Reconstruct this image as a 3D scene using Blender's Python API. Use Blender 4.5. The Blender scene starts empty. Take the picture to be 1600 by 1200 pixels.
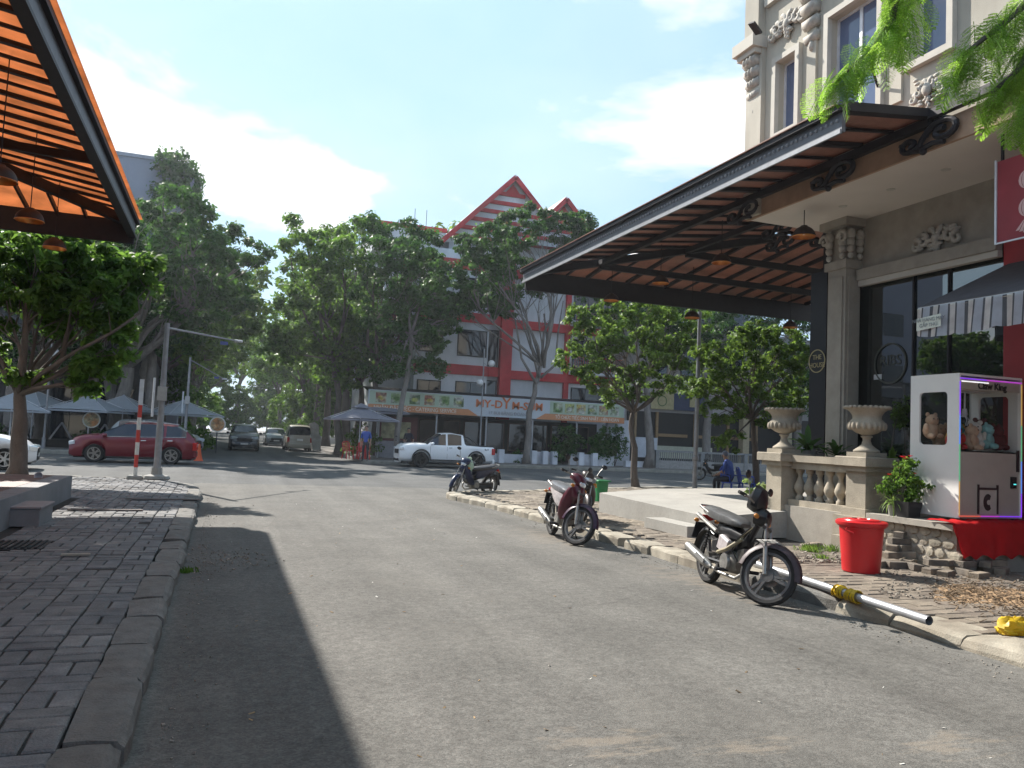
import bpy, math, random
import numpy as np
from mathutils import Vector, Matrix, Euler
sc = bpy.context.scene
# ------------------------------------------------------------------ camera
F = 1250.0; H = 1.62
YAW = math.atan(448 / F); PIT = math.atan(83 / F); ROLL = 0.045
fw = Vector((math.sin(YAW) * math.cos(PIT), math.cos(YAW) * math.cos(PIT), math.sin(PIT)))
_r0 = fw.cross(Vector((0, 0, 1))).normalized(); _u0 = _r0.cross(fw)
rt = math.cos(ROLL) * _r0 + math.sin(ROLL) * _u0
up = math.cos(ROLL) * _u0 - math.sin(ROLL) * _r0
CAM = Vector((0, 0, H))
cd = bpy.data.cameras.new('camera'); cam = bpy.data.objects.new('camera', cd); sc.collection.objects.link(cam)
cd.sensor_width = 36.0; cd.lens = 36.0 * F / 1600.0; cd.clip_end = 2000; cd.clip_start = 0.05
cam.matrix_world = Matrix(((rt.x, up.x, -fw.x, 0), (rt.y, up.y, -fw.y, 0), (rt.z, up.z, -fw.z, H), (0, 0, 0, 1)))
sc.camera = cam

def ray(x, y): return fw + rt * ((x - 800) / F) - up * ((y - 600) / F)
def onZ(x, y, z=0.0):
    d = ray(x, y); return CAM + d * ((z - H) / d.z)
def onX(x, y, X):
    d = ray(x, y); return CAM + d * (X / d.x)
def onY(x, y, Y):
    d = ray(x, y); return CAM + d * (Y / d.y)
def proj(p):
    v = Vector(p) - CAM; z = v.dot(fw)
    return 800 + F * v.dot(rt) / z, 600 - F * v.dot(up) / z, z
# ------------------------------------------------------------------ sky and sun
SUN_AZ = math.radians(-23.0)      # from +Y towards -X
SUN_EL = math.radians(41.0)
SUN = Vector((math.sin(SUN_AZ) * math.cos(SUN_EL), math.cos(SUN_AZ) * math.cos(SUN_EL), math.sin(SUN_EL)))
w = bpy.data.worlds.new('World'); sc.world = w; w.use_nodes = True
nt = w.node_tree; N = nt.nodes; L = nt.links; N.clear()
def nn(t, **k):
    n = N.new(t)
    for a, b in k.items(): setattr(n, a, b)
    return n
sky = nn('ShaderNodeTexSky', sky_type='NISHITA', sun_disc=False, sun_elevation=SUN_EL, sun_rotation=SUN_AZ, air_density=1.0, dust_density=0.25, ozone_density=1.2)
tc = nn('ShaderNodeTexCoord')
sep = nn('ShaderNodeSeparateXYZ'); L.new(tc.outputs['Generated'], sep.inputs[0])
def mth(op, a, b=None, clamp=False):
    n = nn('ShaderNodeMath', operation=op, use_clamp=clamp)
    for i, v in enumerate((a, b)):
        if v is None: continue
        if isinstance(v, (int, float)): n.inputs[i].default_value = v
        else: L.new(v, n.inputs[i])
    return n.outputs[0]
CZ = 8.8
zz = mth('ADD', mth('MAXIMUM', sep.outputs[2], 0.0), 0.22)
px = mth('DIVIDE', sep.outputs[0], zz); py = mth('DIVIDE', sep.outputs[1], zz)
cmb = nn('ShaderNodeCombineXYZ'); L.new(px, cmb.inputs[0]); L.new(py, cmb.inputs[1]); cmb.inputs[2].default_value = CZ
def noise(vec, scale, det, rough=0.55, dist=0.0):
    n = nn('ShaderNodeTexNoise'); n.inputs['Scale'].default_value = scale; n.inputs['Detail'].default_value = det
    n.inputs['Roughness'].default_value = rough; n.inputs['Distortion'].default_value = dist
    L.new(vec, n.inputs['Vector']); return n.outputs['Fac']
def mr(v, a, b, c=0.0, d=1.0):
    n = nn('ShaderNodeMapRange', interpolation_type='SMOOTHSTEP'); L.new(v, n.inputs[0])
    for i, q in enumerate((a, b, c, d)): n.inputs[i + 1].default_value = q
    return n.outputs[0]
dt = nn('ShaderNodeVectorMath', operation='DOT_PRODUCT'); L.new(tc.outputs['Generated'], dt.inputs[0]); dt.inputs[1].default_value = SUN
near = mr(dt.outputs['Value'], 0.55, 1.0)              # more broken cloud in the quarter of the sun
n1 = noise(cmb.outputs[0], 1.35, 8, 0.56, 0.35)
cov = mth('ADD', n1, mth('MULTIPLY', near, 0.055))
cl = mr(cov, 0.495, 0.645)
thin = mr(noise(cmb.outputs[0], 0.5, 5, 0.6), 0.35, 0.75, 0.10, 0.42)
mask = mth('MAXIMUM', cl, thin)
shade = mr(noise(cmb.outputs[0], 1.9, 4, 0.5), 0.3, 0.75, 1.05, 0.78)
cb = mth('MULTIPLY', mth('ADD', 8.6, mth('MULTIPLY', near, 2.0)), shade)
cc = nn('ShaderNodeCombineColor'); L.new(mth('MULTIPLY', cb, 0.97), cc.inputs[0]); L.new(cb, cc.inputs[1]); L.new(mth('MULTIPLY', cb, 1.04), cc.inputs[2])
sk = nn('ShaderNodeMix', data_type='RGBA', blend_type='MULTIPLY'); sk.inputs[0].default_value = 1.0
L.new(sky.outputs[0], sk.inputs[6]); sk.inputs[7].default_value = (1.0, 1.0, 1.0, 1)
grd = nn('ShaderNodeMix', data_type='RGBA'); L.new(mr(dt.outputs['Value'], 0.15, 0.95), grd.inputs[0]); grd.inputs[6].default_value = (2.1, 4.6, 7.9, 1); grd.inputs[7].default_value = (4.2, 6.9, 8.5, 1)
pal = nn('ShaderNodeMix', data_type='RGBA'); pal.inputs[0].default_value = 0.7; L.new(sk.outputs[2], pal.inputs[6]); L.new(grd.outputs[2], pal.inputs[7])
mx = nn('ShaderNodeMix', data_type='RGBA'); L.new(mask, mx.inputs[0]); L.new(pal.outputs[2], mx.inputs[6]); L.new(cc.outputs[0], mx.inputs[7])
bg = nn('ShaderNodeBackground'); bg.inputs['Strength'].default_value = 0.070; L.new(mx.outputs[2], bg.inputs['Color'])
ow = nn('ShaderNodeOutputWorld'); L.new(bg.outputs[0], ow.inputs['Surface'])
sd = bpy.data.lights.new('sun', 'SUN'); sd.energy = 4.9; sd.angle = math.radians(0.6); sd.color = (1.0, 0.945, 0.87)
so = bpy.data.objects.new('sun', sd); sc.collection.objects.link(so); so.location = (0, 0, 30)
so.rotation_euler = SUN.to_track_quat('Z', 'Y').to_euler()
vs = sc.view_settings; vs.view_transform = 'Standard'; vs.look = 'None'; vs.gamma = 1.0; vs.use_curve_mapping = False; vs.exposure = 1.05
sc.cycles.use_denoising = True
sc.cycles.max_bounces = 8; sc.cycles.transparent_max_bounces = 16

# ------------------------------------------------------------------ helpers
rnd = random.Random(11)
COL = sc.collection
PI = math.pi
MATS = {}
def mat(name, col, rough=0.7, metal=0.0, var=0.12, scale=6.0, bump=0.0, bscale=40.0, spec=0.4, trans=0.0, emit=0.0, tint=None, coat=0.0, obrand=0.0, fine=0.0, streak=0.0):
    """procedural principled material with two scales of colour noise and relief"""
    if name in MATS: return MATS[name]
    m = bpy.data.materials.new(name); m.use_nodes = True; t = m.node_tree; ns = t.nodes; ls = t.links; ns.clear()
    out = ns.new('ShaderNodeOutputMaterial'); p = ns.new('ShaderNodeBsdfPrincipled')
    p.inputs['Roughness'].default_value = rough; p.inputs['Metallic'].default_value = metal
    p.inputs['Specular IOR Level'].default_value = spec; p.inputs['Coat Weight'].default_value = coat
    g = ns.new('ShaderNodeNewGeometry')
    a = ns.new('ShaderNodeTexNoise'); a.inputs['Scale'].default_value = scale; a.inputs['Detail'].default_value = 6; a.inputs['Roughness'].default_value = 0.6
    ls.new(g.outputs['Position'], a.inputs['Vector'])
    if streak:
        mp = ns.new('ShaderNodeMapping'); mp.inputs['Scale'].default_value = (1, 1, streak); ls.new(g.outputs['Position'], mp.inputs[0]); ls.new(mp.outputs[0], a.inputs['Vector'])
    r = ns.new('ShaderNodeMapRange'); r.inputs[1].default_value = 0.25; r.inputs[2].default_value = 0.75; r.inputs[3].default_value = 1 - var * 1.6; r.inputs[4].default_value = 1 + var
    ls.new(a.outputs['Fac'], r.inputs[0]); val = r.outputs[0]
    def mul(x, y):
        n = ns.new('ShaderNodeMath'); n.operation = 'MULTIPLY'; ls.new(x, n.inputs[0]); ls.new(y, n.inputs[1]); return n.outputs[0]
    if fine:
        b = ns.new('ShaderNodeTexNoise'); b.inputs['Scale'].default_value = scale * 14; b.inputs['Detail'].default_value = 3; ls.new(g.outputs['Position'], b.inputs['Vector'])
        r2 = ns.new('ShaderNodeMapRange'); r2.inputs[1].default_value = 0.3; r2.inputs[2].default_value = 0.7; r2.inputs[3].default_value = 1 - fine; r2.inputs[4].default_value = 1 + fine
        ls.new(b.outputs['Fac'], r2.inputs[0]); val = mul(val, r2.outputs[0])
    if obrand:
        oi = ns.new('ShaderNodeObjectInfo'); r3 = ns.new('ShaderNodeMapRange'); r3.inputs[3].default_value = 1 - obrand; r3.inputs[4].default_value = 1 + obrand
        ls.new(oi.outputs['Random'], r3.inputs[0]); val = mul(val, r3.outputs[0])
    c1 = ns.new('ShaderNodeMix'); c1.data_type = 'RGBA'; c1.blend_type = 'MIX'
    c1.inputs[6].default_value = (*col, 1); c1.inputs[7].default_value = (*(tint or col), 1)
    if tint:
        c = ns.new('ShaderNodeTexNoise'); c.inputs['Scale'].default_value = scale * 0.31; c.inputs['Detail'].default_value = 7; ls.new(g.outputs['Position'], c.inputs['Vector'])
        rr = ns.new('ShaderNodeMapRange'); rr.inputs[1].default_value = 0.42; rr.inputs[2].default_value = 0.62; ls.new(c.outputs['Fac'], rr.inputs[0]); ls.new(rr.outputs[0], c1.inputs[0])
    else: c1.inputs[0].default_value = 0
    hsv = ns.new('ShaderNodeHueSaturation'); ls.new(c1.outputs[2], hsv.inputs['Color']); ls.new(val, hsv.inputs['Value'])
    ls.new(hsv.outputs[0], p.inputs['Base Color'])
    if bump:
        bn = ns.new('ShaderNodeTexNoise'); bn.inputs['Scale'].default_value = bscale; bn.inputs['Detail'].default_value = 5; ls.new(g.outputs['Position'], bn.inputs['Vector'])
        bu = ns.new('ShaderNodeBump'); bu.inputs['Strength'].default_value = bump; bu.inputs['Distance'].default_value = 0.01; ls.new(bn.outputs['Fac'], bu.inputs['Height']); ls.new(bu.outputs[0], p.inputs['Normal'])
    if emit:
        ls.new(hsv.outputs[0], p.inputs['Emission Color']); p.inputs['Emission Strength'].default_value = emit
    if trans:
        tr = ns.new('ShaderNodeBsdfTranslucent'); ls.new(hsv.outputs[0], tr.inputs['Color']); ms = ns.new('ShaderNodeMixShader'); ms.inputs[0].default_value = trans
        ls.new(p.outputs[0], ms.inputs[1]); ls.new(tr.outputs[0], ms.inputs[2]); ls.new(ms.outputs[0], out.inputs['Surface'])
    else: ls.new(p.outputs[0], out.inputs['Surface'])
    MATS[name] = m; return m
def glass_mat(name, col=(0.02, 0.025, 0.03), alpha=0.25, rough=0.03):
    """window glass: glossy sheet that lets part of the light straight through"""
    if name in MATS: return MATS[name]
    m = bpy.data.materials.new(name); m.use_nodes = True; ns = m.node_tree.nodes; ls = m.node_tree.links
    p = ns['Principled BSDF']; p.inputs['Base Color'].default_value = (*col, 1); p.inputs['Roughness'].default_value = rough; p.inputs['Specular IOR Level'].default_value = 0.7
    out = ns['Material Output']
    if alpha > 0:
        t = ns.new('ShaderNodeBsdfTransparent'); ms = ns.new('ShaderNodeMixShader'); ms.inputs[0].default_value = alpha
        ls.new(p.outputs[0], ms.inputs[1]); ls.new(t.outputs[0], ms.inputs[2]); ls.new(ms.outputs[0], out.inputs['Surface'])
    MATS[name] = m; return m

class MB:
    """collects faces and links them as one mesh object"""
    def __init__(s): s.v = []; s.f = []
    def add(s, vs, fs):
        o = len(s.v); s.v += [tuple(q) for q in vs]; s.f += [tuple(i + o for i in q) for q in fs]; return s
    def box(s, x0, x1, y0, y1, z0, z1, M=None):
        vs = [Vector((x, y, z)) for z in (z0, z1) for y in (y0, y1) for x in (x0, x1)]
        if M is not None: vs = [M @ q for q in vs]
        return s.add(vs, [(0, 2, 3, 1), (4, 5, 7, 6), (0, 1, 5, 4), (2, 6, 7, 3), (0, 4, 6, 2), (1, 3, 7, 5)])
    def cbox(s, c, size, rz=0.0, rx=0.0, ry=0.0, bev=0.0):
        M = Matrix.Translation(Vector(c)) @ Euler((rx, ry, rz)).to_matrix().to_4x4()
        a, b, h = [q / 2 for q in size]
        if not bev: return s.box(-a, a, -b, b, -h, h, M)
        e = min(bev, a * .9, b * .9, h * .9)
        vs = []
        for z, k in ((-h, 0), (h - e, 0), (h, e)):
            for x, y in ((-a + k, -b + k), (a - k, -b + k), (a - k, b - k), (-a + k, b - k)): vs.append(M @ Vector((x, y, z)))
        fs = [(3, 2, 1, 0), (8, 9, 10, 11)]
        for r in (0, 4):
            for i in range(4): fs.append((r + i, r + (i + 1) % 4, r + 4 + (i + 1) % 4, r + 4 + i))
        return s.add(vs, fs)
    def beam(s, p, q, wd, ht, upv=(0, 0, 1)):
        p = Vector(p); q = Vector(q); d = (q - p); Ln = d.length; d.normalize(); u = Vector(upv); sd_ = d.cross(u)
        if sd_.length < 1e-4: sd_ = d.cross(Vector((1, 0, 0)))
        sd_.normalize(); u = sd_.cross(d)
        M = Matrix((( d.x, sd_.x, u.x, p.x), (d.y, sd_.y, u.y, p.y), (d.z, sd_.z, u.z, p.z), (0, 0, 0, 1)))
        return s.box(0, Ln, -wd / 2, wd / 2, -ht / 2, ht / 2, M)
    def tube(s, pts, r, n=8, cap=True):
        pts = [Vector(q) for q in pts]; rs = r if isinstance(r, (list, tuple)) else [r] * len(pts)
        vs = []; prev = None
        for i, p in enumerate(pts):
            d = (pts[min(i + 1, len(pts) - 1)] - pts[max(i - 1, 0)])
            if d.length < 1e-9: d = Vector((0, 0, 1))
            d.normalize()
            if prev is None:
                a = d.cross(Vector((0, 0, 1)));
                if a.length < 1e-3: a = d.cross(Vector((1, 0, 0)))
            else: a = prev - d * prev.dot(d)
            a.normalize(); prev = a; b = d.cross(a)
            for k in range(n):
                t = 2 * PI * k / n; vs.append(p + (a * math.cos(t) + b * math.sin(t)) * rs[i])
        fs = []
        for i in range(len(pts) - 1):
            for k in range(n): fs.append((i * n + k, i * n + (k + 1) % n, (i + 1) * n + (k + 1) % n, (i + 1) * n + k))
        if cap: fs.append(tuple(range(n))[::-1]); fs.append(tuple(range((len(pts) - 1) * n, len(pts) * n)))
        return s.add(vs, fs)
    def lathe(s, prof, c=(0, 0, 0), n=16, M=None, a0=0.0, a1=2 * PI, cap=False):
        full = abs(a1 - a0 - 2 * PI) < 1e-6; m = n if full else n + 1; vs = []
        for r, z in prof:
            for k in range(m):
                t = a0 + (a1 - a0) * k / n; q = Vector((r * math.cos(t), r * math.sin(t), z))
                if M is not None: q = M @ q
                vs.append(q + Vector(c))
        fs = []
        for i in range(len(prof) - 1):
            for k in range(n):
                k2 = (k + 1) % m; fs.append((i * m + k, i * m + k2, (i + 1) * m + k2, (i + 1) * m + k))
        if cap: fs.append(tuple(range(m))[::-1]); fs.append(tuple(range((len(prof) - 1) * m, len(prof) * m)))
        return s.add(vs, fs)
    def prism(s, out, a, b, M=None):
        """outline of (u, v) pushed from w=a to w=b; local axes x=u, y=w, z=v"""
        n = len(out); vs = [Vector((u, a, v)) for u, v in out] + [Vector((u, b, v)) for u, v in out]
        if M is not None: vs = [M @ q for q in vs]
        fs = [tuple(range(n)), tuple(range(2 * n - 1, n - 1, -1))] + [(i, n + i, n + (i + 1) % n, (i + 1) % n) for i in range(n)]
        return s.add(vs, fs)
    def poly(s, out, z0, z1):
        """outline of (x, y) pushed from z0 to z1"""
        n = len(out); vs = [(x, y, z0) for x, y in out] + [(x, y, z1) for x, y in out]
        fs = [tuple(range(n))[::-1], tuple(range(n, 2 * n))] + [(i, (i + 1) % n, n + (i + 1) % n, n + i) for i in range(n)]
        return s.add(vs, fs)
    def quad(s, a, b, c, d): return s.add([a, b, c, d], [(0, 1, 2, 3)])
    def loft(s, secs, n=10, ex=2.4, M=None):
        """secs: (x, zc, half_width, half_height) super-elliptic rings"""
        vs = []
        for x, zc, hw, hh in secs:
            for k in range(n):
                t = 2 * PI * k / n; c, q = math.cos(t), math.sin(t)
                v = Vector((x, hw * math.copysign(abs(c) ** (2 / ex), c), zc + hh * math.copysign(abs(q) ** (2 / ex), q)))
                vs.append(M @ v if M is not None else v)
        fs = [tuple(range(n)), tuple(range((len(secs) - 1) * n, len(secs) * n))[::-1]]
        for i in range(len(secs) - 1):
            for k in range(n): fs.append((i * n + k, (i + 1) * n + k, (i + 1) * n + (k + 1) % n, i * n + (k + 1) % n))
        return s.add(vs, fs)
    def ball(s, c, r, n=10, m=7, sc_=(1, 1, 1)):
        prof = [(math.sin(PI * i / m) * r, -math.cos(PI * i / m) * r) for i in range(m + 1)]
        prof[0] = (1e-4, -r); prof[-1] = (1e-4, r)
        return s.lathe(prof, c, n, Matrix.Diagonal((*sc_, 1)))
    def mesh(s, name, smooth=False):
        me = bpy.data.meshes.new(name); me.from_pydata(s.v, [], s.f); me.validate(); me.update()
        if smooth: me.shade_smooth()
        return me
    def build(s, name, m, parent=None, smooth=False, o=None, **tags):
        if o is None and parent is not None and parent.get('abs'): o = wpos(parent)
        if o is not None: s.v = [(q[0] - o[0], q[1] - o[1], q[2] - o[2]) for q in s.v]
        me = s.mesh(name, smooth)
        for q in (m if isinstance(m, (list, tuple)) else [m]): me.materials.append(q)
        ob = bpy.data.objects.new(name, me); COL.objects.link(ob)
        if parent is not None: ob.parent = parent
        elif o is not None: ob.location = o
        if parent is not None and parent.get('abs'): ob['abs'] = 1
        tag(ob, **tags)
        if smooth == 'auto': smooth_by_angle(ob)
        return ob
def wpos(o):
    v = Vector(o.location)
    while o.parent is not None: o = o.parent; v = v + Vector(o.location)
    return v
def smooth_by_angle(ob, ang=40):
    me = ob.data; me.shade_smooth()
    import bmesh
    bm = bmesh.new(); bm.from_mesh(me)
    for e in bm.edges:
        if len(e.link_faces) == 2 and e.calc_face_angle(0) > math.radians(ang): e.smooth = False
    bm.to_mesh(me); bm.free()
def tag(o, label=None, cat=None, group=None, kind=None):
    if label: o['label'] = label
    if cat: o['category'] = cat
    if group: o['group'] = group
    if kind: o['kind'] = kind
    return o
def thing(name, loc, label, cat, group=None, rz=0.0, absolute=True):
    """an Empty at the base of a thing; with absolute=True its parts are given in world coordinates"""
    o = bpy.data.objects.new(name, None); COL.objects.link(o); o.location = loc; o.rotation_euler = (0, 0, rz); o.empty_display_size = 0.2
    if absolute: o['abs'] = 1
    return tag(o, label, cat, group)
def copy_tree(o, parent=None):
    c = o.copy(); COL.objects.link(c)
    if parent is not None: c.parent = parent
    for ch in list(o.children): copy_tree(ch, c)
    return c
def inst(src, name, parent, loc, rot=None, scale=None):
    o = bpy.data.objects.new(name, src); COL.objects.link(o); o.parent = parent; o.location = loc
    if rot is not None: o.rotation_euler = rot
    if scale is not None: o.scale = scale
    return o
FONT = None
def text_part(name, txt, size, loc, rot, m, parent, o=(0, 0, 0), ext=0.006, align='CENTER', bold=0.0, sx=1.0):
    cu = bpy.data.curves.new(name, 'FONT'); cu.body = txt; cu.size = size; cu.extrude = ext; cu.align_x = align; cu.align_y = 'CENTER'; cu.offset = bold; cu.resolution_u = 3
    ob = bpy.data.objects.new(name, cu); COL.objects.link(ob)
    me = bpy.data.meshes.new_from_object(ob.evaluated_get(bpy.context.evaluated_depsgraph_get()))
    bpy.data.objects.remove(ob)
    M = Matrix.Translation(Vector(loc) - Vector(o)) @ Euler(rot).to_matrix().to_4x4() @ Matrix.Diagonal((sx, 1, 1, 1))
    me.transform(M); me.materials.clear(); me.materials.append(m)
    ob = bpy.data.objects.new(name, me); COL.objects.link(ob); ob.parent = parent
    return ob
# ------------------------------------------------------------------ materials shared
M_asph = None
def asphalt(name, base, patch, patch_amt, spots=None):
    m = mat(name, base, rough=0.9, var=0.16, scale=0.9, bump=0.55, bscale=110, fine=0.16, spec=0.25)
    t = m.node_tree; ns = t.nodes; ls = t.links
    g = [n for n in ns if n.type == 'NEW_GEOMETRY'][0]; p = [n for n in ns if n.type == 'BSDF_PRINCIPLED'][0]
    src = p.inputs['Base Color'].links[0].from_socket
    # aggregate: light and dark grains
    v = ns.new('ShaderNodeTexVoronoi'); v.inputs['Scale'].default_value = 75; ls.new(g.outputs['Position'], v.inputs['Vector'])
    r = ns.new('ShaderNodeMapRange'); r.inputs[1].default_value = 0.0; r.inputs[2].default_value = 1.0; r.inputs[3].default_value = 0.78; r.inputs[4].default_value = 1.28
    s = ns.new('ShaderNodeSeparateColor'); ls.new(v.outputs['Color'], s.inputs[0]); ls.new(s.outputs[0], r.inputs[0])
    h = ns.new('ShaderNodeHueSaturation'); ls.new(src, h.inputs['Color']); ls.new(r.outputs[0], h.inputs['Value'])
    # dusty patches, long in the direction of traffic
    mp = ns.new('ShaderNodeMapping'); mp.inputs['Scale'].default_value = (0.55, 0.28, 1); ls.new(g.outputs['Position'], mp.inputs[0])
    a = ns.new('ShaderNodeTexNoise'); a.inputs['Scale'].default_value = 1.3; a.inputs['Detail'].default_value = 9; a.inputs['Roughness'].default_value = 0.68; ls.new(mp.outputs[0], a.inputs['Vector'])
    q = ns.new('ShaderNodeMapRange'); q.inputs[1].default_value = 0.50; q.inputs[2].default_value = 0.74; q.inputs[4].default_value = patch_amt; ls.new(a.outputs['Fac'], q.inputs[0])
    mxx = ns.new('ShaderNodeMix'); mxx.data_type = 'RGBA'; ls.new(q.outputs[0], mxx.inputs[0]); ls.new(h.outputs[0], mxx.inputs[6]); mxx.inputs[7].default_value = (*patch, 1)
    src = mxx.outputs[2]
    # wheel-polished lanes and a few thin cracks
    mt = ns.new('ShaderNodeMapping'); mt.inputs['Scale'].default_value = (0.9, 0.035, 1); ls.new(g.outputs['Position'], mt.inputs[0])
    tn = ns.new('ShaderNodeTexNoise'); tn.inputs['Scale'].default_value = 1.6; tn.inputs['Detail'].default_value = 4; ls.new(mt.outputs[0], tn.inputs['Vector'])
    tr_ = ns.new('ShaderNodeMapRange'); tr_.inputs[1].default_value = 0.35; tr_.inputs[2].default_value = 0.65; tr_.inputs[3].default_value = 0.87; tr_.inputs[4].default_value = 1.14; ls.new(tn.outputs['Fac'], tr_.inputs[0])
    dn = ns.new('ShaderNodeTexNoise'); dn.inputs['Scale'].default_value = 1.1; dn.inputs['Detail'].default_value = 6; ls.new(g.outputs['Position'], dn.inputs['Vector'])
    ad = ns.new('ShaderNodeVectorMath'); ad.operation = 'MULTIPLY_ADD'; ls.new(dn.outputs['Color'], ad.inputs[0]); ad.inputs[1].default_value = (.9, .9, 0); ls.new(g.outputs['Position'], ad.inputs[2])
    cv = ns.new('ShaderNodeTexVoronoi'); cv.feature = 'DISTANCE_TO_EDGE'; cv.inputs['Scale'].default_value = 0.33; ls.new(ad.outputs[0], cv.inputs['Vector'])
    cr = ns.new('ShaderNodeMapRange'); cr.inputs[1].default_value = 0.0; cr.inputs[2].default_value = 0.006; cr.inputs[3].default_value = 0.88; cr.inputs[4].default_value = 1.0; ls.new(cv.outputs['Distance'], cr.inputs[0])
    mm = ns.new('ShaderNodeMath'); mm.operation = 'MULTIPLY'; ls.new(tr_.outputs[0], mm.inputs[0]); ls.new(cr.outputs[0], mm.inputs[1])
    hh = ns.new('ShaderNodeHueSaturation'); ls.new(src, hh.inputs['Color']); ls.new(mm.outputs[0], hh.inputs['Value']); src = hh.outputs[0]
    if spots:
        acc = None
        for (sx, sy, rx, ry) in spots:
            m1 = ns.new('ShaderNodeMapping'); m1.inputs['Location'].default_value = (-sx / rx, -sy / ry, 0); m1.inputs['Scale'].default_value = (1 / rx, 1 / ry, 0); ls.new(g.outputs['Position'], m1.inputs[0])
            ln = ns.new('ShaderNodeVectorMath'); ln.operation = 'LENGTH'; ls.new(m1.outputs[0], ln.inputs[0])
            if acc is None: acc = ln.outputs['Value']
            else:
                mi = ns.new('ShaderNodeMath'); mi.operation = 'MINIMUM'; ls.new(acc, mi.inputs[0]); ls.new(ln.outputs['Value'], mi.inputs[1]); acc = mi.outputs[0]
        mp2 = ns.new('ShaderNodeMapping'); mp2.inputs['Scale'].default_value = (1.0, 3.2, 1); ls.new(g.outputs['Position'], mp2.inputs[0])
        nz = ns.new('ShaderNodeTexNoise'); nz.inputs['Scale'].default_value = 3.0; nz.inputs['Detail'].default_value = 9; nz.inputs['Roughness'].default_value = 0.7; ls.new(mp2.outputs[0], nz.inputs['Vector'])
        sm = ns.new('ShaderNodeMath'); sm.operation = 'MULTIPLY_ADD'; ls.new(acc, sm.inputs[0]); sm.inputs[1].default_value = -0.16; ls.new(nz.outputs['Fac'], sm.inputs[2])
        q2 = ns.new('ShaderNodeMapRange'); q2.inputs[1].default_value = 0.38; q2.inputs[2].default_value = 0.50; q2.inputs[4].default_value = 0.5; ls.new(sm.outputs[0], q2.inputs[0])
        m3 = ns.new('ShaderNodeMix'); m3.data_type = 'RGBA'; ls.new(q2.outputs[0], m3.inputs[0]); ls.new(src, m3.inputs[6]); m3.inputs[7].default_value = (0.225, 0.19, 0.15, 1); src = m3.outputs[2]
    ls.new(src, p.inputs['Base Color'])
    return m
asph = asphalt('asphalt', (0.114, 0.109, 0.099), (0.17, 0.16, 0.142), 0.45, spots=[(2.1, 3.95, .45, .22), (2.85, 3.75, .35, .18), (4.0, 3.5, .4, .18), (5.2, 12.2, .7, 1.6), (5.5, 8.2, .45, 1.8)])
asph2 = asphalt('asphalt_cross', (0.085, 0.085, 0.083), (0.12, 0.115, 0.105), 0.5)
dirt = mat('joint_dirt', (0.035, 0.031, 0.027), 0.95, var=0.3, scale=5, bump=0.8, bscale=60, fine=0.3)
pave_stuff = mat('paver_far', (0.175, 0.155, 0.14), 0.9, var=0.22, scale=3.5, bump=0.5, bscale=70, fine=0.15, tint=(0.13, 0.118, 0.108))
paver_m = mat('paver_dark', (0.140, 0.141, 0.143), 0.88, var=0.2, scale=7, bump=0.7, bscale=80, fine=0.2, obrand=0.17, tint=(0.18, 0.178, 0.172))
paver_r = mat('paver_dusty', (0.165, 0.135, 0.108), 0.92, var=0.2, scale=7, bump=0.7, bscale=80, fine=0.2, obrand=0.14, tint=(0.21, 0.175, 0.135))
kerb_m = mat('kerb_stone', (0.165, 0.16, 0.148), 0.9, var=0.2, scale=8, bump=0.9, bscale=60, fine=0.15, obrand=0.12, tint=(0.15, 0.14, 0.125))
kerb_l = mat('kerb_stone_pale', (0.36, 0.325, 0.26), 0.9, var=0.15, scale=6, bump=0.7, bscale=70, fine=0.1, obrand=0.1, tint=(0.26, 0.225, 0.175))
conc = mat('concrete', (0.27, 0.265, 0.25), 0.85, var=0.14, scale=3, bump=0.3, bscale=50, fine=0.08)

earth = mat('earth', (0.14, 0.12, 0.09), 0.95, var=0.25, scale=0.6)
MB().quad((-150, -40, -0.06), (150, -40, -0.06), (150, 260, -0.06), (-150, 260, -0.06)).build('ground', earth, kind='structure')
# near street, cross street and far street: sheets side by side in one plane
MB().quad((-0.62, -12, 0), (6.3, -12, 0), (6.3, 23.4, 0), (-0.62, 23.4, 0)).build('street', asph, kind='structure')
g_ = MB(); g_.quad((-70, 23.4, 0), (90, 23.4, 0), (90, 39.9, 0), (-70, 39.9, 0)); g_.quad((6.3, 19.0, 0), (9.0, 19.0, 0), (9.0, 23.4, 0), (6.3, 23.4, 0)); g_.quad((-3.2, 20, 0), (-.62, 20, 0), (-.62, 23.4, 0), (-3.2, 23.4, 0))
g_.quad((9.0, 20.5, 0), (16, 20.5, 0), (16, 23.4, 0), (9.0, 23.4, 0))
g_.build('cross_street', asph2, kind='structure')
MB().quad((-2.0, 39.9, 0), (7.2, 39.9, 0), (7.2, 260, 0), (-2.0, 260, 0)).build('far_street', asph2, kind='structure')

# left pavement base and right pavement base
ZP = 0.125
LP = [(-0.62, -12), (-0.62, 19.4), (-0.8, 21.2), (-1.5, 22.6), (-3.0, 23.2), (-40, 23.2), (-40, -12)]
RP = [(6.28, -12), (40, -12), (40, 24.4), (14.5, 24.4), (11.5, 22.9), (8.6, 21.3), (6.6, 20.5), (5.9, 19.9), (5.85, 19.2), (6.1, 17.8), (6.28, 16.4)]
lpave = MB().poly(LP, -0.05, ZP - 0.02).build('left_pavement', dirt, kind='structure')
rpave = MB().poly(RP, -0.05, ZP - 0.02).build('right_pavement', dirt, kind='structure')
fpm = mat('far_paving', (0.17, 0.155, 0.14), 0.9, var=0.2, scale=1.2, bump=0.4, fine=0.15)
MB().poly([(7.5, 39.9), (60, 39.9), (60, 250), (7.5, 250), (6.7, 245), (6.7, 41.0), (6.9, 40.2)], -0.05, 0.14).build('far_right_pavement', fpm, kind='structure')
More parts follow.
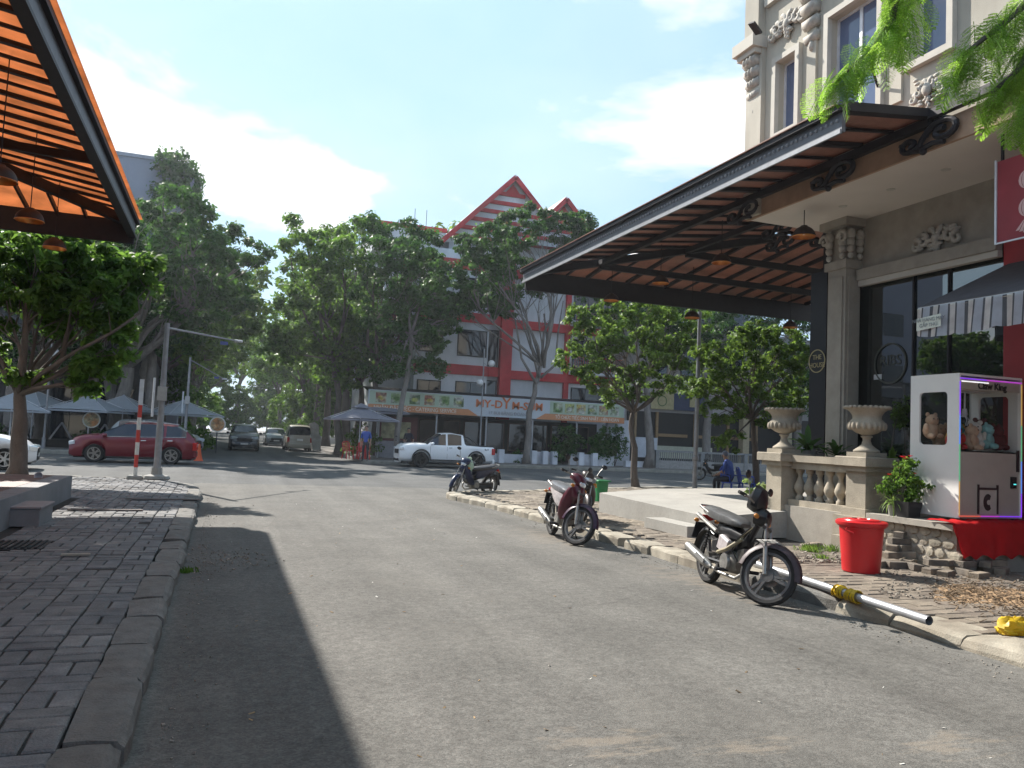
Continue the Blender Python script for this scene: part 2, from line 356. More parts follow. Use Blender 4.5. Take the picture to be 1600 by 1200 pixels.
MB().poly([(-70, 39.9), (-2.4, 39.9), (-2.0, 41.0), (-2.0, 250), (-70, 250)], -0.05, 0.14).build('far_left_pavement', fpm, kind='structure')

# individual pavers ------------------------------------------------------------
def inside(x, y, P):
    c = False; j = len(P) - 1
    for i in range(len(P)):
        if (P[i][1] > y) != (P[j][1] > y) and x < (P[j][0] - P[i][0]) * (y - P[i][1]) / (P[j][1] - P[i][1]) + P[i][0]: c = not c
        j = i
    return c
def brick_mesh(a, b, seed):
    r = random.Random(seed); m = MB(); h = 0.05; e = 0.009
    pts = []
    for z, k in ((-h, 0), (-e, 0), (0, e)):
        for x, y in ((-a, -b), (a, -b), (a, b), (-a, b)):
            pts.append((x - math.copysign(k, x) + r.uniform(-.003, .003), y - math.copysign(k, y) + r.uniform(-.003, .003), z + (r.uniform(-.0015, .0015) if z == 0 else 0)))
    fs = [(8, 9, 10, 11)]
    for q in (0, 4):
        for i in range(4): fs.append((q + i, q + (i + 1) % 4, q + 4 + (i + 1) % 4, q + 4 + i))
    m.add(pts, fs); return m
def lay(bricks, parent, m1, mstuff, a, b, limit=300, pname='brick'):
    vis = []
    for x, y, rz in bricks:
        p = Vector((x, y, ZP)); u, v, z = proj(p)
        if z > 0.3 and -450 < u < 2100 and -20 < v < 1700: vis.append((z, x, y, rz))
    vis.sort(key=lambda q: (not (-30 < proj((q[1], q[2], ZP))[0] < 1630 and proj((q[1], q[2], ZP))[1] < 1230), q[0])); near_, far_ = vis[:limit], vis[limit:]
    srcs = []
    for s_ in range(6):
        me = brick_mesh(a, b, s_).mesh(pname); me.materials.append(m1); srcs.append(me)
    for z, x, y, rz in near_:
        inst(srcs[rnd.randrange(6)], pname, parent, (x + rnd.gauss(0, .003), y + rnd.gauss(0, .003), ZP + height_at(x, y) + rnd.gauss(0, .0018)), (rnd.gauss(0, .007), rnd.gauss(0, .007), rz + rnd.gauss(0, .012)))
    sm = MB(); bm_ = [brick_mesh(a, b, s_) for s_ in range(6)]
    for z, x, y, rz in far_:
        M = Matrix.Translation((x, y, ZP + height_at(x, y) + rnd.gauss(0, .003))) @ Euler((rnd.gauss(0, .015), rnd.gauss(0, .015), rz + rnd.gauss(0, .012))).to_matrix().to_4x4()
        q = bm_[rnd.randrange(6)]; sm.add([M @ Vector(t) for t in q.v], q.f)
    if sm.v:
        sm.build('brick', mstuff, parent, kind='stuff')
def height_at(x, y):
    return 0.010 * math.sin(x * 2.1 + 1.3) * math.sin(y * 1.7) + 0.008 * math.sin(y * 3.3 + x)
# left: basket weave, pairs laid crosswise and lengthwise in turn
U = 0.30; bl = []
for i in range(-14, 1):
    for j in range(8, 76):
        cx = -0.765 + i * U; cy = j * U + 0.1
        if not inside(cx, cy, LP) or cx > -0.70 or not inside(cx - .15, cy + .2, LP): continue
        if cy < 17.2 and cx < -2.5: continue
        if (i + j) % 2: bl += [(cx, cy - U / 4, 0), (cx, cy + U / 4, 0)]
        else: bl += [(cx - U / 4, cy, PI / 2), (cx + U / 4, cy, PI / 2)]
gaps = {(x, y) for x, y in [(int((q[0] + 9) * 7), int(q[1] * 7)) for q in rnd.sample(bl, 2)]}
bl = [q for q in bl if (int((q[0] + 9) * 7), int(q[1] * 7)) not in gaps]
lay(bl, lpave, paver_m, mat('paver_dark_far', (0.15, 0.153, 0.16), 0.88, var=0.3, scale=4.5, bump=0.5, bscale=70, fine=0.25, tint=(0.19, 0.185, 0.18)), U / 2 - .007, U / 4 - .007)
# right: courses running away from the kerb, half lapped
br = []; bw, bh = 0.36, 0.165
for j in range(20, 150):
    y = j * bh; off = (j % 2) * bw / 2 + rnd.uniform(-.03, .03)
    for i in range(0, 32):
        x = 6.42 + i * bw + off
        if not inside(x - .12, y, RP) or not inside(x + .2, y + .2, RP) or x > 14: continue
        if x > 7.7 and 10.4 < y < 16.5: continue
        if 8.1 < x and y < 6.9 and (x - 8.4) > (y - 5.8) * 1.2: continue
        br.append((x, y, 0))
lay(br, rpave, paver_r, mat('paver_dusty_far', (0.19, 0.158, 0.125), 0.92, var=0.25, scale=4, bump=0.5, bscale=70, fine=0.25, tint=(0.28, 0.235, 0.18)), bw / 2 - .005, bh / 2 - .005)

MB().box(8.0, 12, -10, 7.9, ZP - .06, ZP - .012).build('concrete_patch', conc, rpave)
# kerb stones -------------------------------------------------------------------
def kerb_stone(p, q, wd, top, m, parent, seed, round_=0.05, inward=1):
    """rounded block from p to q; wd pavement-side width"""
    r = random.Random(seed); p = Vector((*p, 0)); q = Vector((*q, 0)); d = q - p; Ln = d.length; d.normalize(); n = Vector((-d.y, d.x, 0)) * inward
    sec = [(0.0, -0.04), (0.0, top - round_), (round_ * .35, top - round_ * .35), (round_, top), (wd * .6, top + .004), (wd, top), (wd, -0.04)]
    K = 6; vs = []
    for i in range(K):
        t = (0.006 if i == 0 else Ln - 0.006 if i == K - 1 else Ln * i / (K - 1))
        c = 0.018 if i in (0, K - 1) else 0
        for u, z in sec:
            jz = r.gauss(0, .004) if z > 0 else 0; ju = r.gauss(0, .004)
            base = Vector((0, 0, 0)) + d * (t + r.gauss(0, .003)) + n * (u + (c if u < round_ else 0) + ju)
            vs.append(base + Vector((0, 0, z - (c if z > top * .7 else 0) + jz)))
    fs = []; S = len(sec)
    for i in range(K - 1):
        for k in range(S - 1): fs.append((i * S + k, (i + 1) * S + k, (i + 1) * S + k + 1, i * S + k + 1))
    fs.append(tuple(range(S))); fs.append(tuple(range((K - 1) * S, K * S))[::-1])
    ob = MB().add(vs, fs).build('kerb_stone', m, parent); ob.location = p
    ob.rotation_euler = (r.gauss(0, .012), r.gauss(0, .012), r.gauss(0, .008)); return ob
lk = thing('left_kerb', (0, 0, 0), None, None, absolute=False); tag(lk, kind='structure')
y = -1.0; i = 0
while y < 19.0:
    Ln = [1.0, 0.78, 0.95, 0.6, 1.05, 0.85][i % 6]
    x = -0.33 + 0.01 * math.sin(i * 2.3)
    if i in (7, 12): x += 0.01
    o_ = kerb_stone((x, y), (x, y + Ln - .012), 0.28, 0.135, kerb_m, lk, i + 5, 0.055)
    if i == 9: o_.rotation_euler = (0.03, -0.06, 0.03); o_.location.z -= 0.012
    if i == 13: o_.rotation_euler = (-0.03, -0.06, -0.03)
    y += Ln; i += 1
arc = [(-0.34, 19.0), (-0.38, 19.9), (-0.5, 20.7), (-0.78, 21.5), (-1.2, 22.2), (-1.8, 22.75), (-2.5, 23.1), (-3.3, 23.35), (-4.3, 23.42), (-5.3, 23.42), (-6.4, 23.42), (-7.4, 23.42), (-8.4, 23.42)]
for a, b in zip(arc, arc[1:]): kerb_stone(a, b, 0.28, 0.135, kerb_m, lk, int(a[1] * 31), 0.04)
rk = thing('right_kerb', (0, 0, 0), None, None, absolute=False); tag(rk, kind='structure')
rl = [(5.95, -1.0), (5.96, 0.1), (5.97, 1.2), (5.97, 2.3), (5.98, 3.4), (5.99, 4.35), (6.0, 5.2), (6.02, 6.0), (6.0, 6.62), (5.98, 7.5), (5.96, 8.1), (5.95, 8.8), (5.93, 9.6), (5.92, 10.4), (5.9, 11.3), (5.9, 12.1), (5.9, 12.9), (5.9, 13.5), (5.88, 14.3), (5.86, 15.1), (5.84, 15.9), (5.8, 16.8), (5.72, 17.5), (5.6, 18.3), (5.48, 19.0), (5.42, 19.5), (5.5, 20.0), (5.9, 20.4), (6.7, 20.8), (7.6, 21.2), (8.5, 21.6), (9.5, 22.1), (10.5, 22.7), (11.6, 23.3), (12.8, 23.9), (14.3, 24.6), (15.5, 24.7), (17, 24.7), (18.5, 24.7), (20, 24.7), (21.5, 24.7), (23, 24.7), (24.5, 24.7)]
for i, (a, b) in enumerate(zip(rl, rl[1:])):
    if i in (13, 17): 
        b = (b[0], b[1] - .22)
    big = a[1] < 6.1
    o_ = kerb_stone(a, b, 0.44 if big else 0.34, 0.12 if big else 0.145, kerb_l if (big or a[1] > 8) else kerb_m, rk, i + 60, 0.09 if big else 0.045, inward=-1)
    if i == 7: o_.rotation_euler = (0.02, 0.05, 0.10); o_.location.z += 0.02
    if i == 12: o_.rotation_euler = (0.0, 0.06, -0.05)
    if i == 16: o_.rotation_euler = (0.03, 0.02, 0.06)
fk = thing('far_kerb', (0, 0, 0), None, None, absolute=False); tag(fk, kind='structure')
fkm = mat('kerb_far', (0.24, 0.23, 0.2), 0.9, var=0.2, scale=4)
fl = [(6.6 if i == 0 else 7.4 + (i - 1) * 1.6, 39.75) for i in range(24)]
for i, (a, b) in enumerate(zip(fl, fl[1:])): kerb_stone(a, b, 0.2, 0.165, fkm, fk, i + 200, 0.03, inward=1)
fl = [(-2.2 - i * 1.6, 39.75) for i in range(18)]
for i, (a, b) in enumerate(zip(fl, fl[1:])): kerb_stone(b, a, 0.2, 0.165, fkm, fk, i + 300, 0.03, inward=1)

# broken asphalt, dirt and litter -------------------------------------------------
def chips(name, m, region, n, size, z, label=None, cat=None, thin=False, seed=1, parent=None, **k):
    r = random.Random(seed); b = MB()
    for _ in range(n):
        x, y = region(r); s = size * r.uniform(.4, 1.3); a = r.uniform(0, PI); h = s * (0.08 if thin else r.uniform(.3, .7))
        b.cbox((x, y, z + h / 2), (s * r.uniform(.6, 1.6), s * (r.uniform(.15, .5) if thin else r.uniform(.5, 1)), h), a, r.gauss(0, .25), r.gauss(0, .25))
    return b.build(name, m, parent, kind='stuff', label=label, cat=cat, **k)
gravel = mat('gravel', (0.27, 0.24, 0.2), 0.95, var=0.35, scale=9, obrand=0.1)
chips('gravel', gravel, lambda r: (-0.2 + abs(r.gauss(0, .12)), r.uniform(3, 19)), 380, .011, 0.001, 'fine grit and small stones collected along the left kerb', 'gravel', seed=2)
chips('gravel', gravel, lambda r: (5.86 - abs(r.gauss(0, .16)), r.uniform(3, 18)), 600, .011, 0.001, 'fine grit and small stones collected along the right kerb', 'gravel', seed=3)
chips('gravel', gravel, lambda r: (r.gauss(.05, .3), r.gauss(10.35, .45)), 260, .018, 0.001, 'rubble and soil in the broken patch of road by the left kerb', 'rubble', seed=4)
chips('litter', mat('paper_scrap', (0.6, 0.58, 0.52), 0.8), lambda r: (r.uniform(-.1, 5.7), 2.5 + 16 * r.random() ** 1.5), 60, .028, 0.001, 'small pale scraps of litter scattered over the near street', 'litter', thin=True, seed=5)
chips('fallen_twigs', mat('twig', (0.14, 0.10, 0.06), 0.9), lambda r: (r.uniform(-.1, 5.7), 2.5 + 16 * r.random() ** 1.5), 45, .035, 0.001, 'dry twigs and leaf stalks scattered over the near street', 'twigs', thin=True, seed=6)
chips('dry_leaves', mat('dry_leaf', (0.34, 0.23, 0.12), 0.9, var=.4), lambda r: (r.uniform(-.1, 5.7), 2.5 + 14 * r.random() ** 1.4), 90, .026, 0.001, 'small dry brown leaves scattered over the near street', 'leaves', thin=True, seed=7)
# worn dusty patches where the top layer of the road has gone: thin raised patches
wp = mat('worn_patch', (0.27, 0.235, 0.19), 0.95, var=0.2, scale=5, bump=0.6, bscale=70, fine=0.2)
def blob_patch(parent, cx, cy, rx, ry, seed, z=0.004, m=wp, ang=0.0, name='worn_patch', n=40):
    r = random.Random(seed); ph = [r.uniform(0, 6.28) for _ in range(6)]; vs = [(cx, cy, z)]
    for k in range(n):
        t = 2 * PI * k / n; f = 1 + .28 * math.sin(2 * t + ph[0]) + .2 * math.sin(3 * t + ph[1]) + .13 * math.sin(7 * t + ph[2]) + .12 * math.sin(11 * t + ph[3]) + .07 * math.sin(17 * t + ph[4])
        x, y_ = rx * f * math.cos(t), ry * f * math.sin(t)
        vs.append((cx + x * math.cos(ang) - y_ * math.sin(ang), cy + x * math.sin(ang) + y_ * math.cos(ang), z))
    return MB().add(vs, [(0, 1 + k, 1 + (k + 1) % n) for k in range(n)]).build(name, m, parent, kind='stuff')
# ------------------------------------------------------------------ left terrace and step
tile_red = mat('terrace_tile', (0.12, 0.07, 0.06), 0.6, var=0.15, scale=3, bump=0.2)
grey_clad = mat('grey_cladding', (0.19, 0.19, 0.195), 0.75, var=0.12, scale=3, bump=0.2)
t = thing('raised_terrace', (-4.5, 12, ZP - .02), 'raised grey terrace with brown tiled top on the left pavement', 'terrace')
MB().box(-12, -2.6, 2, 17.1, ZP - .02, 0.5).build('terrace_wall', grey_clad, t)
# individual edge tiles and field tiles on top
te = MB(); k = 0
edge_src = MB().cbox((0, 0, .0125), (.30, .596, .025), bev=.004).mesh('edge_tile'); edge_src.materials.append(grey_clad)
for k in range(24): inst(edge_src, 'edge_tile', t, Vector((-2.75, 16.8 - k * .6, .5)) - t.location)
f_src = MB().cbox((0, 0, .0125), (.596, .596, .025), bev=.004).mesh('floor_tile'); f_src.materials.append(tile_red)
for i in range(6):
    for j in range(20): inst(f_src, 'floor_tile', t, Vector((-3.2 - i * .6, 16.8 - j * .6, .5)) - t.location)
p0 = onZ(15, 823, ZP); p1 = onZ(60, 823, ZP)
s_ = thing('step_block', (p1.x - .3, p1.y, ZP), 'small dark grey step block standing against the left terrace', 'step')
MB().cbox((p1.x - .28, p1.y + .45, ZP + .12), (.56, .9, .24), bev=.01).build('step_body', grey_clad, s_)
MB().cbox((p1.x - .28, p1.y + .45, ZP + .2525), (.6, .94, .025), bev=.006).build('step_tread', mat('step_tread', (0.25, 0.22, 0.22), .6), s_)
gq = onZ(25, 850, ZP + .02)
g = thing('drain_grate', (gq.x, gq.y, ZP), 'dark iron drain grate set in the left pavement before the step', 'grate')
MB().box(gq.x - .32, gq.x + .32, gq.y - .02 - .35, gq.y + .35, ZP - .03, ZP + .012).build('grate_frame', mat('iron_dark', (0.03, 0.03, 0.032), .6, .5), g)
for k in range(9): MB().box(gq.x - .28 + k * .065, gq.x - .25 + k * .065, gq.y - .32, gq.y + .32, ZP + .0125, ZP + .026).build('grate_bar', MATS['iron_dark'], g)
# building that carries the left canopy (beyond the picture's left edge)
stucco = mat('stucco_cream', (0.47, 0.44, 0.37), 0.9, var=0.13, tint=(0.40, 0.37, 0.31), scale=2, bump=0.25, bscale=60, streak=.3)
stucco_l = mat('stucco_trim', (0.50, 0.47, 0.41), 0.85, var=0.07, scale=2, bump=0.15)
b = thing('left_building', (-9, 5, 0), 'cream building behind the orange canopy at the left edge', 'building')
MB().box(-14, -6.2, -14, 15.5, ZP, 7.1).build('wall', stucco, b)
for k in range(6): MB().box(-6.2, -6.12, -11 + k * 4.3, -8.3 + k * 4.3, .6, 4.2).build('window', glass_mat('shop_glass', alpha=0), b)

# ------------------------------------------------------------------ canopies
def orange_sheet():
    m = bpy.data.materials.new('orange_sheet'); m.use_nodes = True; ns = m.node_tree.nodes; ls = m.node_tree.links; ns.clear()
    out = ns.new('ShaderNodeOutputMaterial'); g = ns.new('ShaderNodeNewGeometry'); n = ns.new('ShaderNodeTexNoise'); n.inputs['Scale'].default_value = 2.2; n.inputs['Detail'].default_value = 7
    ls.new(g.outputs['Position'], n.inputs['Vector']); r = ns.new('ShaderNodeMapRange'); r.inputs[1].default_value = .3; r.inputs[2].default_value = .7; r.inputs[3].default_value = .72; r.inputs[4].default_value = 1.12; ls.new(n.outputs['Fac'], r.inputs[0])
    h = ns.new('ShaderNodeHueSaturation'); h.inputs['Color'].default_value = (0.80, 0.44, 0.25, 1); ls.new(r.outputs[0], h.inputs['Value'])
    d = ns.new('ShaderNodeBsdfPrincipled'); d.inputs['Roughness'].default_value = .45; ls.new(h.outputs[0], d.inputs['Base Color'])
    t = ns.new('ShaderNodeBsdfTranslucent'); ls.new(h.outputs[0], t.inputs['Color'])
    ms = ns.new('ShaderNodeMixShader'); ms.inputs[0].default_value = .62; ls.new(d.outputs[0], ms.inputs[1]); ls.new(t.outputs[0], ms.inputs[2]); ls.new(ms.outputs[0], out.inputs['Surface']); return m
sheet_m = orange_sheet()
sheet_dusty = mat('brown_sheet', (0.36, 0.185, 0.135), 0.6, var=0.25, scale=1.5, fine=.1, trans=.22, tint=(0.29, 0.165, 0.13))
iron = mat('canopy_iron', (0.022, 0.02, 0.024), 0.55, .3, var=.2)
fascia_m = mat('canopy_fascia', (0.12, 0.125, 0.14), 0.5, .35, var=.15, scale=8)
mould_m = mat('canopy_moulding', (0.26, 0.27, 0.29), 0.5, .2, var=.15, scale=8)
copper = mat('copper_inside', (0.75, 0.33, 0.1), .35, .8)
lamp_dark = mat('lamp_outside', (0.05, 0.035, 0.03), .6, .3)
def pendant(p, drop, label, group, sc_=1.0):
    p = Vector(p); t = thing('pendant_lamp', p, label, 'lamp', group, absolute=False)
    MB().tube([(0, 0, .19 * sc_), (0, 0, drop)], .008, 5).build('cord', iron, t)
    R = .21 * sc_; prof = [(.012, R), (.06 * sc_, R * .99)] + [(R * math.cos(a), R * math.sin(a) * .95) for a in [math.radians(x) for x in (70, 58, 45, 32, 20, 8, 0)]]
    MB().lathe(prof, n=20).build('lamp_shade', lamp_dark, t, smooth=True)
    MB().lathe([(r * .96 + 1e-3, z * .95) for r, z in prof], n=20).build('shade_lining', copper, t, smooth=True)
    MB().lathe([(R, -.006), (R + .008, .0), (R, .008)], n=20).build('shade_rim', copper, t)
    MB().ball((0, 0, .07 * sc_), .035 * sc_).build('bulb', mat('bulb', (.8, .78, .7), .3), t, smooth=True)
    return t
def scroll(parent, c, s, m, flip=1):
    """S-scroll bracket in the plane facing along Y-ish: centre c, size s"""
    c = Vector(c); b_ = MB()
    def spiral(cx, cz, r0, a0, turns, sgn):
        out = []
        for k in range(22):
            t = k / 21; a = a0 + sgn * turns * 2 * PI * t; r = r0 * (1 - .78 * t); out.append(c + Vector((0, (cx + r * math.cos(a)) * s * flip * 1.25, (cz + r * math.sin(a)) * s * .72)))
        return out
    A = spiral(-.30, -.02, .26, 0.0, 1.25, -1); B = spiral(.42, .06, .38, PI, 1.3, -1)
    b_.tube(A, .032 * s * 2, 6); b_.tube(B, .036 * s * 2, 6)
    b_.tube([c + Vector((0, flip * s * u * 1.25, s * v * .72)) for u, v in ((-.04, -.02), (.04, .12), (.22, .30), (.40, .44))], .034 * s * 2, 6)
    b_.tube([c + Vector((0, flip * s * u * 1.25, s * v * .72)) for u, v in ((-.5, .1), (-.42, -.2), (-.1, -.3), (.2, -.22), (.45, -.3))], .03 * s * 2, 6)
    b_.ball(c + Vector((0, .0, -.27 * s)), .085 * s, 8, 6)
    return b_.build('scroll', m, parent)
# left canopy: level outer edge at 5.8 m over the kerb, far end closed by a hip
ZC = 5.8
t = thing('left_canopy', (-4, 10, ZC), 'orange translucent canopy on dark beams at the upper left', 'canopy')
XE, YE = -2.12, 19.3                 # outer corner
rise = 0.15                          # slope up to the wall per metre
def lz(x, y): return ZC + .26 + min(rise * (XE - x), 2.3 * 10, rise * (YE - y) if y > 12.5 else 99)
# panels on the long slope: one sheet per bay
hipx = lambda y: XE - (YE - y)       # plan line of the hip
y = -6.0; bays = []
while y < YE - .01: bays.append(y); y += .8
for a in bays:
    b2 = min(a + .8, YE)
    for (xo, xi) in ((XE + .16, XE - 2.0), (XE - 2.0, XE - 4.2)):
        hx0, hx1 = XE - (YE - a), XE - (YE - b2)
        x0a, x0b = max(xi, hx0), max(xi, hx1)
        if min(xo, XE) <= x0b + .02 and min(xo, XE) <= x0a + .02: continue
        q = [(xo, a), (xo, b2), (min(x0b, xo), b2), (min(x0a, xo), a)]
        pts = [(x, y_, ZC + .28 + rise * (XE - x)) for x, y_ in q]
        MB().add(pts + [(p[0], p[1], p[2] + .012) for p in pts], [(3, 2, 1, 0), (4, 5, 6, 7), (0, 1, 5, 4), (1, 2, 6, 5), (2, 3, 7, 6), (3, 0, 4, 7)]).build('roof_panel', sheet_m, t)
x = XE
while x > XE - 4.2:
    x2 = x - 1.05; ya, yb = YE - (XE - x), YE - (XE - x2)
    pts = [(x, YE + .16, ZC + .28 - .04), (x2, YE + .16, ZC + .28 - .04), (x2, yb, ZC + .28 + rise * (YE - yb)), (x, ya, ZC + .28 + rise * (YE - ya))]
    MB().add(pts + [(p[0], p[1], p[2] + .012) for p in pts], [(0, 1, 2, 3), (7, 6, 5, 4), (0, 4, 5, 1), (1, 5, 6, 2), (2, 6, 7, 3), (3, 7, 4, 0)]).build('roof_panel', sheet_m, t)
    x = x2
# rafters (two by two, thick and thin), purlins, hip beam, fascia
for i, a in enumerate(np.arange(-6, YE, .5)):
    a = float(a); xi = max(XE - 4.2, XE - (YE - a))
    if xi > XE - .1: continue
    MB().beam((XE - .05, a, ZC + .235), (xi, a, ZC + .235 + rise * (XE - xi)), .09 if i % 2 == 0 else .05, .055 if i % 2 == 0 else .04).build('rafter', iron, t)
for a in (2.15, 2.35, 4.2):
    MB().beam((XE - a, -6, ZC + .08 + rise * a), (XE - a, YE - a, ZC + .08 + rise * a), .08, .16).build('purlin', iron, t)
for i in range(8):
    xx = XE - .55 * i - .4; MB().beam((xx, YE - .05, ZC + .18), (xx, YE - (XE - xx), ZC + .18 + rise * (XE - xx)), .05, .1).build('rafter', iron, t)
MB().beam((XE, YE, ZC + .14), (XE - 4.2, YE - 4.2, ZC + .14 + rise * 4.2), .14, .2).build('hip_beam', iron, t)
MB().box(XE - .04, XE + .03, -6, YE, ZC - .12, ZC + .22).build('fascia', fascia_m, t)
MB().box(XE + .03, XE + .1, -6, YE + .1, ZC + .15, ZC + .24).build('moulding', iron, t)
MB().box(XE - .1, XE + .06, -6, YE, ZC - .17, ZC - .12).build('moulding', iron, t)
MB().box(XE - 4.3, XE + .02, YE - .05, YE + .05, ZC - .3, ZC + .2).build('end_beam', iron, t)
MB().beam((XE - 4.2, -6, ZC + 1.35), (XE - 4.2, YE - 4.2, ZC + 1.35), .15, .25).build('wall_beam', iron, t)
for yy in (-4, 3, 9, 14.5): MB().box(-6.3, -6.15, yy - .08, yy + .08, ZP, ZC + 1.3).build('post', iron, t)
for yy in (3, 9, 14.5): MB().beam((-6.2, yy, ZC + .2), (XE - .1, yy, ZC + .05), .08, .14).build('tie_beam', iron, t)
for i in range(3): MB().beam((-6.2, 11.5 + i * 1.6, ZC + 1.2), (XE - 2.0, 16.4 - i * .1, ZC + .6), .09, .12).build('brace', iron, t)
for (u, v, Y_, lb) in ((46, 345, 14.6, 'dark dome pendant lamp hanging first under the left canopy, nearest its orange panels'), (85, 388, 17.6, 'dark dome pendant lamp hanging low below the far beam of the left canopy'), (-2, 282, 11.6, 'dark dome pendant lamp cut by the left edge of the picture under the canopy')):
    q = onY(u, v, Y_); pendant(q, ZC + .6 - q.z, lb, 'pendant lamps under the left canopy')

# right canopy: over the pavement and round the corner of the building
XW = 9.0; XO = 7.42; Y0 = 8.24; Y1 = 20.1; XR = 17.0; ZE = 5.95
t = thing('right_canopy', (12, 14, ZE), 'large brown canopy with beaded grey fascia on the right corner building', 'canopy')
rs = .12
def panel(pts, m=sheet_dusty, th=.012):
    MB().add(list(pts) + [(p[0], p[1], p[2] + th) for p in pts], [(3, 2, 1, 0), (4, 5, 6, 7), (0, 1, 5, 4), (1, 2, 6, 5), (2, 3, 7, 6), (3, 0, 4, 7)]).build('roof_panel', m, t)
zr = lambda d: ZE + .22 + rs * d
yy = Y0; n = 0
while yy < Y1 - .01:
    b2 = min(yy + .9, Y1)
    d1 = Y1 - yy; d2 = Y1 - b2; dm = XW + 1.8 - XO
    for lo, hi in ((0.0, 1.58), (1.58, 4.6)):
        if yy + .9 < 12.45 and lo > 1: continue
        h1 = min(hi, d1); h2 = min(hi, d2)
        if h1 <= lo + .01: continue
        h2 = max(h2, lo)
        o_ = .15 if lo == 0 else 0
        panel([(XO - o_ + lo, yy, zr(lo - o_)), (XO + h1, yy, zr(h1)), (XO + h2, b2, zr(h2)), (XO - o_ + lo, b2, zr(lo - o_))])
    yy = b2
xx = XO; 
while xx < XR - .01:
    x2 = min(xx + .9, XR); d1 = xx - XO; d2 = x2 - XO; h1 = min(d1, 4.6); h2 = min(d2, 4.6)
    for lo, hi in ((0., 2.3), (2.3, 4.6)):
        g1 = min(h1, hi); g2 = min(h2, hi)
        if g2 <= lo: continue
        g1 = max(g1, lo); o_ = .15 if lo == 0 else 0
        panel([(xx, Y1 + o_ - lo, zr(lo - o_)), (xx, Y1 - g1, zr(g1)), (x2, Y1 - g2, zr(g2)), (x2, Y1 + o_ - lo, zr(lo - o_))])
    xx = x2
# fill over the terrace between hips and building
panel([(XO + 4.6, 12.7, zr(4.6) + .01), (XR, 12.7, zr(4.6) + .01), (XR, Y1 - 4.6, zr(4.6) + .01), (XO + 4.6, Y1 - 4.6, zr(4.6) + .01)])
i = 0; yy = Y0 + .05
while yy < Y1 - .1:
    hi = 1.5 if yy < 12.4 else min(4.6, Y1 - yy); thick = i % 2 == 0
    MB().beam((XO + .05, yy, zr(0) - .04), (XO + hi, yy, zr(hi) - .04), .10 if thick else .05, .07 if thick else .045).build('rafter', iron, t)
    yy += .62; i += 1
i = 0; xx = XO + .6
while xx < XR:
    hi = min(4.6, xx - XO); thick = i % 2 == 0
    MB().beam((xx, Y1 - .05, zr(0) - .04), (xx, Y1 - hi, zr(hi) - .04), .09 if thick else .045, .08 if thick else .05).build('rafter', iron, t)
    xx += .62; i += 1
for d in (1.5, 3.1):
    MB().beam((XO + d, Y0 if d < 2 else 12.5, zr(d) - .13), (XO + d, Y1 - d, zr(d) - .13), .1, .12).build('purlin', iron, t)
    MB().beam((XO + d, Y1 - d, zr(d) - .2), (XR, Y1 - d, zr(d) - .2), .1, .16).build('purlin', iron, t)
MB().beam((XO, Y1, zr(0) - .12), (XO + 4.6, Y1 - 4.6, zr(4.6) - .12), .12, .18).build('hip_beam', iron, t)
MB().box(XO - .03, XO + .03, Y0, Y1 + .02, ZE - .13, ZE + .21).build('fascia', fascia_m, t)
MB().box(XO - .12, XO - .03, Y0 - .03, Y1 + .05, ZE + .13, ZE + .21).build('moulding', iron, t)
MB().box(XO - .06, XO - .03, Y0, Y1 + .02, ZE - .16, ZE - .10).build('moulding', mould_m, t)
bead = MB().ball((0, 0, 0), .026, 6, 4).mesh('bead'); bead.materials.append(mat('bead', (.3, .3, .32), .5, .2))
k = 0; yy = Y0 + .08
while yy < Y1 and k < 120:
    inst(bead, 'bead', t, Vector((XO - .035, yy, ZE + .04)) - t.location); yy += .1; k += 1
MB().box(XO + .03, XR, Y1 - .05, Y1 + .04, ZE - .34, ZE + .18).build('fascia', iron, t)
MB().beam((XO, Y0, zr(0) - .02), (XW, Y0, zr(1.58) - .02), .1, .12).build('end_moulding', iron, t)
MB().beam((XW - .12, 5.2, 6.3), (XW - .12, Y0, 6.3), .1, .12).build('wall_beam', iron, t)
sz = [(8.35, .62), (10.2, .62), (12.55, .6)]
for yb, s2 in sz: scroll(t, (XW - .10, yb, 6.0), s2, iron, flip=-1)
for (xb, yb) in ((10.2, 13.2), (10.9, 14.0), (11.4, 13.2)): scroll(t, (xb, yb, 6.0), .6, iron, flip=-1)
for px_, py_, Y_, lb in ((1256, 370, 11.4, 'copper lined pendant lamp nearest the stone column under the right canopy'), (1127, 411, 14.2, 'copper lined pendant lamp hanging over the terrace just left of the column lamp'), (1032, 443, 16.6, 'third pendant lamp from the column, small against the brown panels'), (955, 470, 18.6, 'pendant lamp hanging below the far beam near the canopy tip'), (1081, 497, 18.2, 'pendant lamp just under the far canopy beam in front of the round tree'), (1235, 512, 18.6, 'pendant lamp lowest and closest to the black column')):
    q = onY(px_, py_, Y_); pendant(q, min(zr(min(Y1 - Y_, q.x - XO, 4.6)) - .05, 7.5) - q.z, lb, 'pendant lamps under the right canopy', .95)
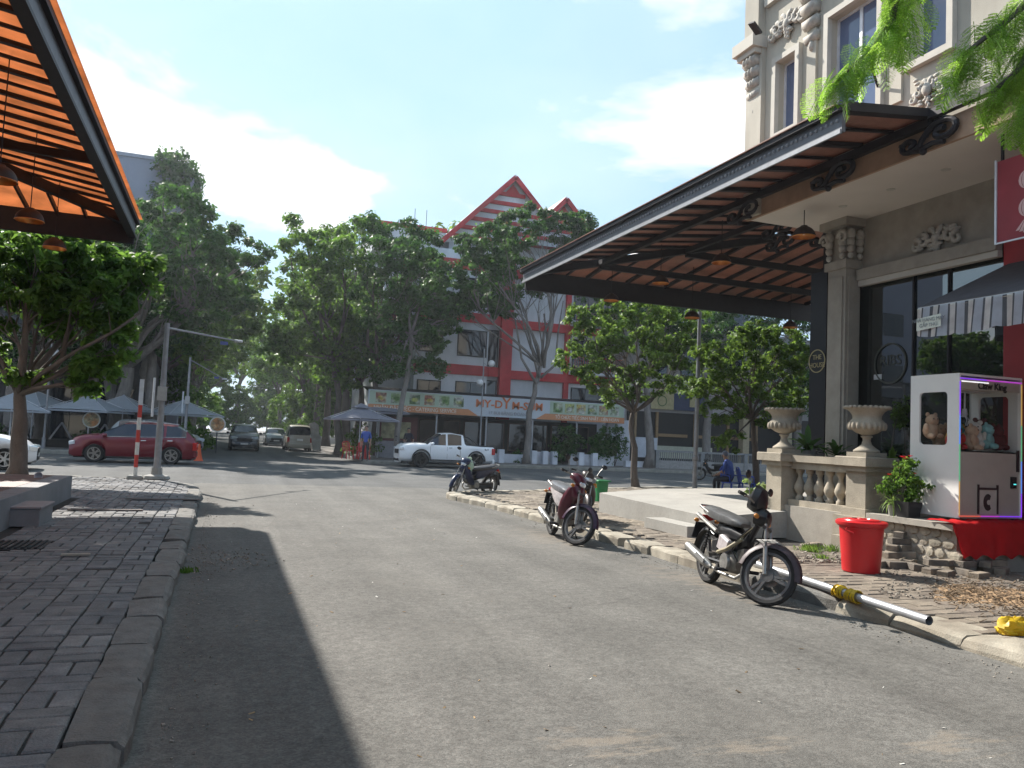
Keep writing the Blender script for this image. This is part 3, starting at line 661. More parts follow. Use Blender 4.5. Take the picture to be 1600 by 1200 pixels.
# ------------------------------------------------------------------ corner building on the right
stone = mat('carved_stone', (0.36, 0.315, 0.245), 0.85, var=0.14, scale=5, bump=0.5, bscale=50, fine=.08, tint=(0.29, 0.255, 0.2))
stone_g = mat('grey_stone', (0.33, 0.30, 0.255), 0.85, var=0.12, scale=4, bump=0.3)
relief = mat('relief_grey', (0.42, 0.395, 0.35), 0.85, var=0.2, scale=12, bump=0.4)
white_pl = mat('soffit_plaster', (0.66, 0.61, 0.55), 0.9, var=0.04, scale=1.5)
frame_m = mat('window_trim', (0.49, 0.46, 0.40), 0.8, var=0.06)
alu = mat('window_frame', (0.62, 0.63, 0.66), 0.4, .2)
win_glass = glass_mat('window_glass', (0.10, 0.13, 0.22), alpha=0, rough=.02)
dark_glass = glass_mat('dark_glass', (0.010, 0.014, 0.014), alpha=0.10, rough=.012); dark_glass.node_tree.nodes['Principled BSDF'].inputs['IOR'].default_value = 2.1
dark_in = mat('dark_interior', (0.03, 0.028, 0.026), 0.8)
XW = 9.0; ZS = 5.88
t = thing('corner_building', (14, 3, ZP), 'cream corner building with carved stucco ornaments and blue windows above the brown canopy', 'building')
# upper wall cut round its openings: list of (y0, y1, z0, z1) holes, solid cells in between
def wall_with_holes(name, x0, x1, y0, y1, z0, z1, holes, m, par):
    ys = sorted({y0, y1, *[h[0] for h in holes], *[h[1] for h in holes]}); zs = sorted({z0, z1, *[h[2] for h in holes], *[h[3] for h in holes]})
    b_ = MB()
    for a, b2 in zip(ys, ys[1:]):
        run = None
        for c, d in zip(zs, zs[1:]):
            if any(h[0] <= a and b2 <= h[1] and h[2] <= c and d <= h[3] for h in holes): continue
            b_.quad((x0, b2, c), (x0, a, c), (x0, a, d), (x0, b2, d))
    for h in holes:
        a, b2, c, d = h; b_.quad((x0, b2, c), (x1, b2, c), (x1, b2, d), (x0, b2, d)); b_.quad((x0, a, d), (x1, a, d), (x1, a, c), (x0, a, c)); b_.quad((x0, a, c), (x1, a, c), (x1, b2, c), (x0, b2, c)); b_.quad((x0, b2, d), (x1, b2, d), (x1, a, d), (x0, a, d))
    return b_.build(name, m, par)
rows = [(6.95, 8.62), (10.4, 12.1), (13.9, 15.6)]
holes = []
cols_ = [(11.10, 11.62, 0), (9.25, 10.30, 1), (8.0, 8.62, 2), (5.0, 6.6, 3), (2.2, 3.2, 4), (-1, .6, 5)]
for (z0, z1) in rows:
    for a, b2, k in cols_:
        holes.append((a, b2, z0 + (.28 if k in (0, 2) else -.35), z1 - (.08 if k == 0 else -.1)))
wall_with_holes('upper_wall', XW, XW + .3, -6, 12.42, ZS, 17.5, holes, stucco, t)
MB().quad((XW, 12.42, ZS), (XW, 12.42, 17.5), (24, 12.42, 17.5), (24, 12.42, ZS)).build('end_wall', stucco, t)
MB().box(XW - .25, 24, -6, 12.7, 17.5, 17.9).build('cornice', stucco_l, t)
for a, b2, z0, z1 in holes:
    fr = MB(); q = .1
    fr.box(XW - .09, XW - .003, a - q, a, z0 - q, z1 + q); fr.box(XW - .09, XW - .003, b2, b2 + q, z0 - q, z1 + q)
    fr.box(XW - .09, XW - .003, a, b2, z0 - q, z0); fr.box(XW - .09, XW - .003, a, b2, z1, z1 + q)
    fo = fr.build('window_surround', frame_m, t)
    wn = MB(); q = .045; xg = XW + .13
    wn.box(xg - .02, xg + .03, a, a + q, z0, z1); wn.box(xg - .02, xg + .03, b2 - q, b2, z0, z1); wn.box(xg - .02, xg + .03, a + q, b2 - q, z0, z0 + q); wn.box(xg - .02, xg + .03, a + q, b2 - q, z1 - q, z1)
    if b2 - a > .9: wn.box(xg - .02, xg + .03, (a + b2) / 2 - .03, (a + b2) / 2 + .03, z0 + q, z1 - q)
    wo = wn.build('window', alu, t)
    MB().box(xg, xg + .01, a + q, b2 - q, z0 + q, z1 - q).build('pane', win_glass, wo)
# pilasters at the corner and between bays
MB().box(XW - .10, XW - .003, 12.0, 12.45, ZS, 9.0).build('pilaster', stucco, t)
MB().box(XW - .32, XW - .003, 11.98, 12.62, 9.0, 9.22).build('ledge', stucco_l, t)
MB().box(XW - .25, XW - .003, 12.02, 12.56, 8.9, 9.0).build('ledge', stucco_l, t)
MB().box(XW - .16, XW - .003, 12.05, 12.46, 9.22, 17.4).build('pilaster', stucco, t)
for yq in (10.72, 8.9):
    MB().box(XW - .05, XW - .003, yq - .1, yq + .12, 6.75, 17.4).build('pilaster', stucco, t)
for z in (9.75, 13.2): MB().box(XW - .09, XW - .003, -6, 11.98, z, z + .14).build('string_course', stucco_l, t)
def ornament(par, c, w_, h_, seed, nm='ornament', kind='swag'):
    """acanthus scrolls: curled tubes with leaf lobes"""
    r = random.Random(seed); b_ = MB(); c = Vector(c)
    for sgn in (-1, 1):
        for q in range(3):
            cy, cz = sgn * w_ * (.16 + .17 * q), -h_ * (.12 * q) + h_ * .12; pts = []
            for k in range(14):
                a = (PI * .5 + sgn * 0) + sgn * k * .45; rr = w_ * .15 * (1 - k / 16); pts.append(c + Vector((-.05 - .03 * k / 14, cy + rr * math.cos(a), cz + rr * math.sin(a))))
            b_.tube(pts, [.05 * w_ * (1 - k / 22) + .012 for k in range(14)], 5)
        for q in range(7):
            a = r.uniform(-.3, .6); cy, cz = sgn * w_ * r.uniform(.05, .5), h_ * r.uniform(-.35, .35)
            b_.ball(c + Vector((-.05, cy, cz)), w_ * .07, 6, 4, (.8, 1.5, .7))
    b_.ball(c + Vector((-.08, 0, 0)), min(w_, h_) * .16, 9, 6, (.6, 1, 1.2))
    for k in range(6): b_.ball(c + Vector((-.05, w_ * .03 * (-1) ** k, -h_ * (.15 + .07 * k))), w_ * (.08 - .008 * k), 6, 4, (.9, 1, 1.2))
    return b_.build(nm, relief, par, smooth=True)
def corbel(par, y, ztop, wy, h_, x=XW):
    b_ = MB()
    for q in range(5):
        pr = .24 * (1 - q / 5.2); b_.tube([(x - pr * .55, y - wy / 2, ztop - h_ * (q + .5) / 5), (x - pr * .55, y + wy / 2, ztop - h_ * (q + .5) / 5)], h_ * .12 * (1 - q * .1), 7)
        for s_ in (-1, 0, 1): b_.ball((x - pr, y + s_ * wy * .3 * (1 - q * .12), ztop - h_ * (q + .5) / 5), .045, 6, 4, (1, .8, 1.5))
    b_.ball((x - .05, y, ztop - h_ * 1.02), .06, 6, 5, (1, 1, 1.6))
    return b_.build('corbel', relief, par, smooth=True)
corbel(t, 12.24, 8.9, .34, 1.0)
for (a, b2) in ((10.72, .3), (8.86, .3)): corbel(t, a, 9.72, b2, 1.25)
for z in (9.15, 12.65, 16.2):
    ornament(t, (XW, 11.36, z), .85, .5, int(z * 7)); ornament(t, (XW, 9.78, z + .25), .9, .45, int(z * 9)); ornament(t, (XW, 8.3, z), .7, .5, int(z * 5))
ornament(t, (XW, 8.32, 6.72), .5, .62, 77)
# flood lights on the wall
for (u, v, lb) in ((1180, 44, 'ledge_light'),):
    q = onX(u, v, XW - .5); MB().cbox(q, (.26, .14, .04), .3, .2, .5).build('flood_light', iron, t)
MB().tube([(XW, 9.25, 7.05), (XW - .3, 9.1, 7.3), (XW - .45, 9.0, 7.5)], .02, 6).build('flood_light', iron, t)
# soffit and deep inner wall on the ground floor
XI = 10.75
MB().box(XW + .02, 24, -6, 12.40, ZS - .02, ZS + .1).build('soffit', white_pl, t)
edge = mat('soffit_edge', (0.40, 0.26, 0.17), 0.7, var=.2, scale=3)
MB().box(XW - .03, XW + .02, -6, 12.44, ZS - .03, ZS + .33).build('edge_beam', edge, t)
for (u, v) in ((1317, 323), (1392, 297), (1478, 266)):
    q = onZ(u, v, ZS - .03); MB().lathe([(.001, 0), (.06, 0), (.075, .012)], q, 14).build('downlight', mat('downlight', (.5, .48, .42), .4), t)
MB().box(XI, XI + .3, 8.62, 12.2, 4.92, ZS - .02).build('lintel', stone_g, t)
MB().box(XI - .14, XI, 8.62, 11.4, 4.72, 4.92).build('lintel_moulding', stone_g, t)
MB().box(XI - .1, XI, 8.62, 11.4, 4.62, 4.72).build('lintel_moulding', stucco_l, t)
ornament(t, (XI, 9.75, 5.15), .8, .45, 5)
# stone column with carved capital
cx0, cx1, cy0, cy1 = 10.42, 10.75, 11.45, 11.90
MB().box(cx0, cx1, cy0, cy1, .74, 5.0).build('column', stone_g, t)
MB().box(cx0 - .03, cx0, cy0 + .06, cy1 - .06, 1.1, 4.8).build('column_panel', stone_g, t)
MB().box(cx0 + .06, cx1 - .06, cy0 - .03, cy0, 1.1, 4.8).build('column_panel', stone_g, t)
MB().box(cx0 - .08, cx1 + .08, cy0 - .08, cy1 + .08, .74, 1.02).build('column_base', stone_g, t)
cap = MB(); cap.box(cx0 - .05, cx1 + .05, cy0 - .05, cy1 + .05, 4.95, 5.1); cap.box(cx0 - .12, cx1 + .12, cy0 - .12, cy1 + .12, 5.72, ZS - .02); cap.box(cx0 + .02, cx1 - .02, cy0 + .02, cy1 - .02, 5.1, 5.72)
cap.build('capital', stone_g, t)
cb_ = MB()
for (xx, yy) in ((cx0 - .04, cy0 + .06), (cx0 - .04, cy1 - .06), (cx0 + .06, cy0 - .04), (cx1 - .06, cy0 - .04)):
    for q in range(4): cb_.ball((xx, yy, 5.18 + q * .13), .055 + .012 * q, 8, 6, (1, 1, 1.2))
cb_.build('capital_leaves', relief, t, smooth=True)
for sgn, yy in ((1, cy0), (-1, cy1)):
    cb_ = MB(); pts = [Vector((cx0 - .1, yy + sgn * 0, 5.5)) + Vector((0, .13 * (1 - k / 18) * math.cos(k * .5), .13 * (1 - k / 18) * math.sin(k * .5))) for k in range(16)]; cb_.tube(pts, .03, 6); cb_.build('capital_scroll', relief, t, smooth=True)
# black clad column with round sign
bk = mat('black_cladding', (0.012, 0.012, 0.016), .35, var=.1)
MB().box(10.75, 11.25, 11.95, 12.42, .74, ZS - .02).build('black_column', bk, t)
MB().box(10.42, 10.74, 11.93, 12.36, .74, 5.0).build('black_column', bk, t)
gold = mat('old_gold', (0.42, 0.36, 0.2), .45, .4)
def round_logo(par, c, r, ax, m=gold, txt=('RED', 'BBQ')):
    """ring with two lines of lettering; ax: 'x' faces -X, 'y' faces -Y"""
    Mx = Matrix.Rotation(-PI / 2, 4, 'Y') if ax == 'x' else Matrix.Rotation(PI / 2, 4, 'X')
    b_ = MB(); ring = [(r * .92, 0), (r, 0), (r, .012), (r * .92, .012), (r * .92, 0)]
    b_.lathe(ring, (0, 0, 0), 36, Mx); b_.v = [tuple(Vector(q) + Vector(c)) for q in b_.v]
    return b_.build('round_logo', m, par)
q = Vector((10.41, 12.14, 3.3)); round_logo(t, q, .22, 'x')
for i, s_ in enumerate(('THE', 'HOUSE')):
    text_part('lettering', s_, .13, (10.405, 12.14, 3.37 - i * .15), (PI / 2, 0, -PI / 2), gold, t, wpos(t), ext=.004)
# shop glass with mullions
gl = thing('shop_window', (XI + .1, 9.6, .74), 'tall dark shop window with faint round logo between stone column and red wall', 'window')
for (a, b2) in ((8.66, 9.6), (9.63, 10.3), (10.33, 12.0)):
    MB().box(XI + .1, XI + .115, a, b2, .78, 4.88).build('pane', dark_glass, gl)
for a in (8.62, 9.6, 10.3, 12.0): MB().box(XI + .06, XI + .14, a, a + .03, .74, 4.9).build('mullion', iron, gl)
MB().box(XI + .06, XI + .14, 8.66, 12, .74, .78).build('bottom_rail', iron, gl)
faint = mat('faded_print', (0.055, 0.058, 0.05), .6)
q = onX(1391, 568, XI + .09); round_logo(gl, (XI + .088, q.y, q.z), .36, 'x', faint)
text_part('lettering', 'RIBS', .26, (XI + .09, q.y, q.z + .05), (PI / 2, 0, -PI / 2), faint, gl, wpos(gl), ext=.003)
q = onX(1372, 589, XI + .09); MB().box(XI + .08, XI + .088, q.y - .09, q.y + .09, q.z - .045, q.z + .045).build('sticker', mat('sticker', (.45, .47, .48), .6), gl)
# dim interior seen through the glass
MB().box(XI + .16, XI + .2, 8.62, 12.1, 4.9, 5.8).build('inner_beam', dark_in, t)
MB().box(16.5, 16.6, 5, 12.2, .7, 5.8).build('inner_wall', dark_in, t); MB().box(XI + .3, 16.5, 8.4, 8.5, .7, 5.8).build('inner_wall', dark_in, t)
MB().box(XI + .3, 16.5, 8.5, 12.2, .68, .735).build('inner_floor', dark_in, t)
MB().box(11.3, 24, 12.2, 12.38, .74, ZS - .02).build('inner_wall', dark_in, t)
# red neighbour shop
red = mat('red_paint', (0.36, 0.03, 0.035), .6, var=.12, scale=2)
s_ = thing('red_shop', (11.5, 4, ZP), 'deep red painted shop front at the right edge of the picture', 'shop')
MB().box(XI, XI + .35, -5, 8.6, .2, ZS - .03).build('wall', red, s_)
MB().box(10.35, 11.0, 4.2, 7.4, ZP, .72).build('plinth', mat('red_dark', (.2, .025, .028), .7), s_)
# paper lantern sign
sg = thing('lantern_sign', (9.32, 6.8, 4.4), 'dark red hanging sign panel printed with two pale paper lanterns', 'sign')
MB().box(9.32, 9.38, 5.9, 7.55, 4.42, 5.5).build('panel', mat('sign_red', (0.27, 0.03, 0.04), .5, var=.15, scale=2), sg)
MB().box(9.30, 9.318, 7.55, 7.575, 4.40, 5.52).build('panel_edge', alu, sg); MB().box(9.30, 9.318, 5.9, 7.55, 4.40, 4.42).build('panel_edge', alu, sg)
MB().beam((9.35, 7.5, 5.5), (9.35, 7.5, ZS), .03, .03).build('hanger', iron, sg); MB().beam((9.35, 6.0, 5.5), (9.35, 6.0, ZS), .03, .03).build('hanger', iron, sg)
pk = mat('lantern_print', (0.62, 0.40, 0.38), .6)
def lantern(y, z, r):
    b_ = MB(); n = 18
    for k in range(6):
        a0 = -1 + k / 3 + .03; a1 = -1 + (k + 1) / 3 - .03; L_ = []
        for j in range(9):
            th = -PI / 2 + PI * j / 8; L_.append((a0 * r * math.cos(th) , r * .95 * math.sin(th)))
        Rr = [(a1 * r * math.cos(-PI / 2 + PI * j / 8), r * .95 * math.sin(-PI / 2 + PI * j / 8)) for j in range(9)]
        vs = [(9.316, y + u, z + v) for u, v in L_] + [(9.316, y + u, z + v) for u, v in Rr]
        b_.add(vs, [(j, j + 1, 10 + j, 9 + j) for j in range(8)])
    b_.box(9.314, 9.317, y - .05, y + .05, z + r, z + r + .03); b_.box(9.314, 9.317, y - .05, y + .05, z - r - .03, z - r)
    return b_.build('lantern_print', pk, sg)
lantern(7.12, 5.16, .135); lantern(7.12, 4.80, .135)
tb = MB(); tb.box(9.314, 9.317, 7.118, 7.124, 5.3, 5.45)
for k in range(6): tb.add([(9.316, 7.12 + (k - 2.5) * .02, 4.64), (9.316, 7.12 + (k - 1.9) * .02, 4.64), (9.316, 7.12 + (k - 1.6) * .05, 4.47 + .02 * abs(k - 2.5)), (9.316, 7.12 + (k - 2.6) * .05, 4.47 + .02 * abs(k - 2.5))], [(0, 1, 2, 3)])
tb.build('tassel_print', pk, sg)
# awning
aw = thing('striped_awning', (9.0, 7, 3.2), 'grey and white striped fabric awning with scalloped edge and a small notice', 'awning')
sW = mat('awning_white', (0.86, 0.86, 0.83), .85, var=.15, scale=6, trans=.5, tint=(.74, .73, .69)); sG = mat('awning_grey', (0.56, 0.61, 0.67), .85, var=.12, scale=6, trans=.5); sD = mat('awning_dark', (0.09, 0.09, 0.10), .9, var=.15, trans=.1)
sB = mat('awning_binding', (0.55, 0.44, 0.34), .9)
yA, yB = 8.52, 4.0; zt, zb = 3.66, 3.24
n = 160; strp = {0: MB(), 1: MB(), 2: MB()}; pat = [0, 0, 0, 2, 1, 1, 1, 1, 2, 2, 0, 0, 0, 2, 1, 1, 1, 1, 2]
bd = MB()
for k in range(n):
    y0_, y1_ = yA - (yA - yB) * k / n, yA - (yA - yB) * (k + 1) / n
    f = lambda y: .03 * math.sin(y * 9) + .015 * math.sin(y * 23)
    g_ = lambda y: zb + .035 * abs(math.sin((yA - y) * PI / .62)) ** .6 * -1 + .035 + .02 * math.sin(y * 3)
    strp[pat[k % len(pat)]].quad((9.0 + f(y0_) * .3, y0_, zt), (9.0 + f(y1_) * .3, y1_, zt), (8.97 + f(y1_), y1_, g_(y1_)), (8.97 + f(y0_), y0_, g_(y0_)))
    if k % 4 == 0: bd.quad((9.005, y0_, zt - .03), (9.005, yA - (yA - yB) * (k + 4) / n, zt - .03), (9.06, yA - (yA - yB) * (k + 4) / n, zt + .035), (9.06, y0_, zt + .035))
for k, m_ in ((0, sW), (1, sG), (2, sD)): strp[k].build('valance_stripe', m_, aw)
bd.build('binding', sB, aw)
MB().quad((9.03, yA, zt + .02), (9.03, yB, zt + .02), (10.74, yB, 4.5), (10.74, yA, 4.5)).build('canvas', sD, aw)
MB().add([(9.03, yA, zt + .01), (10.74, yA, 4.49), (10.74, yA, 4.2), (9.0, yA, zb + .05)], [(0, 1, 2, 3)]).build('end_flap', sD, aw)
MB().beam((9.05, yA, zt - .01), (10.74, yA, 4.44), .03, .03).build('awning_arm', alu, aw); MB().beam((9.04, yA, zt), (9.04, yB, zt), .03, .03).build('front_bar', alu, aw)
nt_ = MB(); nt_.quad((8.935, 8.46, 3.33), (8.935, 8.06, 3.36), (8.935, 8.06, 3.53), (8.935, 8.46, 3.5)); nt_.build('notice', mat('notice', (.62, .64, .56), .7), aw)
for i, s in enumerate(('NHÀ HÀNG MÁY', 'GẮP THÚ')): text_part('notice_text', s, .07, (8.93, 8.26, 3.47 - i * .075), (PI / 2, 0, -PI / 2), mat('ink_grey', (.2, .22, .24), .7), aw, wpos(aw), ext=.001)

# terrace with stone face, and its parts
tr = thing('stone_terrace', (9.1, 9, ZP), 'rough stone faced terrace under the claw machine and pillars', 'terrace')
MB().box(9.12, 24, 9.3, 12.38, ZP - .02, .68).build('terrace_body', stone_g, tr); MB().box(9.12, XI, 7.95, 9.3, ZP - .02, .68).build('terrace_body', stone_g, tr)
MB().box(9.02, 9.6, 7.92, 9.42, .66, .74).build('coping', stone_g, tr)
MB().box(9.62, XI, 7.93, 9.3, .682, .72).build('terrace_floor', stone_g, tr)
r = random.Random(5)
for j in range(4):
    yy = 9.35
    while yy > 8.05:
        w_ = r.uniform(.12, .26); h_ = .135; zc = ZP + .07 + j * h_
        b_ = MB(); pts = []
        n = 7
        cen = (9.105 + r.uniform(-.012, .008), yy - w_ / 2, zc)
        ring = [(w_ * .52 * math.cos(2 * PI * k / n + .3) * r.uniform(.85, 1.12), h_ * .58 * math.sin(2 * PI * k / n + .3) * r.uniform(.85, 1.1)) for k in range(n)]
        vs = [(9.14, cen[1] + u, cen[2] + v) for u, v in ring] + [(cen[0], cen[1] + u * .82, cen[2] + v * .82) for u, v in ring] + [(cen[0] - .008, cen[1], cen[2])]
        b_.add(vs, [(k, (k + 1) % n, n + (k + 1) % n, n + k) for k in range(n)] + [(n + k, n + (k + 1) % n, 2 * n) for k in range(n)])
        b_.build('stone', mat('rubble_stone', (0.36, 0.32, 0.25), .9, var=.25, scale=14, bump=.7, obrand=.25, tint=(.28, .24, .19)), tr); yy -= w_ * .96
MB().box(8.98, 9.5, 9.42, 10.06, ZP - .02, .66).build('pier_plinth', stone, tr); MB().box(8.86, 9.0, 9.5, 9.95, ZP - .02, .36).build('pier_plinth', stone, tr)

# balustrade with two piers
bs = thing('balustrade', (9.4, 10.6, ZP), 'carved stone balustrade of turned balusters between two piers', 'balustrade')
def pier(y0, y1, x0, x1, zb_):
    MB().box(x0, x1, y0, y1, zb_, 1.34).build('pier', stone, bs)
    MB().box(x0 - .06, x1 + .06, y0 - .06, y1 + .06, 1.34, 1.42).build('pier_cap', stone, bs)
    MB().cbox(((x0 + x1) / 2, (y0 + y1) / 2, 1.49), (x1 - x0 + .24, y1 - y0 + .24, .14), bev=.012).build('pier_cap', stone, bs)
    MB().box(x0 + .0, x1 - .0, y0 + .0, y1 - .0, 1.56, 1.63).build('urn_base', stone, bs)
    MB().box(x0 - .05, x1 + .05, y0 - .05, y1 + .05, zb_, zb_ + .12).build('pier_foot', stone, bs)
pier(11.38, 11.78, 9.05, 9.45, ZP); pier(9.52, 9.92, 9.1, 9.5, .66)
MB().box(9.22, 9.46, 9.93, 11.37, 1.30, 1.42).build('top_rail', stone, bs); MB().box(9.16, 9.52, 9.93, 11.37, 1.42, 1.53).build('top_rail', stone, bs)
MB().box(9.18, 9.5, 9.93, 11.37, .62, .78).build('bottom_rail', stone, bs); MB().box(9.24, 9.6, 9.93, 11.37, ZP - .02, .62).build('base_wall', stone, bs)
MB().box(9.225, 9.24, 10.35, 10.85, .2, .36).build('vent', mat('vent_dark', (.03, .03, .03), .8), bs)
prof = [(.07, 0), (.07, .05), (.045, .07), (.05, .1), (.085, .15), (.10, .2), (.09, .25), (.05, .34), (.035, .4), (.045, .42), (.045, .44), (.07, .46), (.07, .52)]
bm_ = MB().lathe(prof, n=14).mesh('baluster', True); bm_.materials.append(stone)
for k in range(6): inst(bm_, 'baluster', bs, Vector((9.34, 10.05 + k * .24, .78)) - bs.location)
# right hand return of the rail behind the flower pots
MB().box(9.5, 10.0, 9.62, 9.86, 1.30, 1.5).build('top_rail', stone, bs); MB().box(9.5, 10.0, 9.66, 9.82, .66, 1.3).build('return_wall', stone, bs)
def urn(x, y, z, label):
    u = thing('stone_urn', (x, y, z), label, 'urn', 'stone urns on the balustrade piers', absolute=False)
    MB().lathe([(.001, .0), (.19, .0), (.19, .03), (.16, .05), (.12, .08), (.075, .12), (.055, .18), (.06, .22), (.085, .235), (.085, .25), (.06, .26)], n=24, cap=False).build('urn_foot', stone, u, smooth=True)
    MB().lathe([(.06, .26), (.16, .30), (.24, .36), (.265, .42), (.25, .47), (.21, .51), (.21, .56), (.25, .62), (.30, .66), (.31, .70), (.28, .70), (.2, .62), (.001, .56)], n=28).build('urn_bowl', stone, u, smooth=True)
    rim = MB()
    for k in range(26): a = 2 * PI * k / 26; rim.ball((.315 * math.cos(a), .315 * math.sin(a), .685), .036, 6, 5, (1, 1, .8))
    rim.build('urn_rim', stone, u, smooth=True)
    gd = MB()
    for k in range(20): a = 2 * PI * k / 20; gd.ball((.255 * math.cos(a), .255 * math.sin(a), .40), .035, 6, 5, (1, 1, 1.8))
    gd.build('gadroon_band', stone, u, smooth=True); return u
urn(9.25, 11.58, 1.63, 'stone urn on the farther pier, beside the leafy potted plant'); urn(9.3, 9.72, 1.63, 'stone urn on the nearer pier next to the claw machine')

# low grey platform reaching out over the pavement
lp = thing('grey_platform', (8.5, 13, ZP), 'low smooth grey concrete platform on the right pavement', 'platform')
pc = mat('platform_concrete', (0.33, 0.315, 0.285), .85, var=.12, scale=1.5, bump=.25, fine=.06, streak=.5)
MB().add([(7.6, 11.3, ZP), (9.2, 11.3, ZP), (9.2, 16.0, ZP), (7.6, 15.4, ZP), (7.6, 11.3, .46), (9.2, 11.3, .58), (9.2, 16.0, .60), (7.6, 15.4, .53)], [(3, 2, 1, 0), (4, 5, 6, 7), (0, 1, 5, 4), (1, 2, 6, 5), (2, 3, 7, 6), (3, 0, 4, 7)]).build('platform_body', pc, lp)
MB().add([(9.2, 11.9, ZP), (16, 12.42, ZP), (16, 18.5, ZP), (9.2, 16, ZP), (9.2, 11.9, .585), (16, 12.42, .585), (16, 18.5, .585), (9.2, 16.0, .602)], [(3, 2, 1, 0), (4, 5, 6, 7), (0, 1, 5, 4), (1, 2, 6, 5), (2, 3, 7, 6), (3, 0, 4, 7)]).build('platform_body', pc, lp)
MB().box(7.2, 7.59, 11.35, 12.75, ZP, .30).build('step', pc, lp)
# ------------------------------------------------------------------ claw machine
white = mat('machine_white', (0.74, 0.735, 0.70), .35, var=.04, scale=3)
cm = thing('claw_machine', (9.99, 8.58, .75), 'white claw machine full of soft toys with glowing colour edges', 'claw machine')
x0, x1, y0, y1, z0, z1 = 9.4, 10.58, 8.17, 8.99, .80, 2.74
def side_panel(xa, xb, nm):
    b_ = MB(); wy0, wy1, wz0, wz1 = 8.36, 8.83, 1.78, 2.52
    b_.box(xa, xb, y0, wy0, z0, z1); b_.box(xa, xb, wy1, y1, z0, z1); b_.box(xa, xb, wy0, wy1, z0, wz0); b_.box(xa, xb, wy0, wy1, wz1, z1)
    # rounded inner corners
    for (yc, zc, a) in ((wy0, wz0, 0), (wy1, wz0, 1), (wy0, wz1, 3), (wy1, wz1, 2)):
        sy = 1 if yc == wy0 else -1; sz = 1 if zc == wz0 else -1; R = .06; pts = [(yc, zc)]
        for k in range(6): th = PI / 2 * k / 5; pts.append((yc + sy * R * (1 - math.sin(th)), zc + sz * R * (1 - math.cos(th))))
        n = len(pts); vs = [(xa - .0005, a_, b2) for a_, b2 in pts] + [(xb + .0005, a_, b2) for a_, b2 in pts]
        b_.add(vs, [tuple(range(n)), tuple(range(n, 2 * n))[::-1]])
    return b_.build(nm, white, cm)
side_panel(x0, x0 + .03, 'side_panel'); side_panel(x1 - .03, x1, 'side_panel')
clear = glass_mat('clear_pane', (.03, .035, .035), alpha=.9, rough=.02)
MB().box(x0 + .032, x0 + .038, 8.36, 8.83, 1.78, 2.52).build('side_pane', clear, cm)
fp = MB(); fp.box(x0 + .03, x1 - .03, y0 + .02, y0 + .05, z0, 1.72); fp.build('front_panel', mat('machine_front', (0.38, 0.34, 0.29), .4, var=.05), cm)
MB().box(x0 + .03, x1 - .03, y1 - .03, y1, z0, 1.72).build('back_panel', white, cm)
MB().box(x0 + .03, x1 - .03, y1 - .03, y1, 1.72, z1).build('back_glass', clear, cm)
MB().box(x0 + .03, x1 - .03, y0 + .02, y1 - .03, 1.70, 1.72).build('prize_floor', white, cm)
MB().box(x0, x1, y0, y1, z1, z1 + .03).build('top', white, cm); MB().box(x0 + .03, x1 - .03, y0 + .03, y1 - .03, z1 - .16, z1 - .02).build('head_box', white, cm)
MB().box(x0 + .05, x1 - .05, y0 + .03, y0 + .036, 1.73, 2.56).build('front_pane', clear, cm)
MB().box(x0 + .03, x1 - .03, y0 + .012, y0 + .03, 2.56, 2.70).build('name_board', mat('name_board', (0.36, 0.33, 0.27), .5), cm)
MB().box(x0 + .05, x0 + .55, y0 + .005, y0 + .011, 2.655, 2.67).build('light_strip', mat('strip_white', (.9, .9, .9), emit=.5), cm)
text_part('name_text', 'Claw King', .13, (x0 + .62, y0 + .009, 2.615), (PI / 2, 0, 0), mat('ink_black', (.01, .01, .01), .5), cm, wpos(cm), ext=.003, bold=.004)
# colour-changing edge light
def glow(c, nm, a, b2, m=None):
    MB().beam(a, b2, .013, .013).build('edge_light', mat(nm, c, .4, emit=.38, var=.02), cm)
yl = y0 + .0
glow((.25, .05, .9), 'glow_violet', (x0 + .012, yl, 2.66), (x0 + .012, yl, 2.2)); glow((.1, .25, .8), 'glow_blue', (x0 + .012, yl, 2.2), (x0 + .012, yl, 1.8)); glow((.1, .4, .2), 'glow_green', (x0 + .012, yl, 1.8), (x0 + .012, yl, 1.3)); glow((.5, .3, .08), 'glow_amber', (x0 + .012, yl, 1.3), (x0 + .012, yl, .84))
glow((.7, .12, .08), 'glow_red', (x0 + .012, yl, .83), (x0 + .4, yl, .83)); glow((.5, .05, .6), 'glow_magenta', (x0 + .4, yl, .83), (x0 + .75, yl, .83)); glow((.25, .05, .9), 'glow_violet', (x0 + .75, yl, .83), (x1 - .012, yl, .83))
glow((.25, .05, .9), 'glow_violet', (x1 - .012, yl, .83), (x1 - .012, yl, 1.15)); glow((.1, .25, .8), 'glow_blue', (x1 - .012, yl, 1.15), (x1 - .012, yl, 1.6)); glow((.1, .4, .2), 'glow_green', (x1 - .012, yl, 1.6), (x1 - .012, yl, 2.1)); glow((.5, .3, .08), 'glow_amber', (x1 - .012, yl, 2.1), (x1 - .012, yl, 2.68))
glow((.3, .06, .8), 'glow_violet', (x0 + .012, yl, 2.70), (x0 + .5, yl, 2.70)); glow((.5, .05, .6), 'glow_magenta', (x0 + .5, yl, 2.70), (x1 - .012, yl, 2.70))
ink = mat('ink_brown', (.03, .02, .02), .5)
fr = MB(); a, b2, c, d = x0 + .36, x0 + .74, .86, 1.22; fr.box(a, a + .025, y0 + .002, y0 + .019, c, d + .04); fr.box(b2 - .025, b2, y0 + .002, y0 + .019, c, d + .04); fr.box(a + .025, b2 - .025, y0 + .002, y0 + .019, d - .03, d)
fr.build('prize_door_frame', ink, cm); MB().box(a + .025, b2 - .025, y0 + .012, y0 + .019, c, d - .03).build('prize_door', mat('door_pale', (.44, .40, .35), .4), cm)
cpts = []; 
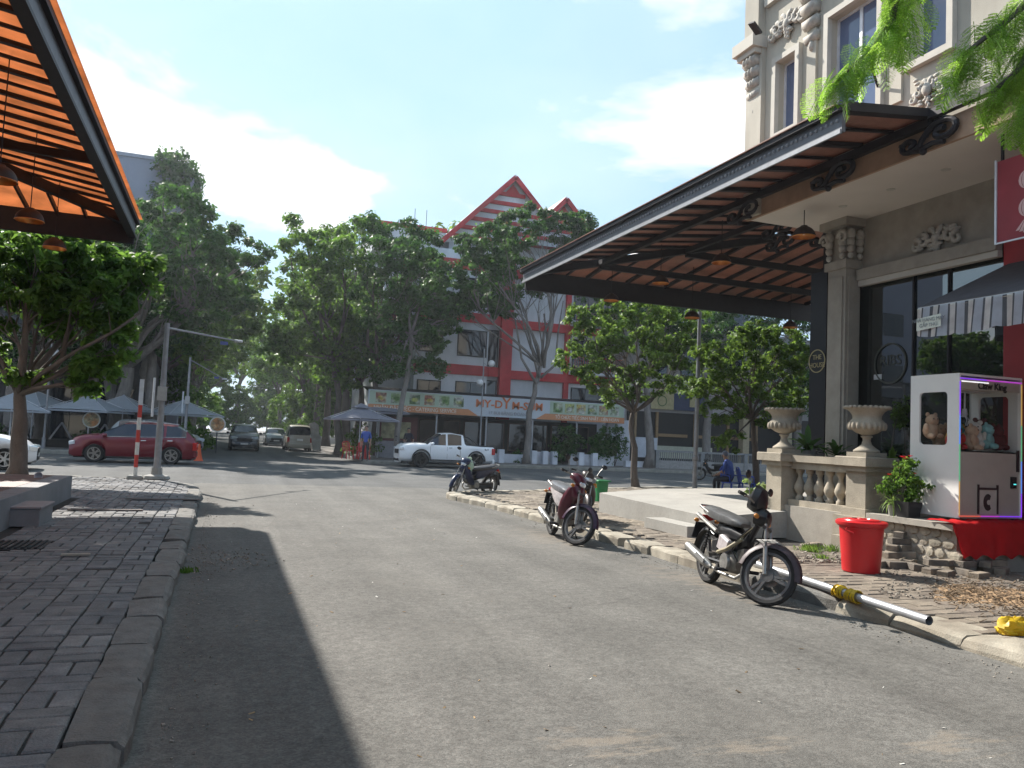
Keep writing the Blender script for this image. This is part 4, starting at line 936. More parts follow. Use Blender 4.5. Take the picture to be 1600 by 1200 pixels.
for k in range(22): th = math.radians(48 + 264 * k / 21); cpts.append((math.cos(th), math.sin(th)))
cc_ = ((a + b2) / 2, 1.02); vs = [(cc_[0] + .085 * u, y0 + .010, cc_[1] + .115 * v) for u, v in cpts] + [(cc_[0] + .012 + .03 * u, y0 + .010, cc_[1] + .035 * v) for u, v in cpts]
MB().add(vs, [(k, k + 1, 23 + k, 22 + k) for k in range(21)]).build('letter_mark', ink, cm)
MB().box(x1 - .2, x1 - .1, y0 + .0, y0 + .019, 1.22, 1.38).build('coin_unit', mat('coin_black', (.01, .02, .02), .4), cm); MB().box(x1 - .16, x1 - .11, y0 - .003, y0 - .0005, 1.27, 1.285).build('coin_light', mat('coin_teal', (.1, .8, .8), emit=.6), cm)
MB().box(x1 - .09, x1 - .05, y0 + .0, y0 + .019, 1.45, 1.75).build('handle', ink, cm)
for (xx, yy) in ((x0 + .08, y0 + .08), (x1 - .08, y0 + .08), (x0 + .08, y1 - .08), (x1 - .08, y1 - .08)): MB().tube([(xx, yy, .74), (xx, yy, .80)], .03, 8).build('foot', ink, cm)
# claw
c_ = MB(); cxx, cyy = x0 + .62, y0 + .45; c_.tube([(cxx, cyy, 2.58), (cxx, cyy, 2.3)], .012, 6); c_.lathe([(.03, 2.2), (.04, 2.24), (.03, 2.32)], (cxx, cyy, 0), 10)
for k in range(3):
    a = 2 * PI * k / 3; c_.tube([(cxx + .03 * math.cos(a), cyy + .03 * math.sin(a), 2.22), (cxx + .09 * math.cos(a), cyy + .09 * math.sin(a), 2.16), (cxx + .05 * math.cos(a), cyy + .05 * math.sin(a), 2.08)], .008, 5)
c_.build('claw', alu, cm); MB().box(x0 + .08, x1 - .08, cyy - .02, cyy + .02, 2.56, 2.58).build('claw_rail', alu, cm)
# soft toys, each one a thing that lies inside
toyc = [((.55, .04, .03), 'red', ), ((.60, .42, .28), 'tan'), ((.12, .35, .28), 'green'), ((.65, .62, .55), 'cream'), ((.25, .5, .5), 'pale blue'), ((.12, .02, .02), 'dark maroon'), ((.55, .33, .06), 'orange'), ((.25, .16, .09), 'brown')]
r = random.Random(9)
tl = [(.16, .22, 0, .0), (.30, .35, 6, .02), (.24, .5, 7, 0), (.45, .2, 1, .0), (.60, .26, 3, .05), (.5, .46, 2, 0), (.74, .2, 4, .03), (.86, .4, 5, .10), (.98, .24, 5, .02), (.66, .55, 6, 0), (1.0, .56, 7, .02), (.14, .58, 1, .14)]
names = ['left front corner behind the lit edge', 'second from the left, nestled behind the red one', 'standing behind the left side window', 'front row centre left of the machine', 'on top of the pile at the middle', 'at the bottom of the middle pile', 'front row right of the middle', 'sitting high in the right part', 'right front corner below the rail', 'back row behind the cream toy', 'right back corner of the machine', 'leaning in the back left corner by the side window']
for (dx, dy, ci, dz), nm in zip(tl, names):
    col, cn = toyc[ci]; m_ = mat('plush_' + cn.replace(' ', '_'), col, .95, var=.15, scale=20, bump=.8, bscale=120)
    ty = thing('soft_toy', (x0 + dx, y0 + dy, 1.72 + dz), cn + ' soft toy ' + nm, 'soft toy', 'soft toys in the claw machine', rz=r.uniform(-.8, .8), absolute=False); ty.scale = (1.35,) * 3
    MB().ball((0, 0, .09), .09, 12, 8, (1, .85, 1)).build('body', m_, ty, smooth=True); MB().ball((0, -.01, .20), .065, 12, 8).build('head', m_, ty, smooth=True)
    for s_ in (-1, 1):
        MB().ball((s_ * .045, 0, .26), .025, 8, 6, (1, .6, 1)).build('ear', m_, ty, smooth=True); MB().ball((s_ * .085, -.03, .12), .03, 8, 6, (.8, 1, 1.6)).build('arm', m_, ty, smooth=True)
        MB().ball((s_ * .05, -.07, .035), .035, 8, 6, (1, 1.3, .9)).build('foot', m_, ty, smooth=True); MB().ball((s_ * .022, -.067, .215), .008, 6, 4).build('eye', ink, ty, smooth=True)
# ------------------------------------------------------------------ cars
tyre_m = mat('tyre_rubber', (0.022, 0.021, 0.021), .85, var=.2); rim_m = mat('alloy', (0.5, 0.5, 0.5), .35, .8); blk = mat('black_plastic', (0.02, 0.02, 0.021), .6, var=.15)
car_glass = glass_mat('car_glass', (0.008, 0.011, 0.022), alpha=0.0, rough=.08); chrome = mat('chrome', (0.7, 0.7, 0.7), .15, 1.0, var=.03); lens = mat('headlamp_lens', (.7, .75, .8), .1, .4); redl = mat('tail_lamp_red', (.45, .01, .01), .25); plate = mat('number_plate', (.72, .72, .7), .5)
def lerp_pts(P, x):
    if x <= P[0][0]: return P[0][1]
    for (a, b), (c, d) in zip(P, P[1:]):
        if x <= c:
            t = (x - a) / (c - a); t = t * t * (3 - 2 * t) * .5 + t * .5; return b + (d - b) * t
    return P[-1][1]
def wheel(parent, x, y, R, wd, m_rim=rim_m, spokes=5, M=None, rimfrac=.68, n=28, face=None):
    """wheel with its axle along y"""
    T = Matrix.Translation((x, y, R)) @ Matrix.Rotation(PI / 2, 4, 'X'); T = (M @ T) if M is not None else T
    h = wd / 2; ri = R * rimfrac
    ty = MB().lathe([(ri, -h * .8), (R * .93, -h), (R, -h * .62), (R, h * .62), (R * .93, h), (ri, h * .8), (ri, -h * .8)], (0, 0, 0), n, T)
    w_ = ty.build('wheel', tyre_m, parent, smooth='auto')
    rb = MB().lathe([(ri * 1.0, -h * .8), (ri * 1.0, h * .8), (ri * .9, h * .78), (ri * .88, -h * .78), (ri, -h * .8)], (0, 0, 0), n, T)
    rb.lathe([(.001, -h * .5), (.2 * R, -h * .5), (.2 * R, h * .6), (.001, h * .6)], (0, 0, 0), 12, T)
    for k in range(spokes):
        a = 2 * PI * k / spokes
        for sg in (-1, 1) if spokes < 7 else (0,):
            a2 = a + sg * .16; M2 = T @ Matrix.Rotation(a2, 4, 'Z'); rb.box(.12 * R, ri * .95, -R * .045, R * .045, -h * .5 if spokes < 7 else -h*.2, h * .55 if spokes < 7 else h*.2, M2)
    rb.build('rim', m_rim, w_, smooth='auto'); return w_
def car(name, label, loc, rz, L_, W_, top, belt, arches, R, paint, gx, pillars, ws, rw, group=None, trim=None, wd=.22, rimm=rim_m, sill=.24, bed=None, cat='car', nose=.55, flare=False, tw=.76):
    t = thing(name, loc, label, cat, group, rz, absolute=False)
    xs = sorted(set([round(-L_ / 2 + L_ * i / 64, 3) for i in range(65)] + [round(a + R * 1.18 * math.cos(th), 3) for a in arches for th in [PI * k / 12 for k in range(13)]] + [gx[0], gx[1]] + [q for p in pillars for q in p] + list(ws) + list(rw)))
    S = []
    for x in xs:
        u = abs(x) / (L_ / 2); hw = W_ / 2 * (1 - .16 * u ** 7 - .02 * u ** 2); zb = sill
        e = (u - .93) / .07
        if e > 0: zb = sill + .08 * e
        for a in arches:
            dx = abs(x - a); ra = R * 1.18
            if dx < ra: zb = max(zb, R + math.sqrt(max(ra * ra - dx * dx, 0)))
        zt = lerp_pts(top, x); bl_ = min(lerp_pts(belt, x), zt)
        green = zt - bl_ > .12; k = min(1, (zt - bl_) / .35)
        wt = hw * (.95 * (1 - k) + tw * k) if bl_ < zt else hw * .9
        row = [(0, .22 if zb < .5 else .3), (hw * .6, .22 if zb < .5 else .3), (hw * .955, zb), (hw * .99, min(zb + .05, bl_ - .1)), (hw * 1.0, zb * .45 + bl_ * .55), (hw * .99, bl_ - .07), (hw * .955, bl_ - .005), (wt, max(bl_, zt - .05)), (wt * .82, zt - .008), (0, zt + .015)]
        S.append([Vector((x, y, z)) for y, z in row])
    body = MB(); sg = []; wsn = MB(); rwn = MB(); bd_ = MB(); wins = {}
    K = len(S[0])
    for i in range(len(S) - 1):
        xm = (xs[i] + xs[i + 1]) / 2
        for j in range(K - 1):
            for sd_ in (1, -1):
                vs = [S[i][j], S[i + 1][j], S[i + 1][j + 1], S[i][j + 1]]; vs = [(v.x, v.y * sd_, v.z) for v in vs]
                tgt = body
                if j == 6 and gx[0] < xm < gx[1] and not any(p[0] < xm < p[1] for p in pillars):
                    idx = sum(1 for p in pillars if p[1] < xm); tgt = wins.setdefault((sd_, idx), MB())
                elif j >= 7 and ws[0] < xm < ws[1]: tgt = wsn
                elif j >= 7 and rw[0] < xm < rw[1]: tgt = rwn
                elif bed and j >= 7 and bed[0] < xm < bed[1]: tgt = bd_
                tgt.add(vs, [(0, 1, 2, 3)])
    for i in (0, len(S) - 1): body.add([(v.x, v.y, v.z) for v in S[i]] + [(v.x, -v.y, v.z) for v in S[i][::-1]], [tuple(range(2 * K))])
    import bmesh
    def weld(b_, nm, m_):
        o = b_.build(nm, m_, t); bm = bmesh.new(); bm.from_mesh(o.data); bmesh.ops.remove_doubles(bm, verts=bm.verts, dist=.0006)
        bmesh.ops.recalc_face_normals(bm, faces=bm.faces); bm.to_mesh(o.data); bm.free(); smooth_by_angle(o, 32); return o
    bo = weld(body, 'body', paint)
    for k, b_ in wins.items(): weld(b_, 'side_window', car_glass)
    if wsn.f: weld(wsn, 'windscreen', car_glass)
    if rwn.f: weld(rwn, 'rear_window', car_glass)
    if bed and bd_.f: weld(bd_, 'bed_cover', blk)
    # wheel wells, underbody
    un = MB(); un.box(-L_ / 2 + .15, L_ / 2 - .15, -W_ / 2 + .3, W_ / 2 - .3, .18, .5)
    for a in arches: un.box(a - R * 1.15, a + R * 1.15, -W_ / 2 + .12, W_ / 2 - .12, R * .9, R * 2.15)
    un.build('underbody', blk, t)
    for a in arches:
        for s_ in (-1, 1): wheel(t, a, s_ * (W_ / 2 - wd / 2 - .015), R, wd, rimm)
        ar = MB()
        for s_ in (-1, 1):
            pr = R * 1.18; pts0 = [(a + pr * math.cos(PI * k / 12), R + pr * math.sin(PI * k / 12)) for k in range(13)]; pts1 = [(a + (pr + (.07 if flare else .03)) * math.cos(PI * k / 12), R + (pr + (.07 if flare else .03)) * math.sin(PI * k / 12)) for k in range(13)]
            yq = s_ * (W_ / 2 + (.035 if flare else .004)); vs = [(u, yq, v) for u, v in pts0] + [(u, yq * .985, v) for u, v in pts1] + [(u, s_ * (W_ / 2 - .1), v) for u, v in pts0]
            ar.add(vs, [(k, k + 1, 14 + k, 13 + k) for k in range(12)] + [(k, k + 1, 27 + k, 26 + k) for k in range(12)])
        if trim is not None: ar.build('arch_trim', trim, t)
    zf = lerp_pts(belt, L_ / 2 - .3)
    for s_ in (-1, 1):
        MB().cbox((L_ / 2 - .16, s_ * (W_ / 2 - .30), zf - .16), (.22, .42, .15), s_ * -.38, 0, .18, bev=.03).build('headlight', lens, t)
        MB().cbox((-L_ / 2 + .07, s_ * (W_ / 2 - .16), lerp_pts(belt, -L_ / 2 + .2) - .2), (.16, .20, .32), s_ * .3, bev=.03).build('tail_light', redl, t)
        MB().loft([(gx[1] - .16, belt[0][1] * 0 + lerp_pts(belt, gx[1]) + .06, .02, .03), (gx[1] - .12, lerp_pts(belt, gx[1]) + .07, .10, .075), (gx[1] - .02, lerp_pts(belt, gx[1]) + .06, .09, .06), (gx[1] + .03, lerp_pts(belt, gx[1]) + .05, .02, .03)], 8, M=Matrix.Translation((0, s_ * (W_ / 2 + .07), 0))).build('mirror', paint, t, smooth=True)
        for xx in pillars[:2]: MB().cbox((xx[0] + .26 - .42, s_ * W_ / 2 * .992, lerp_pts(belt, xx[0]) - .12), (.2, .03, .03), bev=.01).build('door_handle', chrome, t)
        MB().box(arches[0] + R * 1.2, arches[1] - R * 1.2, s_ * W_ / 2 - .02, s_ * W_ / 2 + .012, sill - .03, sill + .035).build('side_step', trim or blk, t)
        # gap lines of the doors
        for xx in [p[0] + .02 for p in pillars[:2]] + [gx[1] + .02]:
            MB().box(xx - .006, xx + .006, s_ * W_ / 2 * .97, s_ * W_ / 2 * .985 + .012, sill + .1, lerp_pts(belt, xx) - .08).build('door_gap', blk, t)
    MB().cbox((L_ / 2 - .005, 0, nose), (.06, W_ * .5, .22), bev=.02).build('grille', blk, t); MB().cbox((L_ / 2 + .0, 0, .36), (.06, W_ * .62, .12), bev=.02).build('lower_grille', blk, t)
    MB().cbox((L_ / 2 + .02, 0, .45), (.02, .46, .11)).build('number_plate', plate, t)
    MB().cbox((-L_ / 2 - .01, 0, .78 if L_ < 5 else .62), (.02, .40, .14)).build('number_plate', plate, t); MB().cbox((-L_ / 2 + .02, 0, .42), (.12, W_ * .86, .2), bev=.03).build('rear_bumper', paint, t)
    return t
def paint(nm, c, coat=.6): return mat(nm, c, .35, .15 if max(c) < .5 else 0.0, var=.03, coat=coat)
dim_chrome = mat('window_line', (.55, .55, .6), .25, .9)
# red estate SUV, side on, facing left
q = (onZ(145, 722) + onZ(270, 725)) / 2
suv = car('parked_car', 'deep red SUV side on in the cross street, behind the striped post', (q.x, 33.9, 0), PI, 4.72, 1.88,
    [(-2.36, .82), (-2.28, 1.12), (-1.95, 1.42), (-1.55, 1.60), (-.5, 1.66), (.35, 1.62), (.95, 1.35), (1.35, 1.14), (1.9, 1.08), (2.24, .97), (2.36, .74)], [(-2.36, .85), (-1.9, 1.10), (0, 1.05), (1.2, 1.03), (2.0, .97), (2.36, .6)], [-1.42, 1.44], .365, paint('paint_red', (.15, .005, .016)), (-1.95, 1.15), [(-1.18, -1.08), (-.18, -.06)], (.42, 1.32), (-2.25, -1.6), rimm=mat('alloy_dark', (.3, .29, .28), .35, .8))
suv.scale = (.92, .92, .93)
for s_ in (-1, 1):
    MB().tube([(-1.9, s_ * .92 * .96, 1.12), (0, s_ * .905, 1.07), (1.1, s_ * .905, 1.05)], .014, 5).build('window_line', dim_chrome, suv)
    MB().tube([(-1.6, s_ * .66, 1.64), (-.5, s_ * .68, 1.70), (.25, s_ * .67, 1.67)], .018, 5).build('roof_rail', dim_chrome, suv)
# white pickup, facing left
q = (onZ(645, 729) + onZ(740, 732)) / 2
pk_ = car('parked_pickup', 'white double cab pickup parked under the dim sum restaurant sign', (q.x, 37.9, 0), PI, 5.3, 1.88,
    [(-2.65, 1.12), (-2.6, 1.20), (-.98, 1.21), (-.92, 1.30), (-.85, 1.74), (-.2, 1.81), (.35, 1.78), (.75, 1.55), (1.2, 1.23), (2.0, 1.21), (2.5, 1.13), (2.65, .92)], [(-2.65, 1.12), (-.9, 1.20), (0, 1.17), (1.2, 1.17), (2.3, 1.12), (2.65, .88)], [-1.58, 1.50], .40, paint('paint_white', (.80, .81, .83)), (-.72, 1.0), [(.06, .16)], (.42, 1.22), (-.99, -.83), trim=blk, rimm=mat('alloy_black', (.04, .04, .04), .4, .5), bed=(-2.58, -1.02), sill=.40, flare=True, cat='pickup truck', nose=.78, tw=.80)
pk_.scale = (.88, .9, .93)
for s_ in (-1, 1): MB().tube([(-.98, s_ * .7, 1.22), (-1.12, s_ * .68, 1.62), (-1.75, s_ * .72, 1.24)], .03, 8).build('roll_bar', blk, pk_)
MB().tube([(-1.12, -.68, 1.62), (-1.12, .68, 1.62)], .03, 8).build('roll_bar', blk, pk_)
text_part('badge', '4x4', .16, (-2.15, .945, 1.02), (PI / 2, 0, PI), ink, pk_)
# white car at the left edge, nose to the right
car('parked_car', 'white car nose cut by the left edge of the picture behind the tree trunk', (-7.35, 27.6, 0), math.radians(8), 4.3, 1.78,
    [(-2.15, .8), (-2.0, 1.05), (-1.3, 1.44), (-.2, 1.50), (.4, 1.40), (1.1, 1.02), (1.8, .88), (2.15, .6)], [(-2.15, .85), (0, .93), (1.2, .92), (1.8, .84), (2.15, .58)], [-1.3, 1.35], .32, paint('paint_white', (.72, .73, .75)), (-1.5, .85), [(-.35, -.25)], (.4, 1.1), (-1.9, -1.3))
# far street: black SUV facing us, a silver one behind it, beige people carrier from behind
q = onZ(378, 704)
car('parked_car', 'dark SUV facing the camera in the far street, white sky light on its bonnet', (q.x + .1, q.y + 1.5, 0), -PI / 2, 4.6, 1.86,
    [(-2.3, .9), (-2.1, 1.25), (-1.6, 1.6), (-.3, 1.68), (.4, 1.62), (1.1, 1.12), (2.0, 1.0), (2.3, .65)], [(-2.3, .9), (0, 1.05), (1.2, 1.05), (2.1, .95), (2.3, .6)], [-1.4, 1.4], .36, paint('paint_black', (.015, .016, .018)), (-1.8, .95), [(-1.1, -1.0), (-.1, .0)], (.45, 1.1), (-2.1, -1.6), nose=.7)
q = onZ(467, 705)
mp_ = car('parked_car', 'beige people carrier seen from behind, lit by sun, right side of the far street', (q.x, q.y + 2, 0), PI / 2, 4.5, 1.78,
    [(-2.25, .95), (-2.18, 1.35), (-1.95, 1.72), (-1.2, 1.80), (.2, 1.76), (.8, 1.6), (1.6, 1.08), (2.0, .98), (2.25, .6)], [(-2.25, .98), (0, 1.02), (1.5, 1.0), (2.0, .9), (2.25, .55)], [-1.35, 1.35], .33, paint('paint_beige', (.36, .33, .27)), (-2.0, 1.1), [(-.9, -.8), (.1, .2)], (.75, 1.55), (-2.2, -1.98))
MB().cbox((-2.17, 0, 1.36), (.06, 1.38, .52), 0, 0, .28, bev=.05).build('rear_window', car_glass, mp_)
q = onZ(429, 696)
car('parked_car', 'silver grey car farther up the far street between the dark SUV and the beige carrier', (q.x, q.y, 0), -PI / 2, 4.4, 1.78,
    [(-2.2, .85), (-2.0, 1.1), (-1.4, 1.45), (-.2, 1.5), (.4, 1.42), (1.1, 1.02), (1.9, .9), (2.2, .6)], [(-2.2, .85), (0, .95), (1.2, .94), (1.9, .86), (2.2, .55)], [-1.35, 1.35], .33, paint('paint_grey', (.25, .27, .28)), (-1.6, .9), [(-.35, -.25)], (.4, 1.1), (-1.95, -1.4))
car('parked_car', 'pale hatchback half hidden behind the red SUV on the far kerb', (-2.9, 41.4, .13), math.radians(-25), 4.0, 1.72,
    [(-2.0, .85), (-1.9, 1.2), (-1.5, 1.5), (-.2, 1.55), (.5, 1.42), (1.1, 1.02), (1.7, .92), (2.0, .6)], [(-2.0, .85), (0, .98), (1.2, .95), (1.7, .86), (2.0, .55)], [-1.25, 1.25], .31, paint('paint_grey', (.25, .27, .28)), (-1.5, .9), [(-.35, -.25)], (.45, 1.1), (-1.95, -1.5))

# ------------------------------------------------------------------ motorbikes
def dirty(nm, c, r=.45, me=0.0): return mat(nm, c, r, me, var=.25, scale=18, fine=.15)
seat_m = dirty('seat_vinyl', (.045, .045, .05), .42); metal_d = dirty('worn_metal', (.33, .32, .30), .42, .75); engine_m = dirty('engine_alloy', (.22, .21, .19), .5, .7); rubber = tyre_m; blkp = dirty('bike_black', (.012, .012, .014), .35)
spoke_m = dirty('cast_wheel', (.16, .16, .16), .45, .5)
def motorbike(label, loc, rz, lean, steer, c_shield, c_fender, c_side, seat_c=seat_m, exhaust=metal_d, fair=True, bag=False, basket=False, bare=False, scale=1.0, rim_c=spoke_m, mirrors=True, group='parked motorbikes'):
    t = thing('motorbike', loc, label, 'motorbike', group, 0, absolute=False); t.rotation_euler = (-lean, 0, rz); t.scale = (scale,) * 3
    R = .292; xr, xf = -.61, .63
    # steering axis
    A = Vector((.36, 0, .86)); B = Vector((xf - .02, 0, R)); ax = (A - B).normalized()
    SM = Matrix.Translation(B) @ Matrix.Rotation(steer, 4, ax) @ Matrix.Translation(-B)
    rw_ = wheel(t, xr, 0, R, .075, rim_c, 3, rimfrac=.80, n=32); MB().lathe([(.001, -.06), (.065, -.06), (.065, .05), (.001, .05)], (xr, 0, R), 14, Matrix.Rotation(PI / 2, 4, 'X')).build('hub', engine_m, rw_)
    fwl = wheel(t, xf, 0, R, .066, rim_c, 3, M=SM, rimfrac=.82, n=32)
    MB().lathe([(.03, -.048), (.10, -.048), (.10, -.042), (.03, -.042), (.03, -.048)], (0, 0, 0), 20, SM @ Matrix.Translation((xf, 0, R)) @ Matrix.Rotation(PI / 2, 4, 'X')).build('brake_disc', metal_d, fwl)
    fk = MB()
    def P(x, y, z): return SM @ Vector((x, y, z))
    for s_ in (-1, 1):
        fk.tube([P(xf - .01, s_ * .075, R), P(xf - .085, s_ * .075, R + .27)], .024, 10); fk.tube([P(xf - .085, s_ * .075, R + .27), P(xf - .15, s_ * .075, R + .5)], .015, 8)
    fk.build('fork', metal_d, t, smooth='auto')
    MB().tube([P(xf - .15, -.09, R + .46), P(xf - .15, .09, R + .46)], .022, 8).build('fork_yoke', blkp, t)
    # front mudguard: an arched strip
    fm = MB(); ring = []
    for k in range(13):
        th = math.radians(172 - k * 14); Rm = R + .035
        row = []
        for j, (yy, dr) in enumerate(((-.065, -.045), (-.05, 0), (0, .018), (.05, 0), (.065, -.045))): row.append(P(xf + (Rm + dr) * math.cos(th), yy * (1 - .04 * abs(k - 6)), R + (Rm + dr) * math.sin(th)))
        ring.append(row)
    vs = [v for row in ring for v in row]; fm.add(vs, [(i * 5 + j, (i + 1) * 5 + j, (i + 1) * 5 + j + 1, i * 5 + j + 1) for i in range(12) for j in range(4)])
    fm.build('front_mudguard', c_fender, t, smooth=True)
    # handlebar with cowl, headlight, meter, grips, levers, mirrors
    hb = MB(); hc = Vector((.32, 0, .98))
    hb.tube([P(.22, -.33, 1.0), P(.27, -.2, 1.0), P(.32, -.06, .96), P(.32, .06, .96), P(.27, .2, 1.0), P(.22, .33, 1.0)], .011, 8); hb.build('handlebar', metal_d, t)
    for s_ in (-1, 1):
        MB().tube([P(.22, s_ * .34, 1.0), P(.255, s_ * .24, 1.0)], .019, 10).build('grip', rubber, t); MB().tube([P(.31, s_ * .2, .985), P(.29, s_ * .34, .975)], .006, 5).build('lever', metal_d, t)
        if mirrors:
            MB().tube([P(.28, s_ * .2, 1.0), P(.26, s_ * .25, 1.12), P(.25, s_ * .29, 1.18)], .006, 6).build('mirror_stem', metal_d, t)
            MB().ball((0, 0, 0), .055, 12, 8, (.28, 1.15, .8)).v and None
            mm = MB().ball((0, 0, 0), .055, 12, 8, (.28, 1.15, .8)); mm.v = [tuple(P(*(Vector(v) + Vector((.25, s_ * .32, 1.21))))) for v in mm.v]; mm.build('mirror', blkp, t, smooth=True)
    if fair:
        cw = MB().loft([(.20, .97, .05, .03), (.26, .985, .115, .06), (.34, .965, .13, .085), (.42, .93, .105, .085), (.46, .90, .05, .05)], 14, 2.6, SM); cw.build('handle_cowl', c_shield, t, smooth='auto')
        hl = MB().loft([(.40, .915, .085, .05), (.455, .895, .075, .045), (.475, .885, .03, .02)], 12, 2.2, SM); hl.build('headlight', lens, t, smooth='auto')
        MB().loft([(.225, 1.0, .07, .02), (.30, 1.03, .075, .022), (.32, 1.02, .05, .015)], 10, 3, SM).build('meter', blkp, t, smooth='auto')
    else:
        MB().loft([(.32, .86, .07, .09), (.40, .86, .095, .10), (.46, .85, .08, .08), (.475, .85, .05, .05)], 14, 2.0, SM).build('headlight', blkp, t, smooth='auto')
        MB().loft([(.30, .99, .045, .04), (.34, 1.0, .05, .04), (.38, .99, .045, .03)], 10, 2.4, SM).build('meter', blkp, t, smooth='auto')
        MB().loft([(.20, 1.00, .05, .08), (.27, 1.04, .13, .15), (.34, 1.02, .12, .14), (.38, .98, .06, .08)], 10, 2.4, SM).build('rag', blkp, t, smooth='auto')
    # leg shield (two wings) and front panel
    for s_ in (-1, 1) if not bare else ():
        ls_ = MB(); rows_ = [(.40, .12, .84), (.36, .17, .74), (.31, .20, .62), (.25, .20, .50), (.19, .18, .40), (.14, .13, .33)]
        vs = []
        for k, (x, yy, z) in enumerate(rows_): vs += [(x + .06, s_ * yy * .3, z + .01), (x + .03, s_ * yy * .8, z), (x - .05, s_ * yy, z - .01), (x - .10, s_ * yy * .97, z - .01)]
        ls_.add(vs, [(i * 4 + j, (i + 1) * 4 + j, (i + 1) * 4 + j + 1, i * 4 + j + 1) for i in range(5) for j in range(3)]); ls_.build('leg_shield', c_fender if not fair else c_shield, t, smooth=True)
    if fair: MB().loft([(.30, .72, .09, .14), (.40, .78, .11, .12), (.46, .76, .08, .10), (.49, .73, .03, .05)], 12, 2.6).build('front_panel', c_shield, t, smooth='auto')
    MB().tube([(.36, 0, .80), (.22, 0, .60), (.02, 0, .48), (-.2, 0, .5), (-.5, 0, .62), (-.72, 0, .66)], .032, 8).build('frame', blkp, t)
    MB().loft([(.24, .60, .05, .08), (.1, .52, .06, .06), (-.05, .50, .07, .07), (-.15, .56, .08, .1)], 10, 2.6).build('centre_cover', blkp, t, smooth='auto')
    # seat, rear cowl, side panels, rear mudguard, tail lamp, plate
    MB().loft([(.10, .735, .06, .02), (.04, .75, .10, .045), (-.1, .762, .13, .06), (-.3, .775, .145, .065), (-.5, .80, .14, .065), (-.68, .825, .12, .055), (-.75, .83, .06, .025)], 14, 3).build('seat', seat_c, t, smooth='auto')
    for s_ in (-1, 1):
        sp = MB(); vs = []
        for x, z0_, z1_, yy in ((-.02, .52, .70, .10), (-.15, .50, .72, .135), (-.32, .55, .735, .14), (-.5, .62, .765, .13), (-.68, .69, .785, .10), (-.82, .74, .79, .05)):
            vs += [(x, s_ * yy * .8, z0_), (x, s_ * yy, z0_ * .5 + z1_ * .5), (x, s_ * yy * .92, z1_)]
        sp.add(vs, [(i * 3 + j, (i + 1) * 3 + j, (i + 1) * 3 + j + 1, i * 3 + j + 1) for i in range(5) for j in range(2)]); sp.build('side_panel', c_side, t, smooth=True) if not bare else None
    rm = MB(); vs = []
    for k in range(9):
        th = math.radians(60 + k * 15); Rm = R + .06
        for yy, dr in ((-.075, -.04), (-.05, 0), (.05, 0), (.075, -.04)): vs.append((xr + (Rm + dr) * math.cos(th), yy, R + (Rm + dr) * math.sin(th)))
    rm.add(vs, [(i * 4 + j, (i + 1) * 4 + j, (i + 1) * 4 + j + 1, i * 4 + j + 1) for i in range(8) for j in range(3)]); rm.build('rear_mudguard', blkp, t, smooth=True)
    MB().loft([(-.78, .73, .08, .035), (-.84, .72, .085, .04), (-.87, .71, .05, .025)], 10, 2.6).build('tail_light', redl, t, smooth='auto')
    pl_ = MB().cbox((-.93, 0, .56), (.008, .17, .13), ry=.35).build('number_plate', plate, t); MB().cbox((-.905, 0, .57), (.012, .2, .2), ry=.35).build('plate_holder', blkp, t)
    MB().tube([(-.52, -.13, .80), (-.75, -.13, .86), (-.84, -.07, .87), (-.84, .07, .87), (-.75, .13, .86), (-.52, .13, .80)], .012, 7).build('grab_rail', metal_d, t)
    if bare:   # stripped bike: open frame with air box, battery, tank and looped cables
        MB().loft([(.12, .60, .04, .05), (-.05, .63, .09, .08), (-.25, .63, .10, .09), (-.4, .66, .06, .07)], 12, 2.8).build('fuel_tank', blkp, t, smooth='auto')
        MB().cbox((-.12, -.10, .50), (.20, .07, .16), ry=.3, bev=.02).build('air_box', dirty('cover_pale', (.42, .38, .38), .5), t); MB().cbox((-.30, -.09, .47), (.12, .08, .13), ry=-.2, bev=.02).build('battery_box', blkp, t)
        MB().tube([(-.80, -.12, .76), (-.5, -.13, .68), (-.3, -.12, .62)], .024, 8).build('frame_rail', metal_d, t); MB().tube([(-.80, .12, .76), (-.5, .13, .68), (-.3, .12, .62)], .024, 8).build('frame_rail', metal_d, t)
        for k in range(5): MB().tube([(.3, -.05 + .02 * k, .74), (.15, -.12 + .03 * k, .58 + .02 * k), (.05, -.10, .46), (.14, -.08 + .02 * k, .36)], .008, 5).build('cable', mat('cable_tan', (.30, .26, .17), .6) if k % 2 else rubber, t)
        MB().tube([(.2, -.08, .60), (.0, -.14, .46), (-.2, -.13, .40)], .022, 8).build('hose', mat('cable_tan', (.30, .26, .17), .6), t)
    # engine with finned cylinder, crankcase covers, pipes
    en = MB(); en.loft([(-.16, .33, .09, .10), (-.08, .33, .12, .13), (.06, .33, .12, .12), (.12, .34, .08, .09)], 12, 3); en.build('engine', engine_m, t, smooth='auto')
    cy_ = MB().loft([(.12, .40, .055, .055), (.30, .44, .055, .055), (.32, .445, .04, .04)], 10, 3)
    cy_.build('cylinder', engine_m, t, smooth='auto')
    fn = MB()
    for k in range(7): x = .135 + k * .02; fn.cbox((x, 0, .405 + k * .005), (.006, .15, .14), ry=-.2)
    fn.build('cooling_fins', engine_m, t)
    for s_ in (-1, 1): MB().lathe([(.001, 0), (.09, 0), (.095, -.02), (.095, -.05)], (-.03, s_ * .145, .32), 16, Matrix.Rotation(-s_ * PI / 2, 4, 'X')).build('crankcase_cover', metal_d, t, smooth='auto')
    MB().tube([(.30, -.03, .38), (.30, -.07, .26), (.18, -.1, .18), (-.1, -.13, .19), (-.3, -.15, .23)], .018, 8).build('exhaust_pipe', metal_d, t, smooth=True)
